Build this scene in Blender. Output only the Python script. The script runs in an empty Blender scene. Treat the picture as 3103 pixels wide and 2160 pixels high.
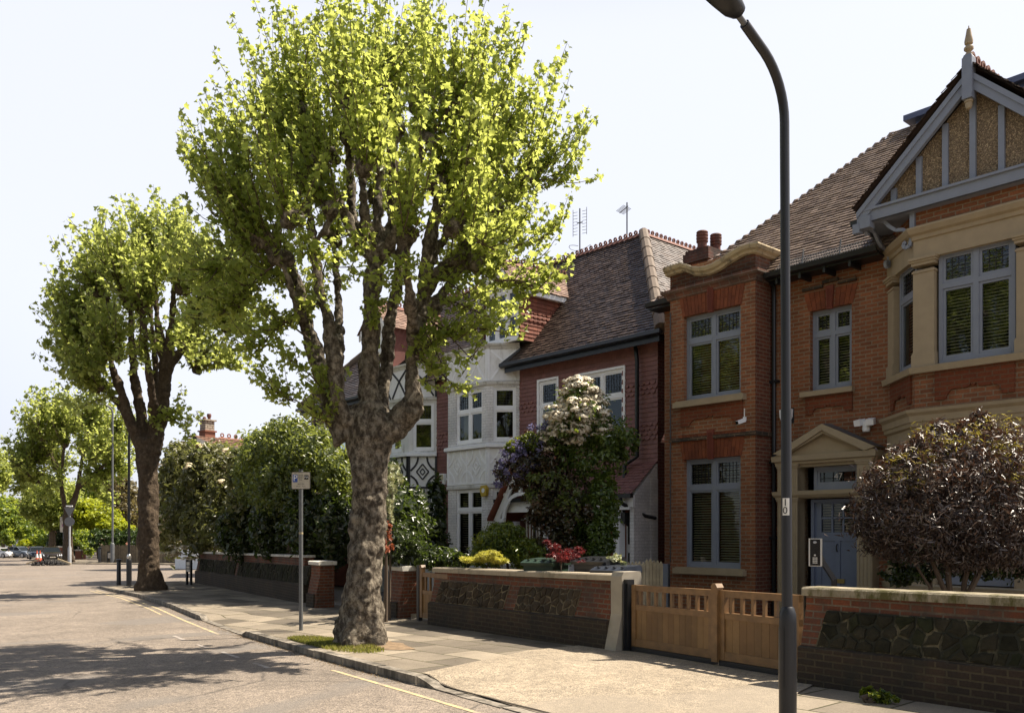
import bpy, bmesh, math, random
import numpy as np
from mathutils import Vector, Matrix, Euler
random.seed(7); RNG = np.random.default_rng(7)
C = bpy.context.scene.collection
PI = math.pi
# ------------------------------------------------------------------ survey frame
# camera stands at (0,0,1.65) looking along +Y; the houses follow the street axis:
# u runs along the facades towards the right, v runs into the plots.
FL, HZ, CX, EYE = 2650.0, 1610.0, 1551.5, 1.65
_l = math.hypot(2325, 2650); EU = (2325/_l, -2650/_l); EV = (2650/_l, 2325/_l)
STREET = math.atan2(EU[1], EU[0])
SL = 0.0135                                   # the street falls away gently to the left
def W(u, v, z=0.0): return Vector((u*EU[0]+v*EV[0], u*EU[1]+v*EV[1], z))
def toUV(x, y): return (x*EU[0]+y*EU[1], x*EV[0]+y*EV[1])
def gz(u): return SL*u
def gxy(x, y): return SL*(x*EU[0]+y*EU[1])
def at(px, py, Y): return Vector(((px-CX)/FL*Y, Y, EYE+(HZ-py)/FL*Y))
def UZ(px, py, v):
    dx = (px-CX)/FL; t = v/(dx*EV[0]+EV[1])
    return (dx*t*EU[0]+t*EU[1], EYE+(HZ-py)/FL*t)
def U(px, v): return UZ(px, 1000, v)[0]
def Zv(px, py, v): return UZ(px, py, v)[1]
def ground_at(px, py, dz=0.0):
    dx = (px-CX)/FL; d2 = (HZ-py)/FL
    t = (EYE-dz)/(-d2+SL*(dx*EU[0]+EU[1]))
    return Vector((dx*t, t, EYE+d2*t))
# ------------------------------------------------------------------ objects
BASE = {}
def tag(o, label=None, cat=None, group=None, kind=None):
    if label: o['label'] = label
    if cat: o['category'] = cat
    if group: o['group'] = group
    if kind: o['kind'] = kind
    return o
def thing(name, label, cat, base=(0, 0, 0), rot=None, group=None):
    """rot None: base and all part coordinates are street (u,v,z); else base is world and parts are local"""
    o = bpy.data.objects.new(name, None); C.objects.link(o); o.empty_display_size = .2
    if rot is None:
        o.location = W(*base); o.rotation_euler = (0, 0, STREET); BASE[o] = Vector(base)
    else:
        o.location = base; o.rotation_euler = (0, 0, rot); BASE[o] = Vector((0, 0, 0))
    return tag(o, label, cat, group)
def copy_thing(o, loc, rot, label=None, group=None, scale=None):
    c = o.copy(); C.objects.link(c); c.location = loc; c.rotation_euler = (0, 0, rot)
    if scale: c.scale = scale if hasattr(scale, '__len__') else (scale,)*3
    if label: c['label'] = label
    if group: c['group'] = group
    for ch in list(o.children):
        k = ch.copy(); C.objects.link(k); k.parent = c
        for g in ch.children:
            q = g.copy(); C.objects.link(q); q.parent = k
    return c
class MB:
    def __init__(s, xf=None): s.v = []; s.f = []; s.xf = xf
    def add(s, vs, fs):
        b = len(s.v)
        if s.xf is not None: vs = [tuple(s.xf @ Vector(p)) for p in vs]
        s.v += [tuple(p) for p in vs]; s.f += [tuple(i+b for i in f) for f in fs]; return s
    def box(s, x0, x1, y0, y1, z0, z1):
        return s.add([(x0,y0,z0),(x1,y0,z0),(x1,y1,z0),(x0,y1,z0),(x0,y0,z1),(x1,y0,z1),(x1,y1,z1),(x0,y1,z1)],
                     [(0,3,2,1),(4,5,6,7),(0,1,5,4),(1,2,6,5),(2,3,7,6),(3,0,4,7)])
    def poly(s, pts): return s.add(pts, [tuple(range(len(pts)))])
    def prism(s, pts, a, b, axis='y'):
        n = len(pts)
        if axis == 'y': f = lambda p, t: (p[0], t, p[1])
        elif axis == 'z': f = lambda p, t: (p[0], p[1], t)
        else: f = lambda p, t: (t, p[0], p[1])
        return s.add([f(p, a) for p in pts]+[f(p, b) for p in pts],
                     [tuple(range(n)), tuple(range(2*n-1, n-1, -1))]+[(i, (i+1) % n, n+(i+1) % n, n+i) for i in range(n)])
    def bar(s, p, q, w, h=None):
        """square bar between two points"""
        p, q = Vector(p), Vector(q); d = (q-p).normalized(); h = h or w
        a = d.cross(Vector((0, 0, 1)));  a = a.normalized() if a.length > .05 else Vector((1, 0, 0))
        b = d.cross(a).normalized(); vs = []
        for c in (p, q):
            for i, j in ((-1,-1),(1,-1),(1,1),(-1,1)): vs.append(tuple(c+a*i*w/2+b*j*h/2))
        return s.add(vs, [(0,1,2,3),(7,6,5,4),(0,4,5,1),(1,5,6,2),(2,6,7,3),(3,7,4,0)])
    def tube(s, pts, rad, n=8, cap=True):
        pts = [Vector(p) for p in pts]; m = len(pts)
        if not hasattr(rad, '__len__'): rad = [rad]*m
        ref = None; vs = []; fs = []
        for i, p in enumerate(pts):
            d = (pts[min(i+1, m-1)]-pts[max(i-1, 0)]).normalized()
            if ref is None: ref = d.orthogonal().normalized()
            ref = (ref-d*ref.dot(d)).normalized(); o2 = d.cross(ref)
            for k in range(n):
                t = 2*PI*k/n; vs.append(tuple(p+(ref*math.cos(t)+o2*math.sin(t))*rad[i]))
        for i in range(m-1):
            for k in range(n): fs.append((i*n+k, i*n+(k+1) % n, (i+1)*n+(k+1) % n, (i+1)*n+k))
        if cap: fs += [tuple(range(n-1, -1, -1)), tuple(range((m-1)*n, m*n))]
        return s.add(vs, fs)
    def lathe(s, cx, cy, prof, n=16):
        vs = []; fs = []
        for r, z in prof:
            for k in range(n): vs.append((cx+r*math.cos(2*PI*k/n), cy+r*math.sin(2*PI*k/n), z))
        for i in range(len(prof)-1):
            for k in range(n): fs.append((i*n+k, i*n+(k+1) % n, (i+1)*n+(k+1) % n, (i+1)*n+k))
        fs += [tuple(range(n-1, -1, -1)), tuple(range((len(prof)-1)*n, len(prof)*n))]
        return s.add(vs, fs)
    def wall(s, x0, x1, z0, z1, y, ops=(), depth=.12):
        """a wall face pierced by openings (x0,x1,z0,z1), each with its reveal"""
        xs = sorted({x0, x1}|{min(max(a, x0), x1) for o in ops for a in o[:2]}); zs = sorted({z0, z1}|{min(max(a, z0), z1) for o in ops for a in o[2:4]})
        for i in range(len(xs)-1):
            for j in range(len(zs)-1):
                cx, cz = (xs[i]+xs[i+1])/2, (zs[j]+zs[j+1])/2
                if any(o[0] < cx < o[1] and o[2] < cz < o[3] for o in ops): continue
                s.poly([(xs[i],y,zs[j]),(xs[i+1],y,zs[j]),(xs[i+1],y,zs[j+1]),(xs[i],y,zs[j+1])])
        for a, b, c, d in [o[:4] for o in ops]:
            e = y+depth
            s.poly([(a,y,c),(a,e,c),(a,e,d),(a,y,d)]); s.poly([(b,e,c),(b,y,c),(b,y,d),(b,e,d)])
            s.poly([(a,y,d),(a,e,d),(b,e,d),(b,y,d)]); s.poly([(a,e,c),(a,y,c),(b,y,c),(b,e,c)])
        return s
    def text(s, txt, size, place, extrude=.001, align='CENTER', sx=1.0):
        """lettering laid flat with place(x,y,d)->point; y up"""
        cu = bpy.data.curves.new('t', 'FONT'); cu.body = txt; cu.size = size; cu.align_x = align; cu.align_y = 'CENTER'
        cu.extrude = extrude; cu.resolution_u = 3
        ob = bpy.data.objects.new('t', cu); C.objects.link(ob)
        dg = bpy.context.evaluated_depsgraph_get(); me = ob.evaluated_get(dg).to_mesh()
        vs = [place(v.co.x*sx, v.co.y, v.co.z) for v in me.vertices]; fs = [tuple(p.vertices) for p in me.polygons]
        s.add(vs, fs); ob.evaluated_get(dg).to_mesh_clear(); bpy.data.objects.remove(ob); bpy.data.curves.remove(cu)
        return s
    def shear(s, k):  s.v = [(x, y, z+k*x) for x, y, z in s.v]; return s
def auto_uv(me):
    n = len(me.polygons)
    if not n: return
    uvl = me.uv_layers.new(name='UVMap')
    nv = len(me.vertices); co = np.empty(nv*3); me.vertices.foreach_get('co', co); co = co.reshape(-1, 3)
    nl = len(me.loops); li = np.empty(nl, np.int32); me.loops.foreach_get('vertex_index', li)
    no = np.empty(n*3); me.polygons.foreach_get('normal', no); no = no.reshape(-1, 3)
    lt = np.empty(n, np.int32); me.polygons.foreach_get('loop_total', lt)
    N = np.repeat(no, lt, axis=0)
    T = np.stack([-N[:, 1], N[:, 0], np.zeros(nl)], 1); L = np.linalg.norm(T, axis=1)
    flat = L < .3; T[flat] = (1, 0, 0); L[flat] = 1; T /= L[:, None]
    T[T[:, 0] < -1e-6] *= -1
    B = np.cross(N, T); B[B[:, 2] < 0] *= -1
    B[flat] = (0, 1, 0)
    P = co[li]; uv = np.stack([(P*T).sum(1), (P*B).sum(1)], 1)
    uvl.data.foreach_set('uv', uv.ravel())
def part(name, mb, mat, parent=None, label=None, smooth=False, sharp=35, recalc=True, kind=None):
    me = bpy.data.meshes.new(name)
    off = BASE.get(parent, Vector((0, 0, 0)))
    me.from_pydata([(a-off.x, b-off.y, c-off.z) for a, b, c in mb.v], [], mb.f)
    if recalc and len(mb.f) < 60000:
        bm = bmesh.new(); bm.from_mesh(me); bmesh.ops.recalc_face_normals(bm, faces=bm.faces); bm.to_mesh(me); bm.free()
    me.update(); auto_uv(me); me.materials.append(mat)
    if smooth:
        me.polygons.foreach_set('use_smooth', [True]*len(me.polygons)); me.set_sharp_from_angle(angle=math.radians(sharp))
    o = bpy.data.objects.new(name, me); C.objects.link(o)
    if parent is not None: o.parent = parent; BASE[o] = off
    if label: o['label'] = label
    if kind: o['kind'] = kind
    return o
def struct(name, mb, mat, smooth=False, street=True):
    o = part(name, mb, mat, None, smooth=smooth)
    if street: o.rotation_euler = (0, 0, STREET)
    o['kind'] = 'structure'; return o
def XF(u, v, deg=0, z=0): return Matrix.Translation((u, v, z)) @ Matrix.Rotation(math.radians(deg), 4, 'Z')
# ------------------------------------------------------------------ materials
def new_mat(name):
    m = bpy.data.materials.new(name); m.use_nodes = True; nt = m.node_tree
    return m, nt, nt.nodes['Principled BSDF']
def nd(nt, t, **kw):
    n = nt.nodes.new(t)
    for k, v in kw.items():
        if hasattr(n, k): setattr(n, k, v)
    return n
def ramp(nt, fac, cols, pos=None):
    r = nd(nt, 'ShaderNodeValToRGB'); e = r.color_ramp.elements
    pos = pos or [i/(len(cols)-1) for i in range(len(cols))]
    while len(e) < len(cols): e.new(.5)
    for i, c in enumerate(cols): e[i].position = pos[i]; e[i].color = (*c, 1)
    nt.links.new(fac, r.inputs[0]); return r.outputs[0]
def mixc(nt, fac, a, b, mode='MIX'):
    m = nd(nt, 'ShaderNodeMix', data_type='RGBA', blend_type=mode)
    for k, x in ((0, fac), (6, a), (7, b)):
        if isinstance(x, (int, float)): m.inputs[k].default_value = x
        elif isinstance(x, tuple): m.inputs[k].default_value = (*x, 1)
        else: nt.links.new(x, m.inputs[k])
    return m.outputs[2]
def coords(nt, kind='Object'): return nd(nt, 'ShaderNodeTexCoord').outputs[kind]
def noise(nt, vec, scale, detail=4, rough=.6, out=0):
    n = nd(nt, 'ShaderNodeTexNoise'); n.inputs['Scale'].default_value = scale; n.inputs['Detail'].default_value = detail
    n.inputs['Roughness'].default_value = rough; nt.links.new(vec, n.inputs['Vector']); return n.outputs[out]
def bump(nt, p, h, strength=.3, dist=.01):
    b = nd(nt, 'ShaderNodeBump'); b.inputs['Strength'].default_value = strength; b.inputs['Distance'].default_value = dist
    nt.links.new(h, b.inputs['Height']); nt.links.new(b.outputs[0], p.inputs['Normal'])
def scale_vec(nt, vec, s):
    m = nd(nt, 'ShaderNodeMapping'); m.inputs['Scale'].default_value = s; nt.links.new(vec, m.inputs['Vector']); return m.outputs[0]
def plain(name, c, rough=.6, metal=0, var=.12, sc=6, bmp=0, bsc=60, dirt=None, spec=.5, dpos=(.52, .72)):
    m, nt, p = new_mat(name); v = coords(nt)
    f = noise(nt, v, sc, 5); lo = tuple(x*(1-var) for x in c); hi = tuple(min(1, x*(1+var)) for x in c)
    col = ramp(nt, f, [lo, hi], [.3, .7])
    if dirt:
        f2 = noise(nt, scale_vec(nt, v, (2.2, 2.2, .7)), 2.3, 6, .7); k = ramp(nt, f2, [(0, 0, 0), (1, 1, 1)], list(dpos)); col = mixc(nt, k, col, dirt)
    nt.links.new(col, p.inputs['Base Color']); p.inputs['Roughness'].default_value = rough; p.inputs['Metallic'].default_value = metal
    p.inputs['Specular IOR Level'].default_value = spec
    if bmp: bump(nt, p, noise(nt, v, bsc, 4), bmp, .01)
    return m
def brick(name, c1, c2, mortar, bw=.225, rh=.075, ms=.011, rough=.85, stain=None, stain_pos=(.5, .75), bmp=.5, bias=0.0):
    m, nt, p = new_mat(name); uv = coords(nt, 'UV'); ob = coords(nt)
    b = nd(nt, 'ShaderNodeTexBrick'); b.inputs['Scale'].default_value = 1
    b.inputs['Brick Width'].default_value = bw; b.inputs['Row Height'].default_value = rh
    b.inputs['Mortar Size'].default_value = ms; b.inputs['Mortar Smooth'].default_value = .3; b.inputs['Bias'].default_value = bias
    b.inputs['Color1'].default_value = (*c1, 1); b.inputs['Color2'].default_value = (*c2, 1); b.inputs['Mortar'].default_value = (*mortar, 1)
    wv = nd(nt, 'ShaderNodeMix', data_type='VECTOR'); nz = noise(nt, ob, 9, 2, .5, 1)
    wv.inputs[0].default_value = .006; nt.links.new(uv, wv.inputs[4]); nt.links.new(nz, wv.inputs[5])
    nt.links.new(wv.outputs[1], b.inputs['Vector'])
    n1 = noise(nt, ob, 1.1, 5, .65); n2 = noise(nt, ob, 40, 3)
    col = mixc(nt, .55, b.outputs['Color'], ramp(nt, n1, [(.45, .45, .45), (1.25, 1.2, 1.15)], [.3, .7]), 'MULTIPLY')
    col = mixc(nt, .35, col, ramp(nt, n2, [(.4, .4, .4), (1.3, 1.3, 1.3)], [.3, .7]), 'MULTIPLY')
    if stain:
        f2 = noise(nt, scale_vec(nt, ob, (1.5, 1.5, 1.0)), 1.6, 7, .7)
        col = mixc(nt, ramp(nt, f2, [(0, 0, 0), (1, 1, 1)], list(stain_pos)), col, stain)
    nt.links.new(col, p.inputs['Base Color']); p.inputs['Roughness'].default_value = rough; p.inputs['Specular IOR Level'].default_value = .25
    hm = nd(nt, 'ShaderNodeMath', operation='MULTIPLY_ADD'); nt.links.new(n2, hm.inputs[0]); hm.inputs[1].default_value = .4
    inv = nd(nt, 'ShaderNodeMath', operation='SUBTRACT'); inv.inputs[0].default_value = 1; nt.links.new(b.outputs['Fac'], inv.inputs[1]); nt.links.new(inv.outputs[0], hm.inputs[2])
    bump(nt, p, hm.outputs[0], bmp, .012); return m
def island(name, cols, rough=.7, sc=3.0, dark=(.4, .4, .4), spec=.4, bmp=.3, bsc=45, pos=None):
    """every separate tile / board gets its own shade"""
    m, nt, p = new_mat(name); g = nd(nt, 'ShaderNodeNewGeometry')
    col = ramp(nt, g.outputs['Random Per Island'], cols, pos)
    n1 = noise(nt, coords(nt), sc, 6, .7); col = mixc(nt, .7, col, ramp(nt, n1, [dark, (1.2, 1.2, 1.2)], [.3, .65]), 'MULTIPLY')
    nt.links.new(col, p.inputs['Base Color']); p.inputs['Roughness'].default_value = rough; p.inputs['Specular IOR Level'].default_value = spec
    if bmp: bump(nt, p, noise(nt, coords(nt), bsc, 4), bmp, .008)
    return m
def leafmat(name, cols, trans, tf=.45, rough=.45, spec=.35, pos=None):
    m, nt, p = new_mat(name); g = nd(nt, 'ShaderNodeNewGeometry'); R = g.outputs['Random Per Island']
    n1 = noise(nt, coords(nt), .9, 3)
    mx = nd(nt, 'ShaderNodeMath', operation='MULTIPLY_ADD'); nt.links.new(n1, mx.inputs[0]); mx.inputs[1].default_value = .8; mx.inputs[2].default_value = -.4
    ad = nd(nt, 'ShaderNodeMath', operation='ADD', use_clamp=True); nt.links.new(R, ad.inputs[0]); nt.links.new(mx.outputs[0], ad.inputs[1])
    col = ramp(nt, ad.outputs[0], cols, pos)
    nt.links.new(col, p.inputs['Base Color']); p.inputs['Roughness'].default_value = rough; p.inputs['Specular IOR Level'].default_value = spec
    t = nd(nt, 'ShaderNodeBsdfTranslucent'); tc = ramp(nt, ad.outputs[0], [tuple(x*.7 for x in trans), trans]); nt.links.new(tc, t.inputs[0])
    ms = nd(nt, 'ShaderNodeMixShader'); ms.inputs[0].default_value = tf
    nt.links.new(p.outputs[0], ms.inputs[1]); nt.links.new(t.outputs[0], ms.inputs[2])
    nt.links.new(ms.outputs[0], nt.nodes['Material Output'].inputs[0]); return m
def glassmat(name, tint=(.03, .035, .04), refl=.12):
    m, nt, p = new_mat(name)
    tr = nd(nt, 'ShaderNodeBsdfTransparent'); tr.inputs[0].default_value = (.75, .8, .78, 1)
    gl = nd(nt, 'ShaderNodeBsdfGlossy'); gl.inputs['Roughness'].default_value = .015; gl.inputs[0].default_value = (.9, .93, .95, 1)
    fr = nd(nt, 'ShaderNodeFresnel'); fr.inputs[0].default_value = 1.5
    wob = noise(nt, coords(nt), 2.5, 2); b = nd(nt, 'ShaderNodeBump'); b.inputs['Strength'].default_value = .04; nt.links.new(wob, b.inputs['Height']); nt.links.new(b.outputs[0], gl.inputs['Normal'])
    a = nd(nt, 'ShaderNodeMath', operation='MULTIPLY_ADD', use_clamp=True); nt.links.new(fr.outputs[0], a.inputs[0]); a.inputs[1].default_value = .85; a.inputs[2].default_value = refl
    ms = nd(nt, 'ShaderNodeMixShader'); nt.links.new(a.outputs[0], ms.inputs[0]); nt.links.new(tr.outputs[0], ms.inputs[1]); nt.links.new(gl.outputs[0], ms.inputs[2])
    nt.links.new(ms.outputs[0], nt.nodes['Material Output'].inputs[0]); return m
def barkmat(name, cols, pos, bmp=.9):
    m, nt, p = new_mat(name); v = coords(nt)
    f = noise(nt, scale_vec(nt, v, (1, 1, .7)), 11, 10, .72); col = ramp(nt, f, cols, pos)
    vo = nd(nt, 'ShaderNodeTexVoronoi'); vo.inputs['Scale'].default_value = 9; nt.links.new(mixc(nt, .12, v, noise(nt, v, 4, 4, .6, 1)), vo.inputs['Vector'])
    col = mixc(nt, .5, col, ramp(nt, vo.outputs['Color'], [(.35, .32, .29), (1.45, 1.4, 1.3)]), 'MULTIPLY')
    nt.links.new(col, p.inputs['Base Color']); p.inputs['Roughness'].default_value = .9; p.inputs['Specular IOR Level'].default_value = .2
    f2 = noise(nt, scale_vec(nt, v, (1, 1, .7)), 16, 10, .75); bump(nt, p, f2, 1.0, .09); return m
def crazy(name, c, joint, fp):
    """irregular dark rubble set with raised pale pointing"""
    m, nt, p = new_mat(name); uv = coords(nt, 'UV'); ob = coords(nt)
    w = mixc(nt, .05, uv, noise(nt, uv, 4, 3, .6, 1))
    vo = nd(nt, 'ShaderNodeTexVoronoi', feature='DISTANCE_TO_EDGE'); vo.inputs['Scale'].default_value = 6.2; nt.links.new(w, vo.inputs['Vector'])
    vc = nd(nt, 'ShaderNodeTexVoronoi'); vc.inputs['Scale'].default_value = 6.2; nt.links.new(w, vc.inputs['Vector'])
    k = ramp(nt, vo.outputs['Distance'], [(1, 1, 1), (0, 0, 0)], [.03, .06])
    st = mixc(nt, .7, c, ramp(nt, vc.outputs['Color'], [(.5, .5, .5), (1.5, 1.4, 1.3)]), 'MULTIPLY')
    n = noise(nt, ob, 30, 8, .75); st = mixc(nt, .8, st, ramp(nt, n, [(.25, .25, .25), (1.7, 1.65, 1.5)], [.35, .7]), 'MULTIPLY')
    fade = ramp(nt, noise(nt, ob, 1.7, 5, .65), [(1, 1, 1), (.1, .1, .1)], list(fp))
    k2 = mixc(nt, 1.0, k, fade, 'MULTIPLY')
    col = mixc(nt, k2, st, joint); nt.links.new(col, p.inputs['Base Color']); p.inputs['Roughness'].default_value = .95; p.inputs['Specular IOR Level'].default_value = .15
    hh = mixc(nt, .5, n, k); bump(nt, p, hh, 1.0, .05); return m
M = {}
M['brick'] = brick('orange_brick', (.30,.115,.052), (.205,.08,.038), (.27,.20,.13), stain=(.07,.04,.028), stain_pos=(.58,.85))
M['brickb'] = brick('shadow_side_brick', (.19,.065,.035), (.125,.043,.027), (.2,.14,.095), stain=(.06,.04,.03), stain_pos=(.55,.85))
M['arch'] = island('rubbed_brick', [(.155,.042,.017), (.23,.066,.024), (.19,.052,.02)], .85, bmp=.25)
M['keystone'] = plain('red_terracotta', (.17,.042,.022), .8, bmp=.2)
M['bandbrick'] = brick('weathered_band', (.10,.065,.04), (.06,.05,.04), (.22,.15,.10), .225, .09, stain=(.03,.03,.025), stain_pos=(.45,.7))
M['parbrick'] = brick('weathered_parapet_brick', (.24,.10,.06), (.17,.08,.055), (.24,.19,.15), stain=(.05,.045,.04), stain_pos=(.42,.7))
M['stone'] = plain('painted_stone', (.34,.265,.165), .75, var=.08, bmp=.12, bsc=90)
M['coping'] = plain('stained_coping', (.45,.36,.22), .85, bmp=.3, dirt=(.07,.06,.045))
M['blue'] = plain('grey_blue_paint', (.215,.235,.28), .45, var=.06)
M['door'] = plain('blue_door_paint', (.15,.175,.24), .4, var=.07)
M['white'] = plain('white_paint', (.86,.86,.85), .5, var=.05)
M['whiteold'] = plain('old_white_paint', (.68,.67,.63), .65, var=.06, dirt=(.28,.26,.2), sc=3)
M['whitebrick'] = brick('painted_white_brick', (.84,.83,.81), (.80,.79,.77), (.68,.67,.64), stain=(.5,.48,.43), stain_pos=(.6,.9), bmp=.8)
M['pebble'] = None
def pebble(name, c1, c2, sc):
    m, nt, p = new_mat(name); v = coords(nt); vo = nd(nt, 'ShaderNodeTexVoronoi'); vo.inputs['Scale'].default_value = sc; nt.links.new(v, vo.inputs['Vector'])
    nt.links.new(ramp(nt, vo.outputs['Color'], [c1, c2, tuple(min(1, x*1.9) for x in c2)], [.2, .75, .97]), p.inputs['Base Color'])
    p.inputs['Roughness'].default_value = .8; bump(nt, p, vo.outputs['Distance'], .9, .02); return m
M['pebble'] = pebble('brown_roughcast', (.13,.088,.05), (.34,.25,.145), 62)
M['roughwhite'] = plain('white_roughcast', (.80,.79,.76), .9, var=.05, bmp=.7, bsc=45, dirt=(.6,.58,.53))
M['tile'] = island('brown_clay_tile', [(.05,.034,.026), (.085,.058,.043), (.115,.08,.06)], .42, dark=(.45,.42,.4), spec=.7, pos=[0, .6, 1])
M['tilelite'] = island('pale_clay_tile', [(.17,.12,.09), (.25,.185,.14), (.30,.225,.17)], .42, spec=.8)
M['tilered'] = island('red_clay_tile', [(.17,.095,.065), (.27,.16,.11)], .6)
M['ridge'] = plain('ridge_terracotta', (.15,.055,.035), .8, bmp=.3)
M['hipcap'] = plain('hip_cap_clay', (.13,.095,.068), .8, bmp=.35, dirt=(.09,.07,.05))
M['hung'] = island('plum_painted_tile', [(.185,.082,.068), (.23,.102,.084), (.205,.09,.074)], .6, dark=(.75,.75,.75), bmp=.2)
M['hungred'] = island('red_hung_tile', [(.15,.045,.025), (.24,.075,.04)], .75)
M['lead'] = plain('blue_grey_lead', (.075,.09,.16), .45)
M['black'] = plain('black_gutter_paint', (.011,.012,.014), .4, var=.3)
M['iron'] = plain('charcoal_lamp_paint', (.0115,.012,.0145), .42, var=.15, sc=3, bmp=.05)
M['grey'] = plain('grey_galvanised', (.12,.125,.13), .45, metal=.2, var=.15)
M['greylite'] = plain('weathered_grey_paint', (.32,.33,.34), .5, var=.15)
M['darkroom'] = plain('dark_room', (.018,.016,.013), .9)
M['blind'] = plain('cream_blind', (.66,.58,.42), .6)
M['curtain'] = plain('curtain_cloth', (.50,.50,.48), .9)
M['glass'] = glassmat('window_glass', refl=.03)
M['came'] = plain('lead_came', (.02,.02,.02), .6)
M['wood'] = island('oiled_hardwood', [(.12,.064,.024), (.23,.132,.05), (.165,.088,.032)], .5, sc=2, dark=(.6,.55,.5), bsc=25)
M['woodrail'] = plain('gate_rail_wood', (.185,.10,.038), .45, var=.25, sc=8)
M['woodgrey'] = island('weathered_board', [(.11,.085,.055), (.19,.15,.095)], .9)
M['fencelite'] = island('new_fence_board', [(.36,.29,.17), (.46,.38,.24)], .8)
M['brickwall'] = brick('garden_wall_brick', (.19,.062,.03), (.12,.042,.023), (.16,.125,.09), stain=(.06,.045,.035), stain_pos=(.42,.7))
M['brickdark'] = brick('blue_engineering_brick', (.040,.030,.023), (.060,.040,.027), (.085,.068,.042), stain=(.03,.028,.022), stain_pos=(.45,.75))
M['crazy'] = crazy('crazy_rubble', (.050,.038,.025), (.15,.115,.065), (.6, .75))
M['crazyivy'] = crazy('mossy_rubble', (.024,.022,.014), (.11,.09,.05), (.36, .5))
M['render'] = plain('cement_render', (.33,.29,.225), .9, var=.1, bmp=.3, bsc=70)
M['capstone'] = plain('concrete_coping', (.34,.285,.205), .9, var=.12, bmp=.3, bsc=80, dirt=(.20,.17,.11))
M['mosscap'] = plain('mossy_coping', (.27,.23,.16), .95, var=.25, bmp=.6, bsc=60, dirt=(.085,.075,.022), dpos=(.44,.58))
M['chalk'] = plain('flaking_white_cap', (.58,.55,.48), .9, var=.2, bmp=.5, dirt=(.16,.12,.09))
M['bark'] = barkmat('plane_bark', [(.066,.054,.042), (.135,.114,.088), (.20,.174,.137), (.32,.285,.23)], [.41, .48, .52, .60])
M['bark2'] = barkmat('rough_brown_bark', [(.045,.032,.022), (.10,.075,.052), (.16,.125,.09)], [.3, .55, .75])
M['twig'] = plain('twig_bark', (.085,.06,.04), .9)
# ================================================================== GROUND
def asphalt(name='worn_asphalt', lo=(.160,.135,.112), hi=(.215,.181,.15), patch=(.15,.135,.12), agg=75, crack=True):
    m, nt, p = new_mat(name); v = coords(nt)
    n1 = noise(nt, v, .35, 5, .65); n2 = noise(nt, v, 130, 2, .8); n3 = noise(nt, v, 1.5, 6, .7)
    c = ramp(nt, n1, [lo, hi], [.35, .65])
    c = mixc(nt, .5, c, ramp(nt, n3, [(.62,.62,.62), (1.3,1.28,1.25)], [.3, .7]), 'MULTIPLY')
    vo = nd(nt, 'ShaderNodeTexVoronoi'); vo.inputs['Scale'].default_value = agg; nt.links.new(v, vo.inputs['Vector'])
    c = mixc(nt, .6, c, ramp(nt, vo.outputs['Color'], [(.25,.25,.25), (1,1,1), (2.0,1.95,1.8)], [.15, .5, .95]), 'MULTIPLY')
    n5 = noise(nt, v, 9, 4, .75); c = mixc(nt, .5, c, ramp(nt, n5, [(.5,.5,.5), (1.35,1.35,1.35)], [.33, .67]), 'MULTIPLY')
    # worn patches of other mixes
    n4 = noise(nt, scale_vec(nt, v, (1, .45, 1)), .5, 2, .4); c = mixc(nt, ramp(nt, n4, [(0,0,0), (.65,.65,.65)], [.6, .64]), c, patch)
    if crack:
        ve = nd(nt, 'ShaderNodeTexVoronoi', feature='DISTANCE_TO_EDGE'); ve.inputs['Scale'].default_value = .42; nt.links.new(mixc(nt, .25, v, noise(nt, v, 1.6, 5, .65, 1)), ve.inputs['Vector'])
        kk = mixc(nt, 1.0, ramp(nt, ve.outputs['Distance'], [(1,1,1), (0,0,0)], [.003, .010]), ramp(nt, noise(nt, v, .3, 2), [(0,0,0), (.7,.7,.7)], [.5, .6]), 'MULTIPLY')
        c = mixc(nt, kk, c, (.06,.052,.045))
    nt.links.new(c, p.inputs['Base Color']); p.inputs['Roughness'].default_value = .85; p.inputs['Specular IOR Level'].default_value = .3
    bump(nt, p, vo.outputs['Distance'], .55, .008); return m
def paving():
    m, nt, p = new_mat('paving_slabs'); uv = coords(nt, 'UV'); v = coords(nt)
    b = nd(nt, 'ShaderNodeTexBrick'); b.inputs['Scale'].default_value = 1; b.inputs['Brick Width'].default_value = .95; b.inputs['Row Height'].default_value = .62
    b.inputs['Mortar Size'].default_value = .016; b.inputs['Mortar Smooth'].default_value = .4
    b.inputs['Color1'].default_value = (.10,.085,.068,1); b.inputs['Color2'].default_value = (.31,.262,.20,1); b.inputs['Mortar'].default_value = (.07,.065,.035,1)
    w = nd(nt, 'ShaderNodeMix', data_type='VECTOR'); w.inputs[0].default_value = .03; nt.links.new(uv, w.inputs[4]); nt.links.new(noise(nt, v, 1.3, 2, .5, 1), w.inputs[5]); nt.links.new(w.outputs[1], b.inputs['Vector'])
    c = mixc(nt, .6, b.outputs['Color'], ramp(nt, noise(nt, v, 1.2, 7, .7), [(.5,.5,.5), (1.25,1.25,1.22)], [.3, .7]), 'MULTIPLY')
    c = mixc(nt, .4, c, ramp(nt, noise(nt, v, 60, 3), [(.4,.4,.4), (1.4,1.4,1.4)], [.3, .7]), 'MULTIPLY')
    nt.links.new(c, p.inputs['Base Color']); p.inputs['Roughness'].default_value = .9; p.inputs['Specular IOR Level'].default_value = .2
    inv = nd(nt, 'ShaderNodeMath', operation='SUBTRACT'); inv.inputs[0].default_value = 1; nt.links.new(b.outputs['Fac'], inv.inputs[1])
    bump(nt, p, inv.outputs[0], .6, .02); return m
M['asphalt'] = asphalt(); M['paving'] = paving()
M['apron'] = asphalt('driveway_concrete', (.255,.212,.158), (.32,.27,.205), (.24,.205,.16), 95, False)
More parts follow.
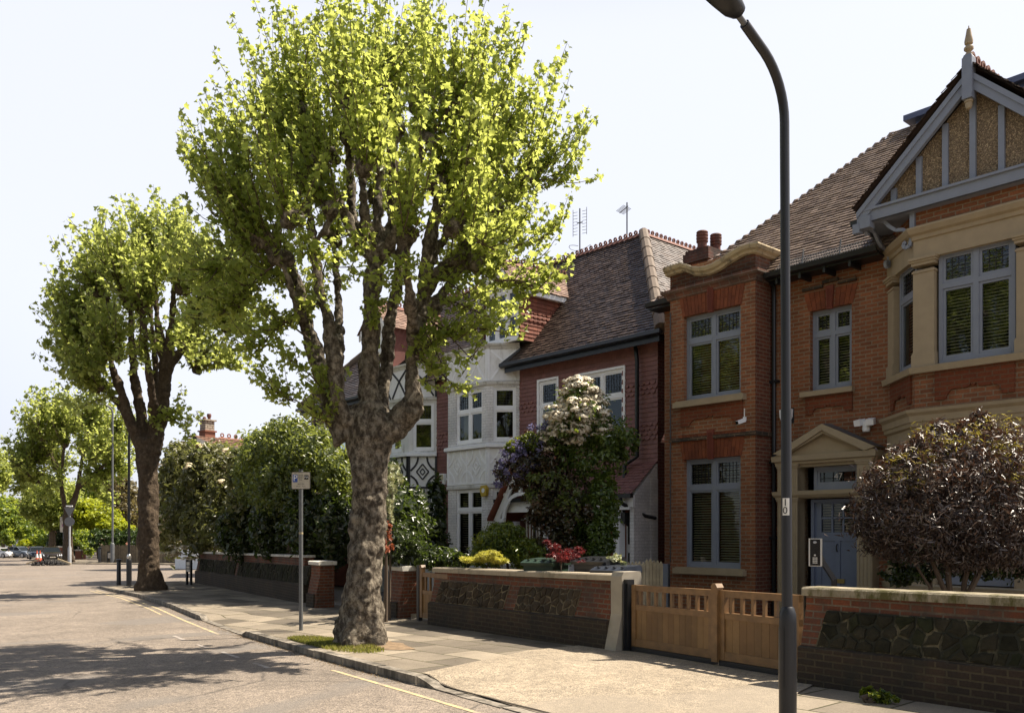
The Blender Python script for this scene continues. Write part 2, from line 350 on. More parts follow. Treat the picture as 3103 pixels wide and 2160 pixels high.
M['apron_old'] = plain('driveway_concrete_old', (.285,.24,.18), .9, var=.18, sc=3.2, bmp=.6, bsc=140, dirt=(.20,.168,.125), dpos=(.45,.7))
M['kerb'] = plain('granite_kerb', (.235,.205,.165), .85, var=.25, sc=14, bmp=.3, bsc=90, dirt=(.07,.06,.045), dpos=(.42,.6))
M['soil'] = plain('garden_soil', (.055,.043,.03), .95, var=.3, bmp=.5, bsc=20)
M['drive'] = plain('front_drive_paving', (.17,.15,.125), .9, var=.2, bmp=.2)
M['yellow'] = plain('worn_yellow_line', (.48,.38,.19), .8, var=.25, sc=18, dirt=(.28,.235,.17), dpos=(.4,.6))
M['whiteline'] = plain('worn_white_line', (.40,.37,.33), .8, var=.3, sc=22, dirt=(.24,.2,.17), dpos=(.4,.55))
M['dirt'] = plain('tree_pit_dirt', (.19,.13,.075), .95, var=.35, sc=9, bmp=.6, bsc=30)
KP = [(60,1.5),(30,3.4),(10,4.75),(0,5.3),(-6,5.82),(-8.8,6.16),(-12,6.52),(-15.75,7.05),(-20,7.86),(-24,8.7),(-29.5,9.67),(-33.5,10.1),(-36.3,10.45),(-37.6,10.9),(-38.3,11.9),(-38.6,13.5),(-38.9,16),(-40,30)]
def kv(u):
    for (a, b), (c, d) in zip(KP, KP[1:]):
        if c <= u <= a: return b+(d-b)*(u-a)/(c-a)
    return KP[0][1] if u > 0 else 30
def sstep(x): x = min(1, max(0, x)); return x*x*(3-2*x)
def drop(u):
    d = 0
    for a, b in ((-8.55, -1.2), (-19.6, -15.7)):
        d = max(d, .09*sstep((u-a+.12)/.25)*sstep((b+.12-u)/.25))
    return d
def pz(u, v): return gz(u)-drop(u)*max(0, 1-max(0, v-kv(u)-.15)/1.6)
def sheet(pts, dz, street=True): return MB().poly([(u, v, gz(u)+dz) for u, v in pts])
struct('ground', sheet([(500,-600),(500,900),(-1500,900),(-1500,-600)], -.6), M['soil'])
rd = MB()
for i in range(30):
    u0, u1 = 60-15*i, 45-15*i; rd.poly([(u0,-4.5,gz(u0)-.1),(u0,60,gz(u0)-.1),(u1,60,gz(u1)-.1),(u1,-4.5,gz(u1)-.1)])
struct('road', rd, M['asphalt'])
# near pavement, dished at the crossovers
pv = MB(); us = [60,40,25,15,10,5,2,0]; x = -.5
while x > -36.2: us.append(round(x, 2)); x -= .25 if -9.6 < x < -.8 or -20 < x < -15.3 else .8
us += [-36.3,-37.0,-37.6]
def rows(u): return [kv(u)+.15+o for o in (0, .4, .8, 1.2, 1.7, 3.0, 7.2)]
for a, b in zip(us, us[1:]):
    ra, rb = rows(a), rows(b)
    for i in range(6): pv.poly([(a,ra[i],pz(a,ra[i])),(a,ra[i+1],pz(a,ra[i+1])),(b,rb[i+1],pz(b,rb[i+1])),(b,rb[i],pz(b,rb[i]))])
e = [(-37.6,11.05),(-38.15,11.95),(-38.45,13.5),(-38.75,16),(-39.5,26),(-37.6,26)]
pv.poly([(u, v, gz(u)) for u, v in e])
struct('pavement', pv, M['paving'])
# kerb stones
kb = MB(); path = []
for (a, b), (c, d) in zip(KP[3:], KP[4:]):
    n = max(1, int(math.hypot(c-a, d-b)/.9)); path += [(a+(c-a)*i/n, b+(d-b)*i/n) for i in range(n)]
path.append(KP[-1])
for (a, b), (c, d) in zip(path, path[1:]):
    L = math.hypot(c-a, d-b); tx, ty = (c-a)/L, (d-b)/L; nx, ny = ty, -tx
    if nx*0+ny*1 < 0 and a > -37: nx, ny = -nx, -ny
    if a <= -37: nx, ny = (ty, -tx) if ty > 0 else (-ty, tx)
    g = .012; p0 = (a+tx*g, b+ty*g); p1 = (c-tx*g, d-ty*g); jz = random.uniform(-.006, .006); jn = random.uniform(-.008, .008)
    m_ = 4
    for i in range(m_):
        s0, s1 = i/m_, (i+1)/m_; q0 = (p0[0]+(p1[0]-p0[0])*s0+nx*jn, p0[1]+(p1[1]-p0[1])*s0+ny*jn); q1 = (p0[0]+(p1[0]-p0[0])*s1+nx*jn, p0[1]+(p1[1]-p0[1])*s1+ny*jn)
        z0, z1 = gz(q0[0])-drop(q0[0])+jz+.004, gz(q1[0])-drop(q1[0])+jz+.004
        kb.add([(*q0,z0-.25),(*q1,z1-.25),(q1[0]+nx*.15,q1[1]+ny*.15,z1-.25),(q0[0]+nx*.15,q0[1]+ny*.15,z0-.25),(*q0,z0),(*q1,z1),(q1[0]+nx*.15,q1[1]+ny*.15,z1),(q0[0]+nx*.15,q0[1]+ny*.15,z0)],
               [(4,5,6,7),(0,1,5,4),(2,3,7,6)]+([(3,0,4,7)] if i == 0 else [])+([(1,2,6,5)] if i == m_-1 else []))
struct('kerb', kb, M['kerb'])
# concrete crossover in front of the timber gate
gl = [toUV(*ground_at(x, y)[:2]) for x, y in ((1290,2036),(1601,1972))]; gr = [toUV(*ground_at(x, y)[:2]) for x, y in ((2145,2168),(2420,2100))]
ap = MB(); n = 14
le = [(gl[0][0]+.08, kv(gl[0][0])+.152), gl[1], (-9.5, 9.9)]; re = [(-3.9, kv(-3.9)+.152), gr[1], (-5.2, 9.3)]
def along(pl, t):
    t *= len(pl)-1; i = min(int(t), len(pl)-2); f = t-i; return (pl[i][0]+(pl[i+1][0]-pl[i][0])*f, pl[i][1]+(pl[i+1][1]-pl[i][1])*f)
gp = [[None]*(n+1) for _ in range(2*n+1)]
for i in range(2*n+1):
    for j in range(n+1):
        a, b = along(le, j/n), along(re, j/n); u = a[0]+(b[0]-a[0])*i/(2*n); v = a[1]+(b[1]-a[1])*i/(2*n)
        v = max(v, kv(u)+.152) if j == 0 else v
        gp[i][j] = (u, v, pz(u, v)+.016)
for i in range(2*n):
    for j in range(n): ap.poly([gp[i][j], gp[i+1][j], gp[i+1][j+1], gp[i][j+1]])
struct('driveway', ap, M['apron'])
jt = MB(); ju = [-8.75+.25*i for i in range(32)]
for a, b in zip(ju, ju[1:]):
    q = lambda u, o: (u, kv(u)+.145+o+.006*math.sin(u*9), pz(u, kv(u)+.16)+.019)
    jt.poly([q(a,0),q(b,0),q(b,.03+.012*math.sin(b*5)),q(a,.03+.012*math.sin(a*5))])
struct('pavement_joint', jt, M['soil'])
struct('front_garden', sheet([(4,9.6),(-5.2,9.6),(-8.6,10.0),(-15,10.6),(-22,11.9),(-36.5,14.6),(-36.5,26),(4,26)], .012), M['drive'])
def strip(name, pts, w, mat, dz=-.096):
    mb = MB()
    for i, ((a, b), (c, d)) in enumerate(zip(pts, pts[1:])):
        mb.poly([(a,b-w/2,gz(a)+dz),(c,d-w/2,gz(c)+dz),(c,d+w/2,gz(c)+dz),(a,b+w/2,gz(a)+dz)])
    return struct(name, mb, mat)
ylu = [-10.6+.8*i for i in range(20)]
strip('yellow_line', [(u, kv(u)-.33) for u in ylu], .065, M['yellow'])
strip('yellow_line', [(-35.2+.7*i, kv(-35.2+.7*i)-.33) for i in range(28)], .065, M['yellow'])
strip('yellow_line', [(-35.2+.7*i, kv(-35.2+.7*i)-.55) for i in range(20)], .06, M['yellow'])
wl = MB()
for (x0, y0), (x1, y1) in (((527,1926),(560,1939)),((597,1952),(630,1963)),((672,1975),(722,1992)),((770,2008),(815,2024)),((0,1722),(34,1722))):
    a, b = toUV(*ground_at(x0, y0, -.1)[:2]), toUV(*ground_at(x1, y1, -.1)[:2]); w = .035 if y0 > 1800 else .5
    wl.poly([(a[0],a[1]-w,gz(a[0])-.095),(b[0],b[1]-w,gz(b[0])-.095),(b[0],b[1]+w,gz(b[0])-.095),(a[0],a[1]+w,gz(a[0])-.095)])
a, b = toUV(*ground_at(640,1917,-.1)[:2]), toUV(*ground_at(735,1924,-.1)[:2])
wl.poly([(a[0]-.06,a[1],gz(a[0])-.095),(b[0]-.06,b[1],gz(b[0])-.095),(b[0]+.06,b[1],gz(b[0])-.095),(a[0]+.06,a[1],gz(a[0])-.095)])
struct('road_marking', wl, M['whiteline'])
# far pavement beyond the side road
fp = [(-66,60),(-68,30),(-70.5,26.3),(-78,24),(-82,22.4),(-86,21.6),(-96,22.3),(-112,25.5),(-140,30),(-170,36),(-170,60)]
fm = MB().poly([(u, v, gz(u)) for u, v in fp])
for (a, b), (c, d) in zip(fp, fp[1:]): fm.poly([(a,b,gz(a)),(c,d,gz(c)),(c,d,gz(c)-.2),(a,b,gz(a)-.2)])
struct('far_pavement', fm, M['paving'])
struct('far_verge', sheet([(-66.5,31),(-74,29),(-85,26.5),(-98,27),(-114,31),(-140,36),(-170,42),(-170,300),(-66.5,300)], .01), M['soil'])
# soil pit round the big plane
pit = MB(); pc = toUV(-2.46, 14.15)
pts = []
for k in range(22):
    t = 2*PI*k/22; r = 1+.18*math.sin(3*t+1)+.1*math.sin(7*t); pts.append((pc[0]+.95*r*math.cos(t)+.1, max(pc[1]+.62*r*math.sin(t), kv(pc[0])+.17)))
pit.poly([(u, v, gz(u)+.008) for u, v in pts]); struct('tree_pit', pit, M['dirt'])
# ================================================================== FRONT WALLS
def wall_frame(A, B):
    """local frame: x from A to B along the street face, y into the plot, z up; ground falls linearly"""
    d = Vector((B.x-A.x, B.y-A.y)); return math.atan2(d.y, d.x), d.length, (B.z-A.z)/d.length
def stones(a, b, dx, z0, z1, k, size, worn):
    """crazy-paved facing: irregular stones, each standing a little proud of its pointing"""
    rs = random.Random(int(a*1000+b*77)); m = MB(); H = (z1-z0)*1.03; Lp = b-a; nx, nz = max(2, round(Lp/size)), max(2, round(H/size*1.05)); S = []
    for i in range(nx):
        for j in range(nz): S.append(((i+.5+rs.uniform(-.42,.42))*Lp/nx, (j+.5*((i % 2)*.6+.7)+rs.uniform(-.4,.4))*H/nz))
    for n_, (sx, sz) in enumerate(S):
        P = [(0,0),(Lp,0),(Lp,H),(0,H)]
        for q, (ox, oz) in enumerate(S):
            if q == n_ or abs(ox-sx) > 3.2*size or not P: continue
            mx, mz, dx_, dz_ = (sx+ox)/2, (sz+oz)/2, ox-sx, oz-sz; f = lambda p: (p[0]-mx)*dx_+(p[1]-mz)*dz_; R = []
            for c in range(len(P)):
                A_, B_ = P[c], P[(c+1) % len(P)]; fa, fb = f(A_), f(B_)
                if fa <= 0: R.append(A_)
                if (fa < 0) != (fb < 0): t_ = fa/(fa-fb); R.append((A_[0]+(B_[0]-A_[0])*t_, A_[1]+(B_[1]-A_[1])*t_))
            P = R
        if len(P) < 3: continue
        cx, cz = sum(p[0] for p in P)/len(P), sum(p[1] for p in P)/len(P); d = rs.uniform(.008, .03); tl = rs.uniform(-.05, .05); tz = rs.uniform(-.06, .06)
        # split edges so that each outline wanders a little
        Q = []
        for c in range(len(P)):
            A_, B_ = P[c], P[(c+1) % len(P)]
            for s_ in (0, .5): Q.append((A_[0]+(B_[0]-A_[0])*s_+rs.uniform(-.008,.008), A_[1]+(B_[1]-A_[1])*s_+rs.uniform(-.008,.008)))
        rings = []
        for g, o in ((.012, -.004), (.016, d*.7), (.034, d)):
            ring = []
            for x, z in Q:
                l = math.hypot(x-cx, z-cz) or 1; x2, z2 = x-(x-cx)/l*g*1.3, z-(z-cz)/l*g*1.3
                zz = z0+z2/1.03; sl = (zz-z0)/(z1-z0); ox = a+x2-dx*(1-sl)*(1-x2/Lp*0); ring.append((ox, .018+.09*sl-o-((x2-cx)*tl+(z2-cz)*tz if o > 0 else 0), zz))
            rings.append(ring)
        n = len(Q); m.add(sum(rings, []), [(r*n+i, r*n+(i+1) % n, (r+1)*n+(i+1) % n, (r+1)*n+i) for r in (0, 1) for i in range(n)]+[tuple(range(2*n, 3*n))])
    return m.shear(k)
M['pointing'] = plain('rubble_pointing', (.16,.125,.075), .95, var=.25, bmp=.4, dirt=(.05,.042,.03), dpos=(.45,.6)); M['mosspoint'] = plain('mossy_pointing', (.13,.108,.062), .95, var=.3, bmp=.4, dirt=(.022,.022,.013), dpos=(.38,.5))
M['rubble'] = island('dark_rubble', [(.035,.027,.019), (.075,.055,.036), (.052,.043,.032)], .95, sc=9, dark=(.35,.35,.33), spec=.15, bmp=1.0, bsc=55)
M['rubblemoss'] = island('mossy_dark_rubble', [(.020,.019,.012), (.042,.036,.024), (.028,.030,.015)], .95, sc=6, dark=(.3,.32,.25), spec=.15, bmp=1.0, bsc=45)
def garden_wall(label, A, B, H, panels, top='capstone', cap=True, name='garden_wall', panelmat='crazy', endpost=None, coph=.1):
    rot, L, k = wall_frame(A, B); t = thing(name, label, 'wall', A, rot)
    p0, p1, p2 = .40*H, .80*H, H-(coph if cap else 0)
    body = MB()
    prof = [(0,0),(.0,p0*.4),(.025,p0),(.025,p0),(.115,p1),(.12,p2),(.40,p2),(.40,-.3),(0,-.3)]
    plinth = MB().prism([(-.03,-.3),(-.03,p0-.02),(.02,p0),(.38,p0),(.38,-.3)], 0, L, 'x').shear(k)
    body.prism([(.03,p0),(.13,p1),(.13,p2),(.39,p2),(.39,p0)], .005, L-.005, 'x').shear(k)
    part('plinth', plinth, M['brickdark'], t); part('brick_course', body, M['brickwall'], t)
    for a, b, dx in panels:
        m = MB(); e = .012
        m.add([(a-dx,.03-e,p0),(b-dx,.03-e,p0),(b,.12-e,p1-.03),(a,.12-e,p1-.03),(a-dx,.06,p0),(b-dx,.06,p0),(b,.15,p1-.03),(a,.15,p1-.03)],
              [(0,1,2,3),(0,3,7,4),(1,5,6,2),(3,2,6,7)]).shear(k)
        po = part('rubble_panel', m, M['pointing' if panelmat == 'crazy' else 'mosspoint'], t)
        part('rubble_stone', stones(a, b, dx, p0, p1-.03, k, .17 if L < 8 else .26, panelmat != 'crazy'), M['rubble' if panelmat == 'crazy' else 'rubblemoss'], po)
    if cap:
        c = MB(); x = 0; segs = max(1, round(L/1.25))
        for i in range(segs):
            a, b = L*i/segs, L*(i+1)/segs-.006; o = random.uniform(-.006, .006)
            c.prism([(.085+o,p2+.003),(.085+o,H-.02),(.105+o,H),(.42+o,H),(.435+o,H-.02),(.435+o,p2+.003)], a-(.03 if i == 0 else 0), b+(.03 if i == segs-1 else 0), 'x')
        part('coping', c.shear(k), M[top], t)
    return t, rot, L, k
gA = ground_at(1300,1891); gB = ground_at(1842,1969)
w1, r1, L1, k1 = garden_wall('low battered brick wall with two panels of crazy rubble and a smooth rendered end, left of the timber gates', gA, gB, 1.13, [(.30,2.62,.10),(2.93,4.55,.08)])
rp = MB().prism([(-.07,-.3),(-.07,0),(.06,.55),(.06,1.10),(.10,1.17),(.44,1.17),(.46,1.1),(.46,-.3)], L1+.0, L1+.24, 'x').shear(k1)
part('rendered_end', rp, M['render'], w1)
gA = ground_at(2421,2070); d = Vector((gB.x-ground_at(1300,1891).x, gB.y-ground_at(1300,1891).y)).normalized()
dd = Vector((.60,-.80)).normalized(); gE = Vector((gA.x+dd.x*6, gA.y+dd.y*6, 0)); gE.z = gxy(gE.x, gE.y)
w2, r2, L2, k2 = garden_wall('brick wall with dark mossy rubble and cracked coping below the purple shrub', gA, gE, 1.09, [(.28,5.7,.08)], top='mosscap', panelmat='crazyivy')
# the long wall under the flowering hedge, with its corner at the side road
gN = ground_at(909,1826); hu = (-36.3, 14.2); gF = W(hu[0], hu[1], gz(hu[0]))
w3, r3, L3, k3 = garden_wall('long dark rubble wall with red brick top below the flowering hedge, running to the side road corner', gF, gN, 1.3, [(.6,7,.05),(7.4,L3_ if False else 15.4,.05)], top='chalk', coph=.07, panelmat='crazyivy')
def brick_pier(label, px0, px1, py, H, group):
    A = ground_at(px0, py); B = ground_at(px1, py+3); rot, L, k = wall_frame(A, B); L = .56
    t = thing('gate_pier', label, 'pier', A, r1, group)
    part('plinth', MB().prism([(-.02,-.3),(-.02,.34),(.04,.36),(.5,.36),(.5,-.3)], -.01, L-.1, 'x'), M['brickdark'], t)
    part('pier_brick', MB().prism([(.0,-.3),(.02,.36),(.12,.85),(.12,H-.1),(.5,H-.1),(.5,-.3)], 0, L, 'x'), M['brickwall'], t)
    part('pier_cap', MB().prism([(.06,H-.1),(.05,H-.02),(.09,H),(.52,H),(.56,H-.02),(.55,H-.1)], -.05, L+.05, 'x'), M['chalk'], t)
    return t
brick_pier('brick gate pier with flaking white cap behind the parking sign', 930, 1000, 1838, 1.18, 'brick gate piers')
brick_pier('brick gate pier with flaking white cap between big plane trunk and wooden side gate', 1172, 1262, 1868, 1.12, 'brick gate piers')
# step and pedestrian gate
sA = ground_at(1215,1868); st = MB().box(-.1,1.1,.05,.9,-.3,.09)
t = thing('door_step', 'low stone step in front of the narrow wooden side gate', 'step', sA, r1); part('slab', st, M['capstone'], t)
gA2 = at(1262,1852,18.0); gA2.z = gxy(gA2.x, gA2.y)
t = thing('side_gate', 'narrow wooden side gate with short balusters beside the low rubble wall', 'gate', gA2, r1)
m = MB().box(.0,.09,0,.09,.02,1.16); part('hinge_post', m, M['black'], t)
m = MB().box(.13,.22,0,.08,.1,1.12).prism([(.12,1.12),(.23,1.12),(.20,1.17),(.15,1.17)], -.01, .09, 'y'); part('gate_post', m, M['woodrail'], t)
m = MB().box(.22,1.2,.01,.07,.93,1.02).box(.22,1.2,.01,.07,.58,.66).box(.22,1.2,.01,.07,.10,.2)
for i in range(5): m.box(.30+.18*i,.34+.18*i,.02,.06,.66,.93)
part('rail', m, M['woodrail'], t)
m = MB()
for i in range(8): m.box(.22+.122*i,.337+.122*i,.025,.055,.2,.58)
part('board', m, M['wood'], t)
# ------------------------------------------------------------------ timber driveway gates
GA = ground_at(1893,1972); GB = ground_at(2424,2062)
rot, LG, kG = wall_frame(GA, GB)
t = thing('driveway_gate', 'wide boarded timber gates with open balusters above, across the drive', 'gate', GA, rot)
def gx(px):
    d = (px-CX)/FL; c, s = math.cos(rot), math.sin(rot); return (GA.x-d*GA.y)/(d*s-c)
xm = gx(2166)
def leaf(a, b):
    fr = MB().box(a,b,.03,.10,.90,.985).box(a,b,.03,.10,.62,.70).box(a,b,.03,.10,.09,.20).box(a,a+.09,.025,.105,.09,.985).box(b-.09,b,.025,.105,.09,.985)
    part('gate_frame', fr.shear(kG), M['woodrail'], t)
    bd = MB(); n = int((b-a-.18)/.117); w = (b-a-.18)/n
    for i in range(n): bd.box(a+.09+w*i, a+.09+w*(i+1)-.004, .045, .085, .20, .62)
    part('gate_board', bd.shear(kG), M['wood'], t)
    n = int((b-a)/.165); 
    for i in range(1, n): x = a+(b-a)*i/n; part('baluster', MB().box(x-.022, x+.022, .045, .085, .70, .90).shear(kG), M['woodrail'], t)
    part('bottom_rail', MB().box(a,b,.02,.11,.02,.085).shear(kG), M['black'], t)
leaf(.13, xm-.055); leaf(xm+.055, LG-.04)
part('meeting_post', MB().box(xm-.05,xm+.055,-.015,.09,.06,1.02).prism([(xm-.06,1.02),(xm+.065,1.02),(xm+.03,1.07),(xm-.03,1.07)], -.02, .095, 'y').shear(kG), M['woodrail'], t)
part('hinge_post', MB().box(.0,.10,-.02,.1,-.05,1.06).box(.03,.06,-.06,-.02,.02,1.0).shear(kG), M['black'], t)
# ------------------------------------------------------------------ things behind the wall: bins, picket fence, intercom
def bin_(label, px, py, Y, mat, w=.56, rot=.3, lid=None):
    p = at(px, py, Y); g = gxy(p.x, p.y); H = p.z-g
    t = thing('wheelie_bin', label, 'bin', (p.x, p.y, g), rot)
    part('bin_body', MB().add([(-w*.4,-.25,.1),(w*.4,-.25,.1),(w*.4,.25,.1),(-w*.4,.25,.1),(-w/2,-.32,H-.1),(w/2,-.32,H-.1),(w/2,.32,H-.1),(-w/2,.32,H-.1)],
        [(0,3,2,1),(4,5,6,7),(0,1,5,4),(1,2,6,5),(2,3,7,6),(3,0,4,7)]), mat, t)
    l = MB().prism([(-.36,H-.1),(-.38,H-.05),(-.2,H),(.3,H+.02),(.36,H-.03),(.36,H-.1)], -w/2-.03, w/2+.03, 'x')
    for i in range(4): l.box(-w/2+.06+i*.14, -w/2+.1+i*.14, -.3,.25,H-.01,H+.012)
    part('lid', l, lid or mat, t)
    part('wheel', MB().prism([(.3+.1*math.cos(k*PI/6), .1+.1*math.sin(k*PI/6)) for k in range(12)], -w/2, -w/2+.06, 'x'), M['black'], t)
    return t
M['bingreen'] = plain('bin_green', (.016,.036,.022), .45); M['binblack'] = plain('bin_black', (.015,.016,.019), .3); M['binsheen'] = plain('bin_lid_sheen', (.03,.036,.05), .3)  # the last lid is dark; its bluish highlight is put into the colour
bin_('green lidded bin just over the low wall, left of the red maple', 1655, 1694, 15.2, M['bingreen'], rot=-.5)
bin_('black bin with ribbed lid over the low wall, right of the red maple', 1815, 1690, 14.6, M['binblack'], .6, rot=-.6)
bin_('black bin with lid toned like a bluish highlight squeezed behind the rendered wall end', 1868, 1716, 14.0, M['binblack'], .5, rot=-.6, lid=M['binsheen'])
fa, fb = at(1878,1700,15.6), at(2010,1702,16.4); rot = math.atan2(fb.y-fa.y, fb.x-fa.x); Lf = (fb-fa).length
t = thing('picket_fence', 'old pointed board fence behind the timber gate by the white brick porch', 'fence', (fa.x, fa.y, gxy(fa.x, fa.y)), rot)
m = MB(); n = 12; H = fa.z-gxy(fa.x, fa.y)
for i in range(n):
    a = Lf*i/n; w = Lf/n-.012; h = H+random.uniform(-.03, .03); m.prism([(a,.05),(a+w,.05),(a+w,h-.06),(a+w/2,h),(a,h-.06)], 0, .02, 'y')
part('board', m, M['fencelite'], t)
part('rail', MB().box(0,Lf,.022,.07,.3,.38).box(0,Lf,.022,.07,H-.35,H-.27), M['woodgrey'], t)
# intercom on its stalk inside the right-hand wall
ip = at(2470,1690,10.6); g = gxy(ip.x, ip.y)
t = thing('gate_intercom', 'black and steel gate intercom with keypad on an angled stalk', 'intercom', (ip.x, ip.y, g), STREET+.35)
M['steel'] = plain('brushed_steel', (.62,.60,.57), .3, metal=.85, var=.05); M['gloss'] = plain('gloss_black', (.008,.008,.009), .12)
z0, z1 = at(2470,1715,10.6).z-g, at(2470,1631,10.6).z-g
part('housing', MB().box(-.075,.075,.0,.05,z0,z1), M['steel'], t)
part('fascia', MB().box(-.058,.06,-.008,-.001,z0+.008,z1-.008), M['gloss'], t)
m = MB()
for i in range(3):
    for j in range(4): m.box(-.026+.02*i,-.012+.02*i,-.014,-.009,z0+.035+.02*j,z0+.049+.02*j)
part('keypad', m, M['steel'], t)
part('camera_lens', MB().prism([(.022*math.cos(k*PI/8), z1-.045+.014*math.sin(k*PI/8)) for k in range(16)], -.018, -.009, 'y'), M['greylite'], t)
part('call_button', MB().prism([(.011*math.cos(k*PI/8), z0+.135+.011*math.sin(k*PI/8)) for k in range(16)], -.016, -.009, 'y'), M['steel'], t)
part('stalk', MB().bar((.04,.05,z0+.12),(.06,.12,z0+.05),.06).bar((.06,.12,z0+.06),(.19,.2,z0-.17),.055).bar((.19,.2,z0-.16),(.19,.2,0),.06), M['black'], t)
# ================================================================== STREET FURNITURE
lp = Vector((2.365, 7.5, 0)); lp.z = gxy(lp.x, lp.y)
t = thing('street_lamp', 'tall charcoal swan-neck lamp post numbered 10 in the right foreground', 'street lamp', lp, STREET)
lean = -.0085
def lx(z): return (lean*z*.7, -lean*z*.5*0, z)
z_sh = at(2389,1842,7.5).z-lp.z
b = MB().tube([(0,0,-.2),(0,0,.3),(0,0,z_sh-.12),(0,0,z_sh-.05),(0,0,z_sh),(0,0,z_sh+.015)], [.074,.074,.072,.07,.056,.045], 24)
part('base_column', b, M['iron'], t, smooth=True)
dz0, dz1 = at(2400,2085,7.5).z-lp.z, at(2400,1896,7.5).z-lp.z
dm = MB()
for s_, (w, pr) in enumerate(((.052,.0745),(.046,.0775))):
    vs = []; n = 8; hz0, hz1 = dz0+s_*.012, dz1-s_*.012
    a0 = -.45; pts = []
    for k in range(n+1): a_ = a0-.62*(1-s_*.1)+1.24*(1-s_*.1)*k/n; pts.append((pr*math.sin(a_), -pr*math.cos(a_)))
    for k in range(n): dm.poly([(*pts[k],hz0),(*pts[k+1],hz0),(*pts[k+1],hz1),(*pts[k],hz1)])
part('access_door', dm, M['iron'], t, smooth=True)
zt = 5.55; pts = [lx(z) for z in (z_sh-.02, 2.0, 2.75)]
part('shaft', MB().tube(pts, [.045,.044,.0435], 20), M['iron'], t, smooth=True)
pts = [lx(2.74), lx(4), lx(5.22)]; x0, y0, _ = lx(5.22)
for k in range(1, 9):
    a_ = k/8*math.radians(64); R = .55; pts.append((x0, y0-R*(1-math.cos(a_)), 5.22+R*math.sin(a_)))
pts.append((x0, pts[-1][1]-.29, pts[-1][2]+.125))
part('swan_neck', MB().tube(pts, [.0405]+[.040]*(len(pts)-1), 20), M['iron'], t, smooth=True)
ex, ey, ez = pts[-1]
part('spigot', MB().tube([(ex,ey+.03,ez-.012),(ex,ey-.12,ez+.05)], .026, 14), M['grey'], t, smooth=True)
hd = MB(); secs = [(-.06,.03,.03),(-.09,.07,.06),(-.18,.095,.09),(-.30,.105,.085),(-.38,.13,.05),(-.72,.14,.045),(-.80,.09,.03)]
vs = []; fs = []; n = 14
for i, (dy, w, h) in enumerate(secs):
    for k in range(n):
        a_ = 2*PI*k/n; vs.append((ex+w*math.cos(a_), ey+dy, ez+.05-dy*.16+h*math.sin(a_)*(1 if math.sin(a_) > 0 else (.9 if i < 4 else .35))))
for i in range(len(secs)-1):
    for k in range(n): fs.append((i*n+k, i*n+(k+1) % n, (i+1)*n+(k+1) % n, (i+1)*n+k))
fs += [tuple(range(n)), tuple(range((len(secs)-1)*n, len(secs)*n))]
part('lantern', hd.add(vs, fs), M['iron'], t, smooth=True)
M['lens'] = plain('lamp_lens', (.5,.45,.3), .2)
part('lens', MB().add([(ex-.09,ey-.42,ez+.085),(ex+.09,ey-.42,ez+.085),(ex+.1,ey-.7,ez+.135),(ex-.1,ey-.7,ez+.135)], [(0,1,2,3)]), M['lens'], t)
M['stick'] = plain('number_sticker', (.72,.70,.64), .6, dirt=(.5,.47,.4)); M['ink'] = plain('black_ink', (.012,.012,.012), .7)
zs1, zs0 = at(2380,1509,7.5).z-lp.z, at(2380,1561,7.5).z-lp.z; r_ = .0442; xc = lx(2)[0]
toc = math.atan2(-lp.y, -lp.x)-STREET       # towards the street side, where a walker reads it
def cyl(x, z, d): a_ = toc-.12+x/r_; return (xc+(r_+.0012+d)*math.cos(a_), (r_+.0012+d)*math.sin(a_), z)
sm = MB(); n = 8
for k in range(n):
    xa, xb = -.0295+.059*k/n, -.0295+.059*(k+1)/n; sm.poly([cyl(xa,zs0,0),cyl(xb,zs0,0),cyl(xb,zs1,0),cyl(xa,zs1,0)])
pl = part('number_plate', sm, M['stick'], t, smooth=True)
hz = (zs1-zs0)
part('numeral', MB().text('1', .085, lambda x, y, d: cyl(x-.004, zs1-hz*.27+y, d+.0015), .0003).text('0', .085, lambda x, y, d: cyl(x-.006, zs0+hz*.27+y, d+.0015), .0003), M['ink'], pl)
# parking plate on its post
sp = ground_at(912,1909); ztop = at(912,1424,sp.y).z-sp.z; rotS = math.atan2(-sp.x, sp.y)*.0+.05
t = thing('parking_sign', 'small parking plate reading permit holders only MA on a grey post', 'sign', sp, -.10)
part('post', MB().tube([(0,0,-.2),(0,0,ztop)], .037, 16), M['grey'], t, smooth=True)
part('post_cap', MB().tube([(0,0,ztop),(0,0,ztop+.02)], .040, 16), M['black'], t, smooth=True)
part('post_band', MB().tube([(0,0,at(912,1618,sp.y).z-sp.z),(0,0,at(912,1612,sp.y).z-sp.z)], .0385, 16), M['fencelite'], t)
zb, zt_ = at(912,1481,sp.y).z-sp.z, at(912,1431,sp.y).z-sp.z; W_ = .345; x0 = -.155; Hh = zt_-zb
def rrect(a, b, c, d, r):
    o = []
    for cx, cy, q in ((b-r,d-r,0),(a+r,d-r,1),(a+r,c+r,2),(b-r,c+r,3)):
        for k in range(5): an = (q+k/4)*PI/2; o.append((cx+r*math.cos(an), cy+r*math.sin(an)))
    return o
M['signface'] = plain('dirty_sign_face', (.55,.50,.42), .5, dirt=(.30,.26,.2), sc=14); M['signblue'] = plain('sign_blue', (.05,.11,.42), .5)
part('plate_frame', MB().prism(rrect(x0-.008,x0+W_+.008,zb-.008,zt_+.008,.02), -.06, -.042, 'y'), M['ink'], t)
f_ = part('plate', MB().prism(rrect(x0,x0+W_,zb,zt_,.018), -.064, -.058, 'y'), M['signface'], t)
def pt(cx, cz): return lambda x, y, d: (cx+x, -.0665-d*.3, cz+y)
part('blue_panel', MB().box(x0+.02,x0+.112,-.0655,-.0645,zt_-.185,zt_-.04), M['signblue'], f_)
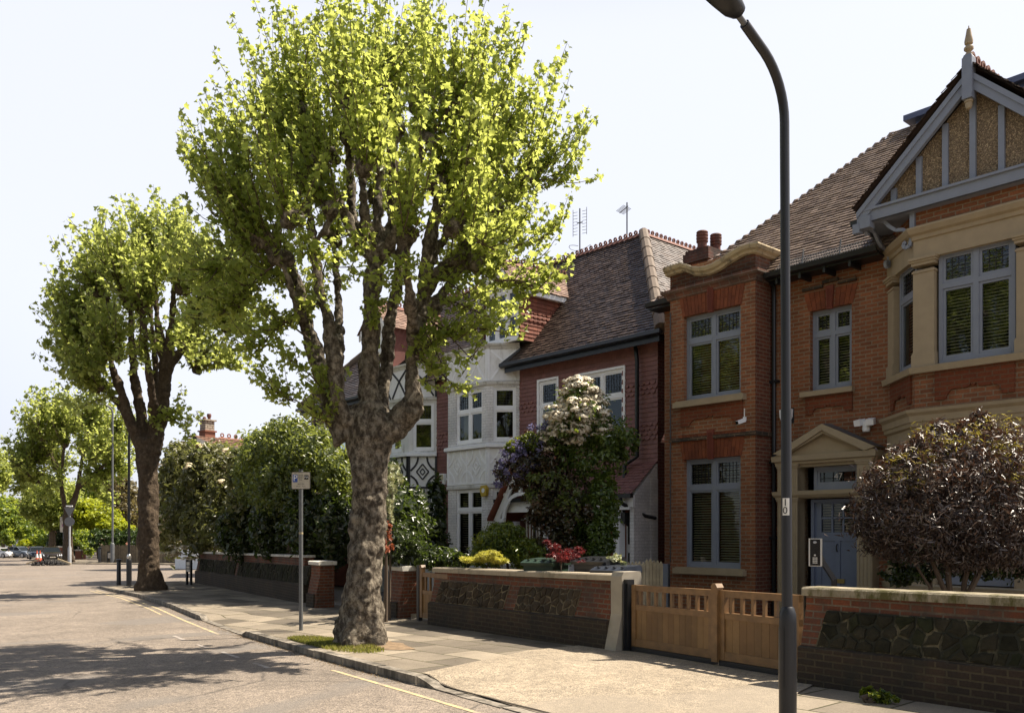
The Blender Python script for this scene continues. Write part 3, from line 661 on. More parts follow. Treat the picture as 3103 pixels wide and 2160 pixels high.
part('black_panel', MB().box(x0+.24,x0+.322,-.0655,-.0645,zt_-.135,zt_-.055), M['ink'], f_)
part('letter', MB().text('P', .16, pt(x0+.068, zt_-.113)), M['white'], f_)
part('letter', MB().text('MA', .055, pt(x0+.281, zt_-.095)), M['white'], f_)
part('lettering', MB().text('Permit', .034, pt(x0+.175, zt_-.062)).text('holders', .034, pt(x0+.175, zt_-.1)).text('only', .034, pt(x0+.175, zt_-.138)).text('Mon - Fri', .034, pt(x0+.175, zb+.088)).text('10 am - 3 pm', .034, pt(x0+.175, zb+.045)), M['ink'], f_)
# bollards
def bollard(label, px, py, top, r=.085, big=1.0):
    g = ground_at(px, py); H = at(px, top, g.y).z-g.z; r *= big
    t = thing('bollard', label, 'bollard', g, 0, 'cast iron bollards round the side road')
    part('bollard_post', MB().lathe(0,0,[(r*1.05,-.1),(r*1.02,.05),(r*.9,H-.1*big),(r*.85,H-.09*big)], 16), M['iron'], t, smooth=True)
    part('bollard_cap', MB().lathe(0,0,[(r*.9,H-.09*big),(r*1.32,H-.06*big),(r*1.35,H-.03*big),(r*.9,H-.005),(.01,H)], 16), M['iron'], t, smooth=True)
bollard('near dark bollard on the pavement corner, left of the black lamp post', 360, 1772, 1693)
bollard('far grey bollard before the board fence under the hedge, left of the grey lamp', 302, 1704, 1657, .1, 1.3)
bollard('far grey bollard beside the yellow grit box at the end of the rubble wall', 500, 1704, 1658, .1, 1.3)
def lamp_far(label, px, py, ysh, ytop, r0, r1, mat, arm, cap=None):
    g = ground_at(px, py); s = lambda y: at(px, y, g.y).z-g.z
    t = thing('street_lamp', label, 'street lamp', g, 0)
    part('base_column', MB().lathe(0,0,[(r0*1.05,-.1),(r0,.1),(r0,s(ysh)-.12),(r0*.9,s(ysh)-.05),(r1*1.1,s(ysh)),(r1,s(ysh)+.02)], 16), mat, t, smooth=True)
    Z = s(ytop); pts = [(0,0,s(ysh)),(0,0,Z-.7)]+[(arm*(1-math.cos(a_*PI/16))*.5, -abs(arm)*.5*(1-math.cos(a_*PI/16)), Z-.7+.7*math.sin(a_*PI/16)) for a_ in range(1, 9)]
    part('shaft', MB().tube(pts, r1, 12), mat, t, smooth=True)
    e_ = pts[-1]; part('lantern', MB().tube([e_, (e_[0]+arm*.15,e_[1]-.1,e_[2]+.02), (e_[0]+arm*.7,e_[1]-.5,e_[2]+.12), (e_[0]+arm*.9,e_[1]-.6,e_[2]+.12)], [r1,.1,.12,.04], 12), mat, t, smooth=True)
    if cap: part('collar_ball', MB().lathe(0,0,[(.02,s(ysh)+.18),(r0*.7,s(ysh)+.12),(r0*.85,s(ysh)+.05),(r0*.7,s(ysh)-.03)], 16), M['steel'], t, smooth=True)
lamp_far('slim black lamp post with a shiny collar beside the second plane trunk', 391, 1775, 1690, 1296, .1, .048, M['iron'], .22, True)
lamp_far('tall grey lamp post in front of the clipped hedge across the side road', 341, 1704, 1645, 1228, .17, .085, M['grey'], -1.2)
lamp_far('distant thin lamp post above the parked cars at far left', 100, 1683, 1650, 1575, .14, .09, M['grey'], -1.2)
# street name plates
def nameplate(label, px, py, wpx, ytop, ypl0, ypl1, rot):
    g = ground_at(px, py); s = lambda y: at(px, y, g.y).z-g.z
    w = wpx/FL*g.y; t = thing('street_name_sign', label, 'street sign', g, rot, 'street name plates')
    for x in (-w/2, w/2-.06): part('leg', MB().box(x,x+.07,-.03,.05,-.1,s(ytop)), M['black'], t)
    part('back_board', MB().box(-w/2+.02,w/2,.0,.03,s(ypl1)-.02,s(ytop)), M['black'], t)
    pl = part('name_plate', MB().box(-w/2+.075,w/2-.07,-.035,-.002,s(ypl1),s(ypl0)), M['signface'], t)
    zc = (s(ypl0)+s(ypl1))/2; hh = s(ypl0)-s(ypl1); q = lambda z: (lambda x, y, d: (x+.0, -.037-d, z+y))
    part('lettering', MB().text('AVENUE', hh*.24, q(zc+hh*.1)).text('ROAD', hh*.26, q(zc-hh*.22)), M['ink'], pl)
nameplate('cream street name plate on dark legs against the long rubble wall', 572, 1771, 30, 1696, 1702, 1731, -.75)
nameplate('far cream street name plate on the board fence behind the grey lamp', 336, 1703, 24, 1670, 1675, 1690, -.2)
# give-way pole seen from behind
g = ground_at(211,1706); s = lambda y: at(211, y, g.y).z-g.z
t = thing('traffic_sign', 'grey pole with backs of a triangle and a round sign before the far tree', 'traffic sign', g, .3)
part('post', MB().lathe(0,0,[(.15,-.1),(.15,s(1660)),(.075,s(1652)),(.075,s(1531))], 14), M['greylite'], t, smooth=True)
tw = 15/FL*g.y; part('triangle_plate', MB().prism([(-tw,s(1537)),(tw,s(1537)),(0,s(1568))], -.12, -.09, 'y'), M['grey'], t)
rr = 14/FL*g.y; part('round_plate', MB().prism([(rr*math.cos(k*PI/12), s(1580)+rr*math.sin(k*PI/12)) for k in range(24)], -.12, -.09, 'y'), M['grey'], t)
part('lamp_hood', MB().box(-tw*.6,tw*.6,-.25,-.05,s(1535),s(1531)), M['white'], t)
g = ground_at(192,1701); s = lambda y: at(192, y, g.y).z-g.z
t = thing('zone_sign', 'tall white parking zone board half hidden by the far plane trunk', 'sign', g, .15)
part('post', MB().tube([(0,.05,-.1),(0,.05,s(1566))], .06, 10), M['grey'], t)
hw = 9/FL*g.y; pl = part('zone_plate', MB().box(-hw,hw,-.06,-.02,s(1612),s(1566)), M['signface'], t)
rr = 5.5/FL*g.y; zc = s(1591)
part('round_symbol', MB().prism([(hw*.25+rr*math.cos(k*PI/12), zc+rr*math.sin(k*PI/12)) for k in range(24)], -.075, -.062, 'y'), plain('zone_red', (.45,.06,.05), .5), pl)
part('blue_disc', MB().prism([(hw*.25+rr*.75*math.cos(k*PI/12), zc+rr*.75*math.sin(k*PI/12)) for k in range(24)], -.085, -.076, 'y'), M['signblue'], pl)
part('lettering', MB().text('Controlled', hw*.42, lambda x, y, d: (x, -.063-d, s(1570)+y)).text('ZONE', hw*.55, lambda x, y, d: (x, -.063-d, s(1576.5)+y)), M['ink'], pl)
# yellow grit box
g = ground_at(516,1702); t = thing('grit_box', 'yellow grit box at the far end of the long wall', 'grit box', g, .1); w = 13/FL*g.y; H = at(516,1668,g.y).z-g.z
M['gritbox'] = plain('grit_yellow', (.62,.40,.04), .5)
part('box_body', MB().prism([(-w/2*.9,.02),(w/2*.9,.02),(w/2,H*.8),(-w/2,H*.8)], 0, .8, 'y'), M['gritbox'], t)
part('lid', MB().prism([(-.05,H*.8),(.85,H*.8),(.8,H),(.1,H*.92)], -w/2-.03, w/2+.03, 'x'), M['greylite'], t)
# cones and rubble in front of the parked car
M['conered'] = plain('cone_orange', (.55,.075,.02), .55); M['conewhite'] = plain('cone_sleeve', (.7,.68,.64), .5)
for lab, px in (('left one of the two orange and white traffic cones by the dark car', 112), ('right one of the two orange and white traffic cones by the dark car', 121.5)):
    g = ground_at(px, 1703); H = (36/FL*g.y); t = thing('traffic_cone', lab, 'traffic cone', g, .2, 'traffic cones by the roadworks')
    part('cone_base', MB().box(-H*.2,H*.2,-H*.2,H*.2,0,H*.06), M['conered'], t)
    part('cone_body', MB().lathe(0,0,[(H*.17,H*.06),(H*.115,H*.38)], 14).lathe(0,0,[(H*.065,H*.72),(H*.03,H)], 14), M['conered'], t, smooth=True)
    part('cone_sleeve', MB().lathe(0,0,[(H*.118,H*.38),(H*.067,H*.72)], 14), M['conewhite'], t, smooth=True)
g = ground_at(152,1709); t = thing('rubble_pile', 'heap of dark broken tarmac in the road before the dark car', 'rubble', g, .1)
m = MB(); rs = random.Random(3)
for i in range(90):
    a_ = rs.uniform(0, 2*PI); q = rs.random()**.6; x, y = 1.45*q*math.cos(a_), .8*q*math.sin(a_); h = .34*(1-q*q); s_ = rs.uniform(.1, .24); c_ = rs.uniform(0, 3)
    m.add([(x+s_*math.cos(c_+k*2.09)*rs.uniform(.7, 1.2), y+s_*math.sin(c_+k*2.09)*rs.uniform(.7, 1.2), h*rs.uniform(.6, 1.05)-.05) for k in range(3)]+[(x, y, h+rs.uniform(.05, .2)), (x, y, h-.3)], [(0,1,3),(1,2,3),(2,0,3),(0,2,4),(2,1,4),(1,0,4)])
part('tarmac_lump', m, plain('broken_tarmac', (.02,.019,.018), .9), t)
part('timber_edge', MB().bar((-1.7,-.5,.05),(-.7,-.3,.45),.12).bar((.8,-.5,.45),(1.9,-.6,.05),.12), M['fencelite'], t)
# ================================================================== HOUSE HELPERS
def window(house, xf, x0, x1, z0, z1, fm, y=.1, cols=2, tr=None, blind=None, leaded=True, fw=.06, mw=.085, case=True, open_lower=False, curtain=None, back=True, blind_tilt=.5, blind_bottom=None):
    """casement window set in local facade coords: frame > panes, blind, dark room behind"""
    f = MB(xf); g = MB(xf); c = MB(xf)
    f.box(x0,x0+fw,y,y+.09,z0,z1).box(x1-fw,x1,y,y+.09,z0,z1).box(x0+fw,x1-fw,y,y+.09,z1-fw,z1).box(x0+fw,x1-fw,y-.004,y+.09,z0,z0+fw*1.4)
    w = (x1-x0-2*fw-mw*(cols-1))/cols; trz = z0+(z1-z0)*tr if tr else None; pan = []
    for i in range(cols):
        a = x0+fw+i*(w+mw); b = a+w
        if i: f.box(a-mw,a,y,y+.09,z0+fw*1.4,z1-fw)
        if trz:
            f.box(a,b,y-.002,y+.088,trz-mw/2,trz+mw/2); pan.append((a,b,z0+fw*1.4,trz-mw/2,0)); pan.append((a,b,trz+mw/2,z1-fw,1))
        else: pan.append((a,b,z0+fw*1.4,z1-fw,0))
    q = .042 if case else .012
    for a, b, c0, c1, top in pan:
        yy = y+.018
        f.box(a,a+q,yy,yy+.05,c0,c1).box(b-q,b,yy,yy+.05,c0,c1).box(a+q,b-q,yy,yy+.05,c1-q,c1).box(a+q,b-q,yy,yy+.05,c0,c0+q*1.2)
        g.poly([(a+q,yy+.025,c0+q*1.2),(b-q,yy+.025,c0+q*1.2),(b-q,yy+.025,c1-q),(a+q,yy+.025,c1-q)])
        if leaded and top:
            n = max(3, round((b-a)/.105)); k = max(3, round((c1-c0)/.095))
            for i in range(1, n): x = a+q+(b-a-2*q)*i/n; c.box(x-.005,x+.005,yy+.016,yy+.034,c0+q,c1-q)
            for i in range(1, k): z = c0+q+(c1-c0-2*q)*i/k; c.box(a+q,b-q,yy+.018,yy+.032,z-.005,z+.005)
    fo = part('window', f, fm, house)
    part('pane', g, M['glass'], fo, recalc=False)
    if c.v: part('lead_came', c, M['came'], fo)
    if blind:
        bl = MB(xf); z = z1-fw-.02; bb = blind_bottom or z0+fw
        while z > bb:
            for a, b, *_ in pan[::(2 if trz else 1)]:
                dz = .022*blind_tilt; bl.add([(a,y+.15,z-dz),(b,y+.15,z-dz),(b,y+.195,z+dz),(a,y+.195,z+dz),(a,y+.15,z-dz+.003),(b,y+.15,z-dz+.003),(b,y+.195,z+dz+.003),(a,y+.195,z+dz+.003)],[(0,1,2,3),(4,5,6,7),(0,1,5,4)])
            z -= .052
        part('blind', bl, M['blind'], fo)
    if curtain:
        for a, b in curtain:
            cm = MB(xf); n = 18
            for i in range(n):
                u0, u1 = a+(b-a)*i/n, a+(b-a)*(i+1)/n; y0, y1 = y+.22+.03*math.sin(i*2.1), y+.22+.03*math.sin((i+1)*2.1)
                cm.poly([(u0,y0,z0+.05),(u1,y1,z0+.05),(u1,y1,z1-.05),(u0,y0,z1-.05)])
            part('curtain', cm, M['curtain'], fo)
    if back:
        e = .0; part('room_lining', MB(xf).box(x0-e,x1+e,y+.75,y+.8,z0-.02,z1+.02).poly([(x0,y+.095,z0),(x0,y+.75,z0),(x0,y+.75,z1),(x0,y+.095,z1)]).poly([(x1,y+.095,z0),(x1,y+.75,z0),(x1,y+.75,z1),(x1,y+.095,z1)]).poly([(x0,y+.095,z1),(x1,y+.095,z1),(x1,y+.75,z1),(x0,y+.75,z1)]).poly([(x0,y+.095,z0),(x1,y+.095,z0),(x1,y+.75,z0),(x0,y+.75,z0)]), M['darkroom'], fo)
    return fo
def tiles(mb, A, B, Cc, D, course=.105, wid=.17, lift=.026, jit=.006, skip=None):
    """plain tiles: A,B eave left/right; D,Cc top left/right; every tile its own piece"""
    A, B, Cc, D = map(Vector, (A, B, Cc, D)); n = (B-A).cross(D-A)
    if n.length < 1e-6: n = (B-A).cross(Cc-A)
    n.normalize()
    if n.z < 0: n = -n
    L = max((D-A).length, (Cc-B).length)
    ax = (B-A).normalized(); up = ax.cross(n).normalized() if False else n.cross(ax).normalized()
    if up.z < 0: up = -up
    h = (Cc-A).dot(up) if abs((Cc-A).dot(up)) > .01 else (D-A).dot(up); rowsn = max(1, int(h/course))
    for r in range(rowsn):
        t0, t1 = r/rowsn, min(1.0, (r+1.25)/rowsn)
        l0, r0 = A+(D-A)*t0, B+(Cc-B)*t0; l1, r1 = A+(D-A)*t1, B+(Cc-B)*t1
        s0, e0 = (l0-A).dot(ax), (r0-A).dot(ax); s1, e1 = (l1-A).dot(ax), (r1-A).dot(ax)
        y0, y1 = (l0-A).dot(up), (l1-A).dot(up)
        x = min(s0, s1)+(wid/2 if r % 2 else 0)-wid
        while x < max(e0, e1):
            a, b = x+.003, x+wid-.003; x += wid
            a0, b0 = max(a, s0), min(b, e0); a1, b1 = max(a, s1), min(b, e1)
            if b0-a0 < .01: continue
            if b1-a1 < .01: a1, b1 = min(max(a0, s1), e1), min(max(b0, s1), e1)
            j = lift+random.uniform(-jit, jit); j2 = j+random.uniform(-jit, jit)*.5; dy = random.uniform(-.006, .006)
            P = [A+ax*a0+up*(y0+dy)+n*j, A+ax*b0+up*(y0+dy)+n*j2, A+ax*b1+up*y1+n*.002, A+ax*a1+up*y1+n*.002, A+ax*a0+up*(y0+dy)+n*(j-.022), A+ax*b0+up*(y0+dy)+n*(j2-.022)]
            mb.add(P, [(0,1,2,3),(4,5,1,0)])
    return mb
def hung(mb, xf_, x0, x1, z0, z1, ops=(), course=.11, wid=.165, flare=0, scallop=()):
    """vertical tile hanging as overlapping strips with open joints; scalloped bands"""
    m = MB(xf_); r = 0; z = z0
    while z < z1-.02:
        zt = min(z+course*1.05, z1); sc = any(a < z+course/2 < b for a, b in scallop)
        x = x0-(wid/2 if r % 2 else 0)
        while x < x1:
            a, b = max(x+.002, x0), min(x+wid-.002, x1); x += wid
            if b-a < .01: continue
            cx, cz = (a+b)/2, z+course/2
            if any(o[0] < cx < o[1] and o[2] < cz < o[3] for o in ops): continue
            y = -.022+random.uniform(-.004, .004)
            if sc and b-a > wid*.8:
                rr = (b-a)/2; pts = [(cx-rr*math.cos(k*PI/6), z+.05-.058*math.sin(k*PI/6)) for k in range(7)]
                lo = [(px_, y-.012, pz_) for px_, pz_ in pts]; m.poly([(a,-.004,zt),*lo,(b,-.004,zt)])
                for k in range(6): m.poly([lo[k],lo[k+1],(lo[k+1][0],y+.02,lo[k+1][2]),(lo[k][0],y+.02,lo[k][2])])
            else:
                m.add([(a,y,z),(b,y,z),(b,-.004,zt),(a,-.004,zt),(a,y+.02,z),(b,y+.02,z)], [(0,1,2,3),(4,5,1,0)])
        z += course; r += 1
    mb.v, base = mb.v+m.v, len(mb.v); mb.f += [tuple(i+base for i in f) for f in m.f]; return mb
def arch_lintel(house, xf, x0, x1, z0, h, y=-.004, flare=.10):
    """flat gauged arch of tapered bricks with a ribbed keystone"""
    m = MB(xf); n = max(8, int((x1-x0)/.085)); cx = (x0+x1)/2; kw = .13
    for i in range(n):
        a0, b0 = x0+(x1-x0)*i/n, x0+(x1-x0)*(i+1)/n
        if abs((a0+b0)/2-cx) < kw*.62: continue
        f = lambda x: cx+(x-cx)*(1+flare*2/(x1-x0))
        g = .004; zm = h*(.62 if i % 2 else .38)
        for za, zb in ((0, zm-g), (zm+g, h)):
            A = lambda x, z: x+(f(x)-x)*z/h
            m.add([(A(a0,za)+g,y-.008,z0+za),(A(b0,za)-g,y-.008,z0+za),(A(b0,zb)-g,y-.008,z0+zb),(A(a0,zb)+g,y-.008,z0+zb),(A(a0,za)+g,y+.02,z0+za),(A(b0,za)-g,y+.02,z0+za),(A(b0,zb)-g,y+.02,z0+zb),(A(a0,zb)+g,y+.02,z0+zb)],
                  [(0,1,2,3),(0,4,5,1),(1,5,6,2),(3,2,6,7),(0,3,7,4)])
    part('flat_arch', m, M['arch'], house)
    k = MB(xf).prism([(cx-kw*.42,z0-.03),(cx+kw*.42,z0-.03),(cx+kw*.62,z0+h+.05),(cx-kw*.62,z0+h+.05)], y-.05, y+.02, 'y')
    for i in range(4): a = cx-kw*.36+i*kw*.2; k.box(a,a+kw*.1,y-.064,y-.05,z0,z0+h-.01)
    part('keystone', k, M['keystone'], house)
def apron_panel(house, xf, x0, x1, z0, z1):
    """raised brick apron below a sill with an ogee lower edge"""
    cx = (x0+x1)/2; w = (x1-x0)/2
    prof = [(-1,0),(-.72,0),(-.66,.18),(-.58,.30),(-.45,.33),(-.2,.31),(-.1,.36),(-.07,.45),(-.03,.36),(.03,.36),(.07,.45),(.1,.36),(.2,.31),(.45,.33),(.58,.30),(.66,.18),(.72,0),(1,0),(1,1),(-1,1)]
    part('brick_apron', MB(xf).prism([(cx+a*w, z0+b*(z1-z0)) for a, b in prof], -.035, .01, 'y'), M['apronbrick'], house)
M['apronbrick'] = brick('red_apron_brick', (.21,.058,.023), (.17,.046,.02), (.17,.09,.05), bmp=.35)
def crest(mb, p, q, step=.19, h=.115):
    """ridge with a pierced, scalloped crest"""
    p, q = Vector(p), Vector(q); d = (q-p); n = max(1, int(d.length/step)); d = d/n; dn = d.normalized(); sd = dn.cross(Vector((0,0,1))).normalized()
    for i in range(n):
        a = p+d*i; b = a+d*.97
        for s_ in (-1, 1): mb.add([tuple(a+sd*s_*.13-Vector((0,0,.1))),tuple(b+sd*s_*.13-Vector((0,0,.1))),tuple(b+Vector((0,0,.03))),tuple(a+Vector((0,0,.03)))], [(0,1,2,3)])
        c = (a+b)/2+Vector((0,0,.02+h*.5)); ro, ri = h*.55, h*.27; N = 10; vs = []
        for k in range(N):
            t = 2*PI*k/N; e = dn*math.cos(t)+Vector((0,0,1))*math.sin(t); vs += [tuple(c+e*ro+sd*.02), tuple(c+e*ri+sd*.02), tuple(c+e*ro-sd*.02), tuple(c+e*ri-sd*.02)]
        fs = []
        for k in range(N):
            i0, i1 = 4*k, 4*((k+1) % N); fs += [(i0,i1,i1+1,i0+1),(i0+2,i0+3,i1+3,i1+2),(i0,i0+2,i1+2,i1),(i0+1,i1+1,i1+3,i0+3)]
        mb.add(vs, fs)
    return mb
def moulding(xf, pts, prof):
    """sweep a profile [(out, z)] along a plan polyline pts[(x,y)] (out = towards the street)"""
    m = MB(xf); P = [Vector((a, b)) for a, b in pts]; n = len(P); k = len(prof); vs = []
    for i in range(n):
        d0 = (P[i]-P[i-1]).normalized() if i else (P[1]-P[0]).normalized(); d1 = (P[i+1]-P[i]).normalized() if i < n-1 else d0
        n0, n1 = Vector((d0.y, -d0.x)), Vector((d1.y, -d1.x)); mt = (n0+n1); mt = mt/max(.3, mt.length_squared)*2
        for o, z in prof: q = P[i]+mt*o; vs.append((q.x, q.y, z))
    fs = []
    for i in range(n-1):
        for j in range(k): fs.append((i*k+j, (i+1)*k+j, (i+1)*k+(j+1) % k, i*k+(j+1) % k))
    fs += [tuple(range(k)), tuple(range((n-1)*k, n*k))]
    return m.add(vs, fs)
def aerial(house, base, H, kind, ang):
    m = MB(); u, v, z = base; m.tube([(u,v,z),(u,v,z+H)], .022, 6); c, s_ = math.cos(ang), math.sin(ang)
    if kind == 'yagi':
        m.tube([(u-.1*c,v-.1*s_,z+H-.15),(u+.75*c,v+.75*s_,z+H-.05)], .014, 5)
        for i in range(8):
            q = i*.1; x, y, zz = u+q*c, v+q*s_, z+H-.14+q*.12; m.tube([(x+s_*.13,y-c*.13,zz-.05),(x-s_*.13,y+c*.13,zz+.05)], .008, 4)
    else:
        for k in (-1, 1):
            for i in range(8): m.tube([(u+k*.08*c,v+k*.08*s_,z+H-.1-i*.1),(u+k*.24*c,v+k*.24*s_,z+H-.1-i*.1)], .007, 4)
            m.tube([(u+k*.24*c,v+k*.24*s_,z+H),(u+k*.24*c,v+k*.24*s_,z+H-.85)], .009, 4)
        m.tube([(u-.1*c,v-.1*s_,z+H-.45),(u+.1*c,v+.1*s_,z+H-.45)], .02, 5)
        m.tube([(u+.35*math.cos(k*.5)*c,v+.35*math.cos(k*.5)*s_+.35*math.sin(k*.5)*.6,z+.62+.05*math.sin(k)) for k in range(11)], .009, 4)
    part('aerial', m, M['grey'], house)
# ================================================================== BRICK HOUSE (No. 47)
VM, VT = 15.46, 14.85
B = thing('brick_house', 'orange brick house with blue-grey window frames, half-timbered gable and number 47 over the door', 'house', (-9.7, VM, 0))
F0 = XF(0, VM); FT = XF(0, VT)
uL = -12.45; uR = -2.0
wu = [U(2455,VM), U(2581,VM)]; wz = [Zv(2520,1179,VM), Zv(2520,931,VM)]
d0, d1 = U(2416,15.2), U(2596,15.2)
MAIN = MB(F0); MAIN.wall(uL,uR,-.3,6.72,0,[(wu[0],wu[1],wz[0],wz[1]),(d0,d1,-.3,3.02)],.12)
MAIN.poly([(uL,0,-.3),(uL,8,-.3),(uL,8,6.72),(uL,0,6.72)]).poly([(uR,0,-.3),(uR,8,-.3),(uR,8,6.72),(uR,0,6.72)]).poly([(uL,8,-.3),(uR,8,-.3),(uR,8,6.72),(uL,8,6.72)])
part('brick_wall', MAIN, M['brick'], B)
# --- projecting tower bay
tL, tR = U(2031,VT), U(2289,VT)
wa = [U(2072,VT), U(2244,VT)]; up = [Zv(2078,1218,VT), Zv(2072,961,VT)]; lo = [Zv(2150,1722,VT), Zv(2072,1393,VT)]
T = MB(FT).wall(tL,tR,-.3,7.2,0,[(wa[0],wa[1],*up),(wa[0],wa[1],*lo)],.12)
T.poly([(tL,0,-.3),(tL,.61,-.3),(tL,.61,6.7),(tL,0,6.7)])
part('tower_wall', T, M['brick'], B)
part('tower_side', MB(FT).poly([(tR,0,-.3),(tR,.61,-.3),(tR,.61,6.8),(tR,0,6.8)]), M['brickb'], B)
for zz in (up, lo):
    window(B, FT, wa[0], wa[1], zz[0], zz[1], M['blue'], .1, 2, .70 if zz is up else .73, blind=True, blind_tilt=.5)
    arch_lintel(B, FT, wa[0]-.03, wa[1]+.03, zz[1], .52)
    part('sill', MB(FT).box(wa[0]-.2,wa[1]+.14,-.13,.12,zz[0]-.12,zz[0]-.01).box(wa[0]-.16,wa[1]+.1,-.10,.12,zz[0]-.01,zz[0]+.015), M['stone'], B)
apron_panel(B, FT, wa[0]-.06, wa[1]+.06, up[0]-.52, up[0]-.12)
zs = Zv(2289,1306,VT)
part('brick_band', moulding(FT, [(tL,.0),(tR,.0),(tR,.61)], [(-.02,zs-.07),(.05,zs-.07),(.055,zs),(-.02,zs+.015)]), M['bandbrick'], B)
# parapet and its S-curved coping
zc = Zv(2290,826,VT)
part('stone_band', moulding(FT, [(tL-.02,.25),(tL-.02,.0),(tR,.0),(tR,.61)], [(-.02,zc-.16),(.03,zc-.14),(.07,zc-.06),(.14,zc+.0),(.14,zc+.05),(-.02,zc+.08)]), M['parbrick'], B)
top = [UZ(x, y, 14.72) for x, y in ((2010,812),(2036,803),(2063,795),(2078,800),(2094,806),(2116,808),(2138,805),(2160,797),(2182,784),(2204,768),(2226,755),(2245,744),(2270,737),(2300,732))]
pp = [(max(tL, min(tR, x)), z-.17) for x, z in top]
par = MB().prism([(tL,zc+.05)]+[(tL,pp[0][1])]+pp[2:]+[(tR,pp[-1][1]),(tR,zc+.05)], VT, VT+.33, 'y').box(tR-.3,tR,VT+.33,VM+.3,zc+.05,pp[-1][1]).box(tL,tL+.3,VT+.33,VM+.3,zc+.05,pp[0][1])
part('parapet', par, M['parbrick'], B)
prof = [(.0,0),(.06,.02),(.08,.06),(.13,.09),(.16,.15),(.15,.18)]
cm = MB(); vs = []; fs = []; k = len(prof)+2
line = [(x, z-.18) for x, z in top]; line[-1] = (tR+.0, line[-1][1])
for i, (x, z) in enumerate(line):
    for o, dz in [(-.36,0)]+prof+[(-.36,.18)]: vs.append((x+(o if i == len(line)-1 and o > 0 else 0), VT-o, z+dz))
for i in range(len(line)-1):
    for j in range(k): fs.append((i*k+j, (i+1)*k+j, (i+1)*k+(j+1) % k, i*k+(j+1) % k))
fs += [tuple(range(k)), tuple(range((len(line)-1)*k, len(line)*k))]; cm.add(vs, fs)
zt = line[-1][1]; ret = MB(); vs = []; fs = []
for y in (0, 1):
    for o, dz in [(-.34,0)]+prof+[(-.34,.18)]: vs.append((tR+o, (VT-(o if o > 0 else 0)) if y == 0 else VM+.35, zt+dz))
for j in range(k): fs.append((j, k+j, k+(j+1) % k, (j+1) % k))
cm.add(vs, fs+[tuple(range(k, 2*k))])
part('parapet_coping', cm, M['coping'], B, smooth=True, sharp=25)
# --- first-floor window over the door
window(B, F0, wu[0], wu[1], wz[0], wz[1], M['blue'], .1, 2, .70, blind=True, blind_tilt=.5)
arch_lintel(B, F0, wu[0]-.03, wu[1]+.03, wz[1], .36)
part('label_mould', MB(F0).box(wu[0]-.14,wu[0]+.28,-.06,.02,wz[1]+.4,wz[1]+.46).box(wu[0]+.28,wu[1]-.25,-.06,.02,wz[1]+.47,wz[1]+.53).box(wu[1]-.25,wu[1]+.1,-.06,.02,wz[1]+.4,wz[1]+.46), M['bandbrick'], B)
part('sill', MB(F0).box(wu[0]-.16,wu[1]+.06,-.12,.12,wz[0]-.10,wz[0]-.005), M['stone'], B)
apron_panel(B, F0, wu[0]-.08, wu[1]+.02, wz[0]-.44, wz[0]-.1)
# --- door case with pediment
V1 = 15.2; P = XF(0, V1); uc = (d0+d1)/2
zE, zF = Zv(2500,1384,V1), Zv(2500,1488,V1)
pl0, pl1 = U(2356,V1), U(2643,V1)
for a, b in ((pl0, d0), (d1, pl1)):
    pil = MB(P).box(a,b,0,.3,-.2,zF-.1).box(a,b,0,.3,zF+.02,zE-.1).box(a-.03,b+.03,-.03,.3,-.2,.12)
    for zz in (zF-.1, zE-.1): pil.box(a-.015,b+.015,-.02,.3,zz-.07,zz).box(a-.03,b+.03,-.035,.3,zz-.03,zz)
    n = 4
    for i in range(n):
        x = a+(b-a)*(i+.5)/n; pil.box(x-.016,x+.016,-.011,0,.2,zF-.24).box(x-.016,x+.016,-.011,0,zF+.1,zE-.24)
    part('pilaster', pil, M['stone'], B)
part('cornice', moulding(P, [(pl0-.02,.28),(pl0-.02,0),(pl1+.02,0),(pl1+.02,.28)], [(-.25,zE-.1),(.02,zE-.1),(.03,zE-.06),(.07,zE-.04),(.08,zE+.06),(-.25,zE+.06)]), M['stone'], B)
part('transom_cornice', moulding(P, [(pl0-.02,.28),(pl0-.02,0),(pl1+.02,0),(pl1+.02,.28)], [(-.25,zF-.1),(.02,zF-.1),(.06,zF-.05),(.07,zF+.02),(-.25,zF+.03)]), M['stone'], B)
zA = Zv(2490,1285,V1-.08); e0, e1 = U(2344,V1-.08), U(2653,V1-.08); ec = (e0+e1)/2; zb = zE+.06
rise = (zA-zb-.05)
ped = MB()
for s_, ee in ((0, e0), (1, e1)):
    for o, th, lo_ in ((-.10,.10,.06),(-.06,.10,.0)):
        t0 = lo_; ped.add([(ee,V1+o,zb+t0),(ec,V1+o,zb+t0+rise),(ec,V1+o,zb+t0+rise-th*1.2),(ee+(.2 if s_ == 0 else -.2),V1+o,zb),(ee,V1+.26,zb+t0),(ec,V1+.26,zb+t0+rise),(ec,V1+.26,zb+t0+rise-th*1.2),(ee+(.2 if s_ == 0 else -.2),V1+.26,zb)],
            [(0,1,2,3),(4,7,6,5),(0,4,5,1),(3,2,6,7),(0,3,7,4)])
part('pediment', ped, M['stone'], B)
part('tympanum', MB().prism([(e0+.15,zb),(e1-.15,zb),(ec,zb+rise-.02)], V1+.06, V1+.26, 'y'), M['stone'], B)
part('pediment_lead', MB().add([(e0-.02,V1-.1,zb+.065),(ec,V1-.1,zb+.065+rise),(e1+.02,V1-.1,zb+.065),(e0-.02,VM,zb+.065),(ec,VM,zb+.085+rise),(e1+.02,VM,zb+.065)], [(0,1,4,3),(1,2,5,4)]), M['grey'], B)
dv = VM-.02; D = XF(0, dv)
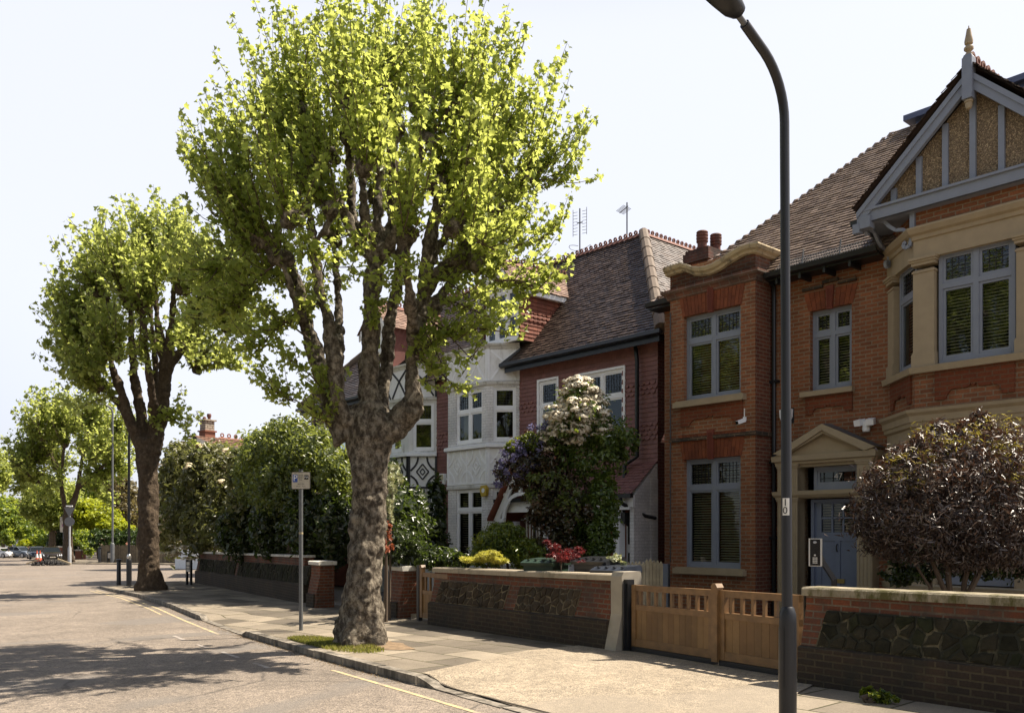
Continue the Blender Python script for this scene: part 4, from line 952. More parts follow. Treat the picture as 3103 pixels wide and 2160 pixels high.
part('door_reveal', MB().poly([(d0,V1+.01,-.3),(d0,dv+.15,-.3),(d0,dv+.15,zE-.1),(d0,V1+.01,zE-.1)]).poly([(d1,V1+.01,-.3),(d1,dv+.15,-.3),(d1,dv+.15,zE-.1),(d1,V1+.01,zE-.1)]).box(d0,d1,V1+.03,VM+.12,zF-.12,zF+.03).box(d0,d1,V1+.05,VM+.12,zE-.16,zE), M['stone'], B)
a, b = d0+.2, d1-.05
fo = window(B, D, a, b, zF+.04, zE-.16, M['blue'], .02, 1, None, leaded=False, fw=.07)
m = MB(D)
for i in range(1, 5): x = a+(b-a)*i/5; m.box(x-.006,x+.006,.05,.065,zF+.1,zE-.22)
m.box(a,b,.05,.065,(zF+zE)/2-.07,(zF+zE)/2-.058); part('lead_came', m, M['came'], fo)
M['numeral'] = plain('frosted_numeral', (.62,.58,.55), .5)
part('numeral', MB().text('47', .17, lambda x, y, d: (U(2536,dv)+x, dv+.052-d, Zv(2536,1443,dv)+y)), M['numeral'], fo)
M['warm'] = plain('warm_red_hall_wall', (.35,.13,.08), .9)  # plain warm red wall colour behind the fanlight
part('hall_wall', MB(D).box(U(2518,dv),b,.5,.52,zF+.1,zE-.25), M['warm'], fo)
# the door leaf: six lights over two panels
z1 = zF-.14; dm = MB(D); lz0, lz1 = Zv(2500,1612,dv), Zv(2500,1526,dv)
dm.box(a-.04,a+.02,-.02,.1,-.1,z1).box(b-.02,b+.04,-.02,.1,-.1,z1).box(a+.02,b-.02,-.02,.1,z1-.06,z1)
dm.box(a+.02,a+.14,.04,.09,-.1,z1-.06).box(b-.14,b-.02,.04,.09,-.1,z1-.06).box(a+.14,b-.14,.04,.09,lz1,z1-.06).box(a+.14,b-.14,.04,.09,lz0-.16,lz0).box(a+.14,b-.14,.04,.09,.45,.6).box(a+.14,b-.14,.04,.09,-.1,.15)
xm_ = (a+b)/2; dm.box(xm_-.05,xm_+.05,.04,.09,.6,lz0-.16).box(xm_-.05,xm_+.05,.04,.09,.15,.45)
dm.box(a+.14,b-.14,.06,.08,-.1,lz0-.1)
for i in (1, 2): x = a+.14+(b-a-.28)*i/3; dm.box(x-.016,x+.016,.045,.085,lz0,lz1)
dm.box(a+.14,b-.14,.045,.085,(lz0+lz1)/2-.016,(lz0+lz1)/2+.016)
do = part('door', dm, M['door'], B)
part('pane', MB(D).poly([(a+.14,.07,lz0),(b-.14,.07,lz0),(b-.14,.07,lz1),(a+.14,.07,lz1)]), M['glass'], do, recalc=False)
bl = MB(D); z = lz1-.02
while z > lz0: bl.box(a+.14,b-.14,.12,.15,z,z+.008); z -= .05
part('blind', bl, M['blind'], do); part('hall_dark', MB(D).box(a,b,.3,.32,-.1,z1), M['darkroom'], do)
M['brass'] = plain('old_brass', (.45,.33,.12), .35, metal=.8)
part('letter_plate', MB(D).box(xm_-.12,xm_+.14,.03,.045,.68,.76), M['brass'], do)
part('handle', MB(D).tube([(xm_,.03,lz0-.22),(xm_,.0,lz0-.26),(xm_,.0,lz0-.33),(xm_,.03,lz0-.36)], .012, 8), M['black'], do)
part('notice', MB(D).box(b+.05,b+.13,-.06,-.055,1.28,1.62), M['white'], B)
# --- canted bay, columns and gable
cb = .86; c0 = U(2691,VM); fu0, fv = c0+cb, VM-cb; uc = U(2952, fv); fu1 = 2*uc-fu0; c1 = fu1+cb
plan = [(c0,VM),(fu0,fv),(fu1,fv),(c1,VM)]
CL, CF, CR = XF(c0,VM,-45), XF(0,fv), XF(fu1,fv,45); cl = cb*math.sqrt(2)
zH = UZ(2772,702,fv)[1]; zcap = UZ(2772,786,fv)[1]; zsill = UZ(2772,1113,fv)[1]; zlow = UZ(2772,1244,fv)[1]
bw = MB()
for i in range(3):
    (p0, q0), (p1, q1) = plan[i], plan[i+1]
    for za, zb_ in ((zH,7.0),(zlow-.05,zsill-.1),(-.3,.75)): part('bay_brick', MB().poly([(p0,q0,za),(p1,q1,za),(p1,q1,zb_),(p0,q0,zb_)]), M['brick'], B)
part('upper_entablature', moulding(None, plan, [(-.3,zcap-.02),(.02,zcap-.02),(.02,zH-.17),(.05,zH-.16),(.06,zH-.1),(.11,zH-.07),(.15,zH-.0),(.15,zH+.03),(-.3,zH+.04)]), M['stone'], B)
part('bay_sill', moulding(None, plan, [(-.2,zsill-.12),(.1,zsill-.12),(.12,zsill-.02),(.05,zsill),(-.2,zsill)]), M['stone'], B)
part('lower_entablature', moulding(None, plan, [(-.3,zlow-.62),(.02,zlow-.62),(.02,zlow-.3),(.07,zlow-.27),(.08,zlow-.2),(.1,zlow-.2),(.11,zlow-.1),(.16,zlow-.05),(.17,zlow),(-.3,zlow+.02)]), M['stone'], B)
def column(xf, a, b, z0, z1):
    m = MB(xf).box(a+.02,b-.02,-.02,.2,z0+.22,z1-.2).box(a,b,-.045,.2,z0,z0+.2).box(a+.01,b-.01,-.035,.2,z0+.2,z0+.225)
    m.box(a+.005,b-.005,-.035,.2,z1-.25,z1-.22).box(a-.0,b+.0,-.05,.2,z1-.13,z1-.08).box(a-.02,b+.02,-.07,.2,z1-.08,z1-.045).box(a-.035,b+.035,-.09,.2,z1-.045,z1)
    part('column', m, M['stone'], B)
cw = .36; gl0, gl1 = fu0+cw, fu1-cw
column(CF, fu0-.04, fu0+cw-.02, zsill, zcap); column(CF, fu1-cw+.02, fu1+.04, zsill, zcap); column(CL, .02, .34, zsill, zcap); column(CR, cl-.34, cl-.02, zsill, zcap)
window(B, CF, gl0, gl1, zsill, zcap+.02, M['blue'], .07, 2, .70, blind=True, blind_tilt=.5)
window(B, CL, .36, cl-.1, zsill, zcap+.02, M['blue'], .07, 1, .70, blind=True); window(B, CR, .1, cl-.36, zsill, zcap+.02, M['blue'], .07, 1, .70, blind=True)
window(B, CF, gl0, gl1, .8, zlow-.6, M['blue'], .07, 2, .70, blind=True); window(B, CL, .36, cl-.1, .8, zlow-.6, M['blue'], .07, 1, .70, blind=True)
column(CF, fu0-.04, fu0+cw-.02, .78, zlow-.6); column(CF, fu1-cw+.02, fu1+.04, .78, zlow-.6); column(CL, .02, .34, .78, zlow-.6)
part('bay_sill', moulding(None, plan, [(-.2,.66),(.1,.66),(.12,.76),(.05,.78),(-.2,.78)]), M['stone'], B)
apron_panel(B, CF, gl0-.02, gl1+.02, zlow+.13, zsill-.1); apron_panel(B, CL, .2, cl-.12, zlow+.13, zsill-.1)
# gable: bargeboards, studs, roughcast
gv = fv-.16; gA_ = UZ(2601,648,gv); gP = UZ(2925,222,gv); gu = uc; hw = gu-gA_[0]; zg = gA_[1]; zp = gP[1]
zb0, zb1 = UZ(2757,637,gv)[1], UZ(2757,594,gv)[1]
def gline(x, off=0): return zg+(zp-zg)*(1-abs(x-gu)/hw)+off
tb = MB().box(gu-hw+.12,gu+hw-.12,gv-.02,gv+.14,zb0,zb1-.06).prism([(gv-.06,zb1-.06),(gv-.06,zb1-.02),(gv,zb1),(gv+.14,zb1),(gv+.14,zb1-.06)], gu-hw+.1, gu+hw-.1, 'x')
tb.box(fu0-.06,fu0+.02,fv-.06,fv+.05,zH+.04,zb0).box(fu1-.02,fu1+.06,fv-.06,fv+.05,zH+.04,zb0)
part('tie_beam', tb, M['blue'], B)
bb = MB()
for s_ in (-1, 1):
    x0 = gu+s_*hw; th = .30
    for o0, o1, t0, t1 in ((-.05,.03,0,.26),(-.075,-.05,0,.10)):
        bb.add([(x0,gv+o0,zg-t0),(gu,gv+o0,zp-t0),(gu,gv+o0,zp-t1),(x0-s_*0,gv+o0,zg-t1),(x0,gv+o1,zg-t0),(gu,gv+o1,zp-t0),(gu,gv+o1,zp-t1),(x0,gv+o1,zg-t1)], [(0,1,2,3),(4,7,6,5),(0,4,5,1),(3,2,6,7),(0,3,7,4),(1,5,6,2)])
    bb.box(x0-.06,x0+.06,gv-.09,gv+.05,zg-.36,zg-.2).box(x0+(.06 if s_ < 0 else -.24),x0+(.24 if s_ < 0 else -.06),gv-.08,gv+.1,zg-.30,zg-.1)
part('bargeboard', bb, M['blue'], B)
rc = MB().prism([(gu-hw+.2,zb1-.02),(gu+hw-.2,zb1-.02),(gu,gline(gu)-.22)], gv+.14, gv+.2, 'y'); part('roughcast_panel', rc, M['pebble'], B)
sd_ = MB(); sp_ = .42
for i in range(-4, 5):
    x = gu+i*sp_+.0; zt = gline(x)-.25
    if zt-zb1 > .1: sd_.box(x-.045,x+.045,gv+.09,gv+.15,zb1-.01,zt)
part('stud', sd_, M['blue'], B)
part('soffit', MB().poly([(gu-hw,gv,zg-.2),(gu+hw,gv,zg-.2),(gu+hw,VM,zg-.2),(gu-hw,VM,zg-.2)]).add([(gu-hw,gv+.14,zg-.22),(gu-hw,VM,zg-.22),(gu-hw,VM,zg-.02),(gu-hw,gv+.14,zg-.02)], [(0,1,2,3)]), M['blue'], B)
def scroll(cu_, cv_, z, s_, du, dv_):
    """scrolled bracket in a vertical plane, direction (du,dv_)"""
    m = MB(); pts = []
    for k in range(11): t = -1.2+k*.42; r = .07-.004*k; pts.append((.62+r*math.cos(t+2.6)*1.0, -.06+r*math.sin(t+2.6)))
    pts = [(.70,-.10),(.75,-.03),(.70,.04),(.60,.05),(.48,.0),(.38,-.12),(.28,-.2),(.16,-.22),(.06,-.3),(.02,-.42),(.05,-.52),(.13,-.54),(.16,-.47),(.11,-.44)]
    for (a, b), (c, d) in zip(pts, pts[1:]): m.bar((cu_+du*a, cv_+dv_*a, z+b), (cu_+du*c, cv_+dv_*c, z+d), .055, .055)
    part('bracket', m, M['blue'], B)
scroll(fu0-.03, fv+.0, zb0-.02, 1, -1, 0); scroll(c0+.1, VM-.12, zg-.25, 1, -.1, -1)
# finial
fp_ = MB().box(gu-.075,gu+.075,gv-.13,gv+.03,gline(gu)-.46,gline(gu)+.18); fp_.prism([(gu-.075,gline(gu)+.18),(gu+.075,gline(gu)+.18),(gu+.05,gline(gu)+.23),(gu-.05,gline(gu)+.23)], gv-.11, gv+.01, 'y')
fo = part('finial_post', fp_, M['blue'], B); zz = gline(gu)+.22; zt = UZ(2923,84,gv-.05)[1]
part('finial_spike', MB().lathe(gu,gv-.05,[(.05,zz),(.055,zz+.03),(.03,zz+.06),(.07,zz+.1),(.07,zz+.13),(.035,zz+.17),(.06,zz+.19),(.064,zz+.23),(.046,zz+.32),(.03,zz+.42),(.02,zt-.12),(.006,zt)], 14), M['stone'], fo, smooth=True)
zz = gline(gu)-.46; part('pendant', MB().lathe(gu,gv-.05,[(.01,zz-.16),(.04,zz-.14),(.055,zz-.09),(.05,zz-.05),(.065,zz-.045),(.065,zz-.02),(.05,zz)], 14), M['stone'], fo, smooth=True)
# roofs
EV_, ZE, RR = 15.08, 6.68, 3.75; zR = ZE+RR*.98
RF = MB(); hl = (-12.52, EV_); tiles(RF, (hl[0],EV_,ZE), (uR+.4,EV_,ZE), (uR+.4-RR,EV_+RR,zR), (hl[0]+RR,EV_+RR,zR), .108, .17, .034, .005)
lft = MB(); DEP = 8.8
lft.poly([(hl[0],EV_,ZE),(hl[0],EV_+DEP,ZE),(hl[0]+RR,EV_+DEP-RR,zR),(hl[0]+RR,EV_+RR,zR)]).poly([(uR+.4,EV_,ZE),(uR+.4,EV_+DEP,ZE),(uR+.4-RR,EV_+DEP-RR,zR),(uR+.4-RR,EV_+RR,zR)]).poly([(hl[0],EV_+DEP,ZE),(uR+.4,EV_+DEP,ZE),(uR+.4-RR,EV_+DEP-RR,zR),(hl[0]+RR,EV_+DEP-RR,zR)])
lft.poly([(hl[0],EV_,ZE-.02),(uR+.4,EV_,ZE-.02),(uR+.4-RR,EV_+RR,zR-.02),(hl[0]+RR,EV_+RR,zR-.02)]).poly([(hl[0]+RR,EV_+RR,zR),(uR+.4-RR,EV_+RR,zR),(uR+.4-RR,EV_+DEP-RR,zR),(hl[0]+RR,EV_+DEP-RR,zR)])
ro = part('roof', RF, M['tilelite'], B, recalc=False); part('roof_slope', lft, M['tilelite'], ro)
hp = MB()
for i in range(34):
    t = i/34; x, y, z = hl[0]+RR*t, EV_+RR*t, ZE+(zR-ZE)*t; hp.add([(x-.1,y+.04,z+.02),(x+.02,y-.05,z+.055),(x+.14,y+.0,z+.04),(x+.22,y+.2,z+.13),(x+.0,y+.17,z+.15),(x-.05,y+.2,z+.1)], [(0,1,4,5),(1,2,3,4)])
part('bonnet_hip', hp, M['tilelite'], ro)
GR = MB(); zo = .10
GR_back = EV_+RR*.92
for s_ in (-1, 1):
    e = gu+s_*(hw+.06); ze = zg-.03+zo
    if s_ < 0: tiles(GR, (e,GR_back,ze), (e,gv-.1,ze), (gu,gv-.1,zp+zo+.03), (gu,GR_back,zp+zo+.03), .108, .17, .024)
    else: tiles(GR, (e,gv-.1,ze), (e,GR_back,ze), (gu,GR_back,zp+zo+.03), (gu,gv-.1,zp+zo+.03), .108, .17, .024)
    GR.poly([(e,gv-.08,ze-.02),(e,GR_back,ze-.02),(gu,GR_back,zp+zo),(gu,gv-.08,zp+zo)])
part('gable_roof', GR, M['tile'], B, recalc=False)
part('gable_ridge', crest(MB(), (gu,gv-.0,zp+zo+.06), (gu,GR_back,zp+zo+.06), .2, .15), M['ridge'], B)
zl = Zv(2725,398,18.6); part('roof_lantern', MB().box(-8.4,-3.5,18.9,21.5,zR-.3,zR+.12).box(-8.6,-3.3,18.75,21.7,zR+.12,zR+.24), M['lead'], B)
gt = MB(); 
for a, b in ((-12.6,tL-.02),(tR+.1,c0+.02)):
    gt = MB(); gt.prism([(EV_-.02,ZE-.10),(EV_-.11,ZE-.08),(EV_-.13,ZE+.01),(EV_-.115,ZE+.01),(EV_-.09,ZE-.06),(EV_-.0,ZE-.07)], a, b, 'x').box(a,b,EV_-.0,VM,ZE-.13,ZE-.1); part('gutter', gt, M['black'], B)
gt = MB()
for i in range(4): x = tR+.3+i*.5; gt.box(x,x+.05,EV_-.02,VM,ZE-.22,ZE-.1)
gt.box(gu-hw-.2,gu-hw+.02,gv+.1,VM-.1,zg-.16,zg-.06)
part('gutter_bracket', gt, M['black'], B)
gd = MB(); 
for i in range(40): x = tR+.35+i*.052; gd.bar((x,EV_-.08,ZE+.02),(x,EV_+.12,ZE+.22),.008)
gd.bar((tR+.35,EV_+.12,ZE+.22),(c0-.1,EV_+.12,ZE+.22),.012); gd.bar((tR+.9,EV_-.05,ZE),(tR+.9,EV_-.0,ZE+.32),.02); gd.bar((tR+1.65,EV_-.05,ZE),(tR+1.65,EV_-.0,ZE+.32),.02)
part('snow_guard', gd, M['grey'], B)
dp = U(2345,VM-.08)
pm = MB().tube([(dp,VM-.08,-.2),(dp,VM-.08,6.5),(dp,VM-.2,6.6)], .042, 10)
for z in (1.5, 3.0, 4.6): pm.box(dp-.09,dp+.09,VM-.13,VM,z,z+.05)
part('downpipe', pm, M['black'], B, smooth=True)
pm = MB().tube([(tL+.03,VT-.03,1.0),(tL+.03,VT-.03,6.3)], .012, 6); part('cable', pm, M['black'], B)
part('meter_box', MB().box(U(2018,VT+.3),U(2032,VT+.3)+.05,VT+.15,VT+.4,0,U(2018,1)*0+.95), M['blue'], B)
# chimney on the hidden slope
hu_, hv_ = U(2145,17.0), 17.0; zt = Zv(2145,742,17.0); ch = MB().box(hu_-.62,hu_,hv_,hv_+.85,6.2,zt-.32).box(hu_-.68,hu_+.06,hv_-.06,hv_+.91,zt-.32,zt-.1).box(hu_-.64,hu_+.02,hv_-.02,hv_+.87,zt-.1,zt-.02)
co = part('chimney', ch, brick('sooty_chimney_brick', (.16,.06,.04), (.10,.045,.035), (.14,.1,.08), stain=(.03,.025,.022), stain_pos=(.4,.65)), B)
pot = [(.12,0),(.12,.30),(.145,.31),(.15,.36),(.125,.38),(.15,.42),(.15,.47),(.125,.49),(.15,.53),(.15,.58),(.12,.6),(.15,.64),(.13,.68),(.02,.70)]
M['pot'] = plain('sooty_pot', (.13,.05,.035), .8, dirt=(.02,.02,.02), sc=9)
for x, y in ((hu_-.31,hv_+.2),(hu_-.22,hv_+.62)): part('chimney_pot', MB().lathe(x,y,[(r*.95, zt-.04+z*.7) for r, z in pot], 16), M['pot'], co, smooth=True)
# small fixtures on the wall
def fixture(name, label, cat, u, v, z): return thing(name, label, cat, (u, v, z))
u, v = U(2305,VT), VT; z = Zv(2305,1272,VT)
u = U(2254,VT)
t = fixture('security_camera', 'small white bullet camera on the brick tower below the first-floor sill', 'camera', u, v, z)
part('camera_body', MB().bar((u+.03,v-.02,z+.03),(u-.03,v-.18,z-.03),.075), M['white'], t); part('lens_hood', MB().bar((u-.028,v-.17,z-.028),(u-.034,v-.195,z-.034),.06), M['gloss'], t); part('wall_bracket', MB().box(u+.0,u+.06,v-.03,v,z+.02,z+.09).box(u+.01,u+.025,v-.012,v,z+.1,z+.26), M['white'], t)
u, z = U(2633,VM), Zv(2633,1287,VM)
t = fixture('floodlight', 'twin white floodlight with motion sensor above the door pediment', 'floodlight', u, VM, z)
for s_ in (-1, 1): part('lamp_head', MB().bar((u+s_*.09,VM-.06,z+.06),(u+s_*.12,VM-.22,z+.02),.13,.11), M['white'], t)
part('sensor', MB().lathe(u,VM-.1,[(.06,z-.13),(.075,z-.08),(.06,z-.0),(.05,z+.06)], 12).box(u-.05,u+.05,VM-.06,VM,z-.04,z+.08), M['white'], t, smooth=True)
u, z = U(2396,VM), Zv(2396,1260,VM)
t = fixture('alarm_box', 'white alarm box with dark edge on the brick wall beside the lamp post', 'alarm box', u, VM, z)
part('alarm_case', MB().prism([(u-.2,z+.13),(u+.06,z+.13),(u+.05,z-.02),(u-.0,z-.13),(u-.14,z-.13),(u-.19,z-.02)], VM-.09, VM-.01, 'y'), M['white'], t); part('back_plate', MB().box(u-.21,u+.075,VM-.012,VM,z-.15,z+.15), M['black'], t)
# ================================================================== TILE-HUNG PAIR (white bay / black-and-white bay)
VP, VB, UM = 16.3, 15.66, -21.75
_part = part; MIR = [None]
def part(name, mb, mat, parent=None, **kw):
    if MIR[0] is not None: mb.v = [(2*MIR[0]-a, b, c) for a, b, c in mb.v]
    return _part(name, mb, mat, parent, **kw)
def semi(h, tw, pan, tim, own):
    """one half of the pair, written for the right-hand house; tw trim, pan panel, tim timber material"""
    uE = -13.32; b0 = -18.25; bf1, bf0 = b0-.64, -20.72; bl = bf0-.64
    P0, PF, PR, PL = XF(0,VP), XF(0,VB), XF(bf1,VB,45), XF(bl,VP,-45); cl = .64*math.sqrt(2)
    w1 = (-15.85,-14.38,3.93,5.68); w2 = (-17.43,-16.72,3.93,5.72)
    part('house_wall', MB(P0).wall(b0,uE,-.35,6.35,0,[(u0+0,u1,z0,z1) for u0,u1,z0,z1 in (w1,w2)],.1).wall(UM,bl,-.35,6.35,0).poly([(uE,0,-.35),(uE,9,-.35),(uE,9,6.35),(uE,0,6.35)]), M['hungback'], h)
    hm = MB(); hung(hm, P0, b0, uE, 3.3, 6.3, [w1,w2], scallop=((4.95,5.32),(3.85,4.3))); hung(hm, P0, UM, bl, .9, 6.3, scallop=((4.2,4.75),))
    part('tile_hanging', hm, M['hung'], h, recalc=False)
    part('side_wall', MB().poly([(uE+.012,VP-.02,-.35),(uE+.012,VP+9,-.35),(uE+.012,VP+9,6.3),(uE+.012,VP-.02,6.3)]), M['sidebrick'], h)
    for q, nc in ((w1, 2), (w2, 1)):
        window(h, P0, q[0], q[1], q[2], q[3], M['white'], .0, nc, .62, leaded=True, fw=.06, curtain=[(q[0]+.08,q[0]+.35)] if nc == 2 else None)
        part('window_surround', MB(P0).box(q[0]-.07,q[0],-.045,.1,q[2]-.05,q[3]+.06).box(q[1],q[1]+.05,-.045,.1,q[2]-.05,q[3]+.06).box(q[0],q[1],-.045,.1,q[3],q[3]+.06).box(q[0]-.1,q[1]+.08,-.09,.1,q[2]-.06,q[2]), M['white'], h)
    # canted bay
    plan = [(bl,VP),(bf0,VB),(bf1,VB),(b0,VP)]
    zc0, zc1, zs = 5.82, 6.9, 4.06
    part('bay_wall', MB(PF).wall(bf0,bf1,-.35,zc1,0,[(-20.34,-19.13,4.18,5.70),(-20.34,-19.13,.7,2.86)],.08), tw, h)
    part('bay_wall', MB(PR).wall(0,cl,-.35,zc1,0,[(.16,.80,4.18,5.70),(.16,.80,.7,2.86)],.08), tw, h)
    part('bay_wall', MB(PL).wall(0,cl,-.35,zc1,0,[(.10,.76,4.18,5.70),(.10,.76,.7,2.86)],.08), tw, h)
    window(h, PF, -20.34, -19.13, 4.18, 5.70, M['white'], .04, 2, .60, fw=.05, curtain=[(-20.3,-20.0)]); window(h, PR, .16, .80, 4.18, 5.70, M['white'], .04, 1, .60, fw=.05); window(h, PL, .10, .76, 4.18, 5.70, M['white'], .04, 1, .60, fw=.05)
    window(h, PF, -20.34, -19.13, .7, 2.86, M['white'], .04, 2, .72, fw=.05, leaded=False, blind=own, blind_tilt=.2); window(h, PR, .16, .80, .7, 2.86, M['white'], .04, 1, .72, fw=.05, leaded=False); window(h, PL, .10, .76, .7, 2.86, M['white'], .04, 1, .72, fw=.05, leaded=False)
    part('bay_cornice', moulding(None, plan, [(-.5,zc1-.14),(.02,zc1-.14),(.06,zc1-.08),(.12,zc1-.05),(.14,zc1),(-.5,zc1+.03)]), M['whiteold'], h)
    part('bay_string', moulding(None, plan, [(-.02,zc0-.06),(.05,zc0-.05),(.08,zc0+.02),(-.02,zc0+.05)]), M['whiteold'], h)
    part('bay_sill', moulding(None, plan, [(-.02,zs-.05),(.12,zs-.05),(.12,zs+.04),(-.02,zs+.08)]), M['white'], h)
    part('bay_string', moulding(None, plan, [(-.02,2.88),(.04,2.88),(.05,2.96),(-.02,3.0)]), M['whiteold'], h)
    # modelled plaster panels with raised (or black) timbers
    for xf, a, b, n in ((PF, bf0, bf1, 2), (PR, .0, cl, 1), (PL, .0, cl, 1)):
        part('plaster_panel', MB(xf).box(a+.05,b-.05,-.012,.0,3.02,3.98), pan, h); part('plaster_panel', MB(xf).box(a+.05,b-.05,-.012,.0,zc0+.06,zc1-.16), pan, h)
        t = MB(xf); w = (b-a-.1)/n; e = -.028 if own else -.04
        def seg(p, q, wd=.055): t.prism(quad(p, q, wd), e, -.008, 'y')
        def quad(p, q, wd):
            d = Vector((q[0]-p[0], q[1]-p[1])).normalized(); s_ = Vector((-d.y, d.x))*wd/2
            return [(p[0]+s_.x,p[1]+s_.y),(q[0]+s_.x,q[1]+s_.y),(q[0]-s_.x,q[1]-s_.y),(p[0]-s_.x,p[1]-s_.y)]
        t.box(a,a+.06,e-.006,0,3.0,4.0).box(b-.06,b,e-.006,0,3.0,4.0).box(a+.06,b-.06,e-.004,0,3.0,3.06)
        t_lo = t; t_up = MB(xf).box(a,a+.06,e-.006,0,zc0+.05,zc1-.14).box(b-.06,b,e-.006,0,zc0+.05,zc1-.14)
        for i in range(n):
            l, r = a+.05+w*i, a+.05+w*(i+1); c = (l+r)/2
            if i: t.box(l-.03,l+.03,e-.002,0,3.06,3.98)
            for (zz, zs_, yy) in ((3.98,-1,.42),(3.06,1,.34)):
                for x0, s_ in ((l,1),(r,-1)):
                    pts = [(x0+s_*.02+s_*w*.30*math.sin(k/5*PI/2)**1.5, zz+zs_*yy*(1-math.sin((5-k)/5*0)-(k/5)**1.6)) for k in range(6)]
                    for p, q in zip(pts, pts[1:]): seg(p, q)
            zc = 3.52; rr = w*.24
            for sc_ in (1, .42):
                q = [(c-rr*sc_,zc),(c,zc+rr*1.25*sc_),(c+rr*sc_,zc),(c,zc-rr*1.25*sc_)]
                for k in range(4): seg(q[k], q[(k+1) % 4], .04 if sc_ == 1 else .03)
            z0_, z1_ = zc0+.08, zc1-.18; zm = (z0_+z1_)/2
            t = t_up; seg((l+.05,z0_),(c,zm+.1)); seg((c,zm+.1),(r-.05,z0_)); seg((l+.05,z1_),(c,zm+.1)); seg((c,zm+.1),(r-.05,z1_)); t = t_lo
        part('timber_pattern', t_lo, tim, h); part('timber_pattern', t_up, tim, h)
    # porch: flared lean-to, white posts, arched gable
    zt, zb_, vb = 3.32, 2.52, VP-.95
    rm = MB(); tiles(rm, (b0+.1,vb,zb_), (uE,vb,zb_), (uE,VP-.02,zt), (b0+.1,VP-.02,zt), .11, .17, .02); part('porch_roof', rm, M['hung'], h, recalc=False)
    part('porch_fascia', MB().box(b0+.1,uE,vb+.06,vb+.12,zb_-.3,zb_-.03).box(b0+.1,uE-.1,vb+.02,vb+.2,zb_-.36,zb_-.3), M['white'], h)
    part('porch_gutter', MB().box(b0+.1,uE+.05,vb-.1,vb+.0,zb_-.09,zb_+.0).tube([(uE-.3,vb-.05,zb_-.1),(uE-.25,vb-.05,zb_-.22),(uE-.02,vb+.5,zb_-.5),(uE+.0,VP-.1,zb_-.55)], .045, 8), M['black'], h)
    part('porch_post', MB().box(uE-.62,uE-.42,vb+.05,vb+.25,-.3,zb_-.3), M['white'], h); part('porch_post', MB().box(-15.6,-15.4,vb+.05,vb+.25,-.3,zb_-.3), M['white'], h)
    part('porch_side', MB().prism([(VP,-.3),(vb+.1,-.3),(vb+.1,zb_-.05),(VP,zt-.05)], uE-.14, uE-.02, 'x').box(uE-.35,uE+.0,VP-.25,VP,-.3,2.9), M['whitebrick'], h)
    part('porch_window', MB().box(uE-.42,uE-.15,vb+.3,vb+.36,.3,2.0), M['white'], h); part('porch_pane', MB().box(uE-.36,uE-.2,vb+.285,vb+.31,1.35,1.85).box(uE-.36,uE-.2,vb+.285,vb+.31,.35,1.15), M['darkroom'], h)
    part('porch_inner_wall', MB().box(-17.9,-14.2,VP-.05,VP-.03,-.3,2.5), M['hungred'], h)
    ac, av = -17.05, vb-.12; aw, z0_, z1_ = .95, 2.0, 3.25
    am = MB()
    for s_ in (-1, 1): am.prism([(ac+s_*(aw+.12),z0_-.05),(ac,z1_+.3),(ac,z1_+.05),(ac+s_*(aw-.1),z0_-.05)], av, av+.06, 'y').box(ac+s_*aw-.06,ac+s_*aw+.06,av,av+.12,-.3,z0_).box(ac+s_*aw-.3*(s_ > 0),ac+s_*aw+.3*(s_ < 0),av-.02,av+.08,z0_-.1,z0_)
    for k in range(12):
        t0, t1 = PI*k/12, PI*(k+1)/12; r0, r1 = .62, .72
        am.prism([(ac+r0*math.cos(t0),z0_+.95*r0*math.sin(t0)),(ac+r1*math.cos(t0),z0_+.95*r1*math.sin(t0)),(ac+r1*math.cos(t1),z0_+.95*r1*math.sin(t1)),(ac+r0*math.cos(t1),z0_+.95*r0*math.sin(t1))], av, av+.06, 'y')
    for a_ in (.8, PI/2, PI-.8): am.bar((ac+.7*math.cos(a_),av+.03,z0_+.66*math.sin(a_)),(ac+1.0*math.cos(a_),av+.03,z0_+1.0*math.sin(a_)),.08)
    part('porch_arch', am, M['white'], h)
    pr = MB(); ov = .16
    for s_ in (-1, 1): pr.add([(ac+s_*(aw+.2),av-ov,z0_+.0),(ac,av-ov,z1_+.38),(ac,VP,z1_+.38),(ac+s_*(aw+.2),VP,z0_+.0),(ac+s_*(aw+.2),av-ov,z0_-.07),(ac,av-ov,z1_+.31),(ac,VP,z1_+.31),(ac+s_*(aw+.2),VP,z0_-.07)], [(0,1,2,3),(4,5,6,7),(0,1,5,4)])
    part('porch_gable_roof', pr, M['hungred'], h)
    bs = MB(); 
    for i in range(9): bs.box(ac-.5+i*.125,ac-.46+i*.125,VP-.4,VP-.36,1.35,1.95)
    bs.box(ac-.6,ac+.6,VP-.42,VP-.34,1.95,2.03).box(ac-.6,ac+.6,VP-.42,VP-.34,1.27,1.35); part('porch_rail', bs, M['white'], h)
    # main roof with hipped end and crested ridge
    ve, ze, r_ = 15.95, 6.33, 3.3; zr = 10.12; ue = -12.95; ua = ue-r_
    Rm = MB(); dl, dr = -19.95, -17.75
    tiles(Rm, (UM,ve,ze), (ue,ve,ze), (ua,ve+r_,zr), (UM,ve+r_,zr), .112, .17, .030, .007)
    tiles(Rm, (ue,ve,ze), (ue,ve+10,ze), (ua,ve+10,zr), (ua,ve+r_,zr), .112, .17, .024)
    ro = part('roof', Rm, M['tile'], h, recalc=False)
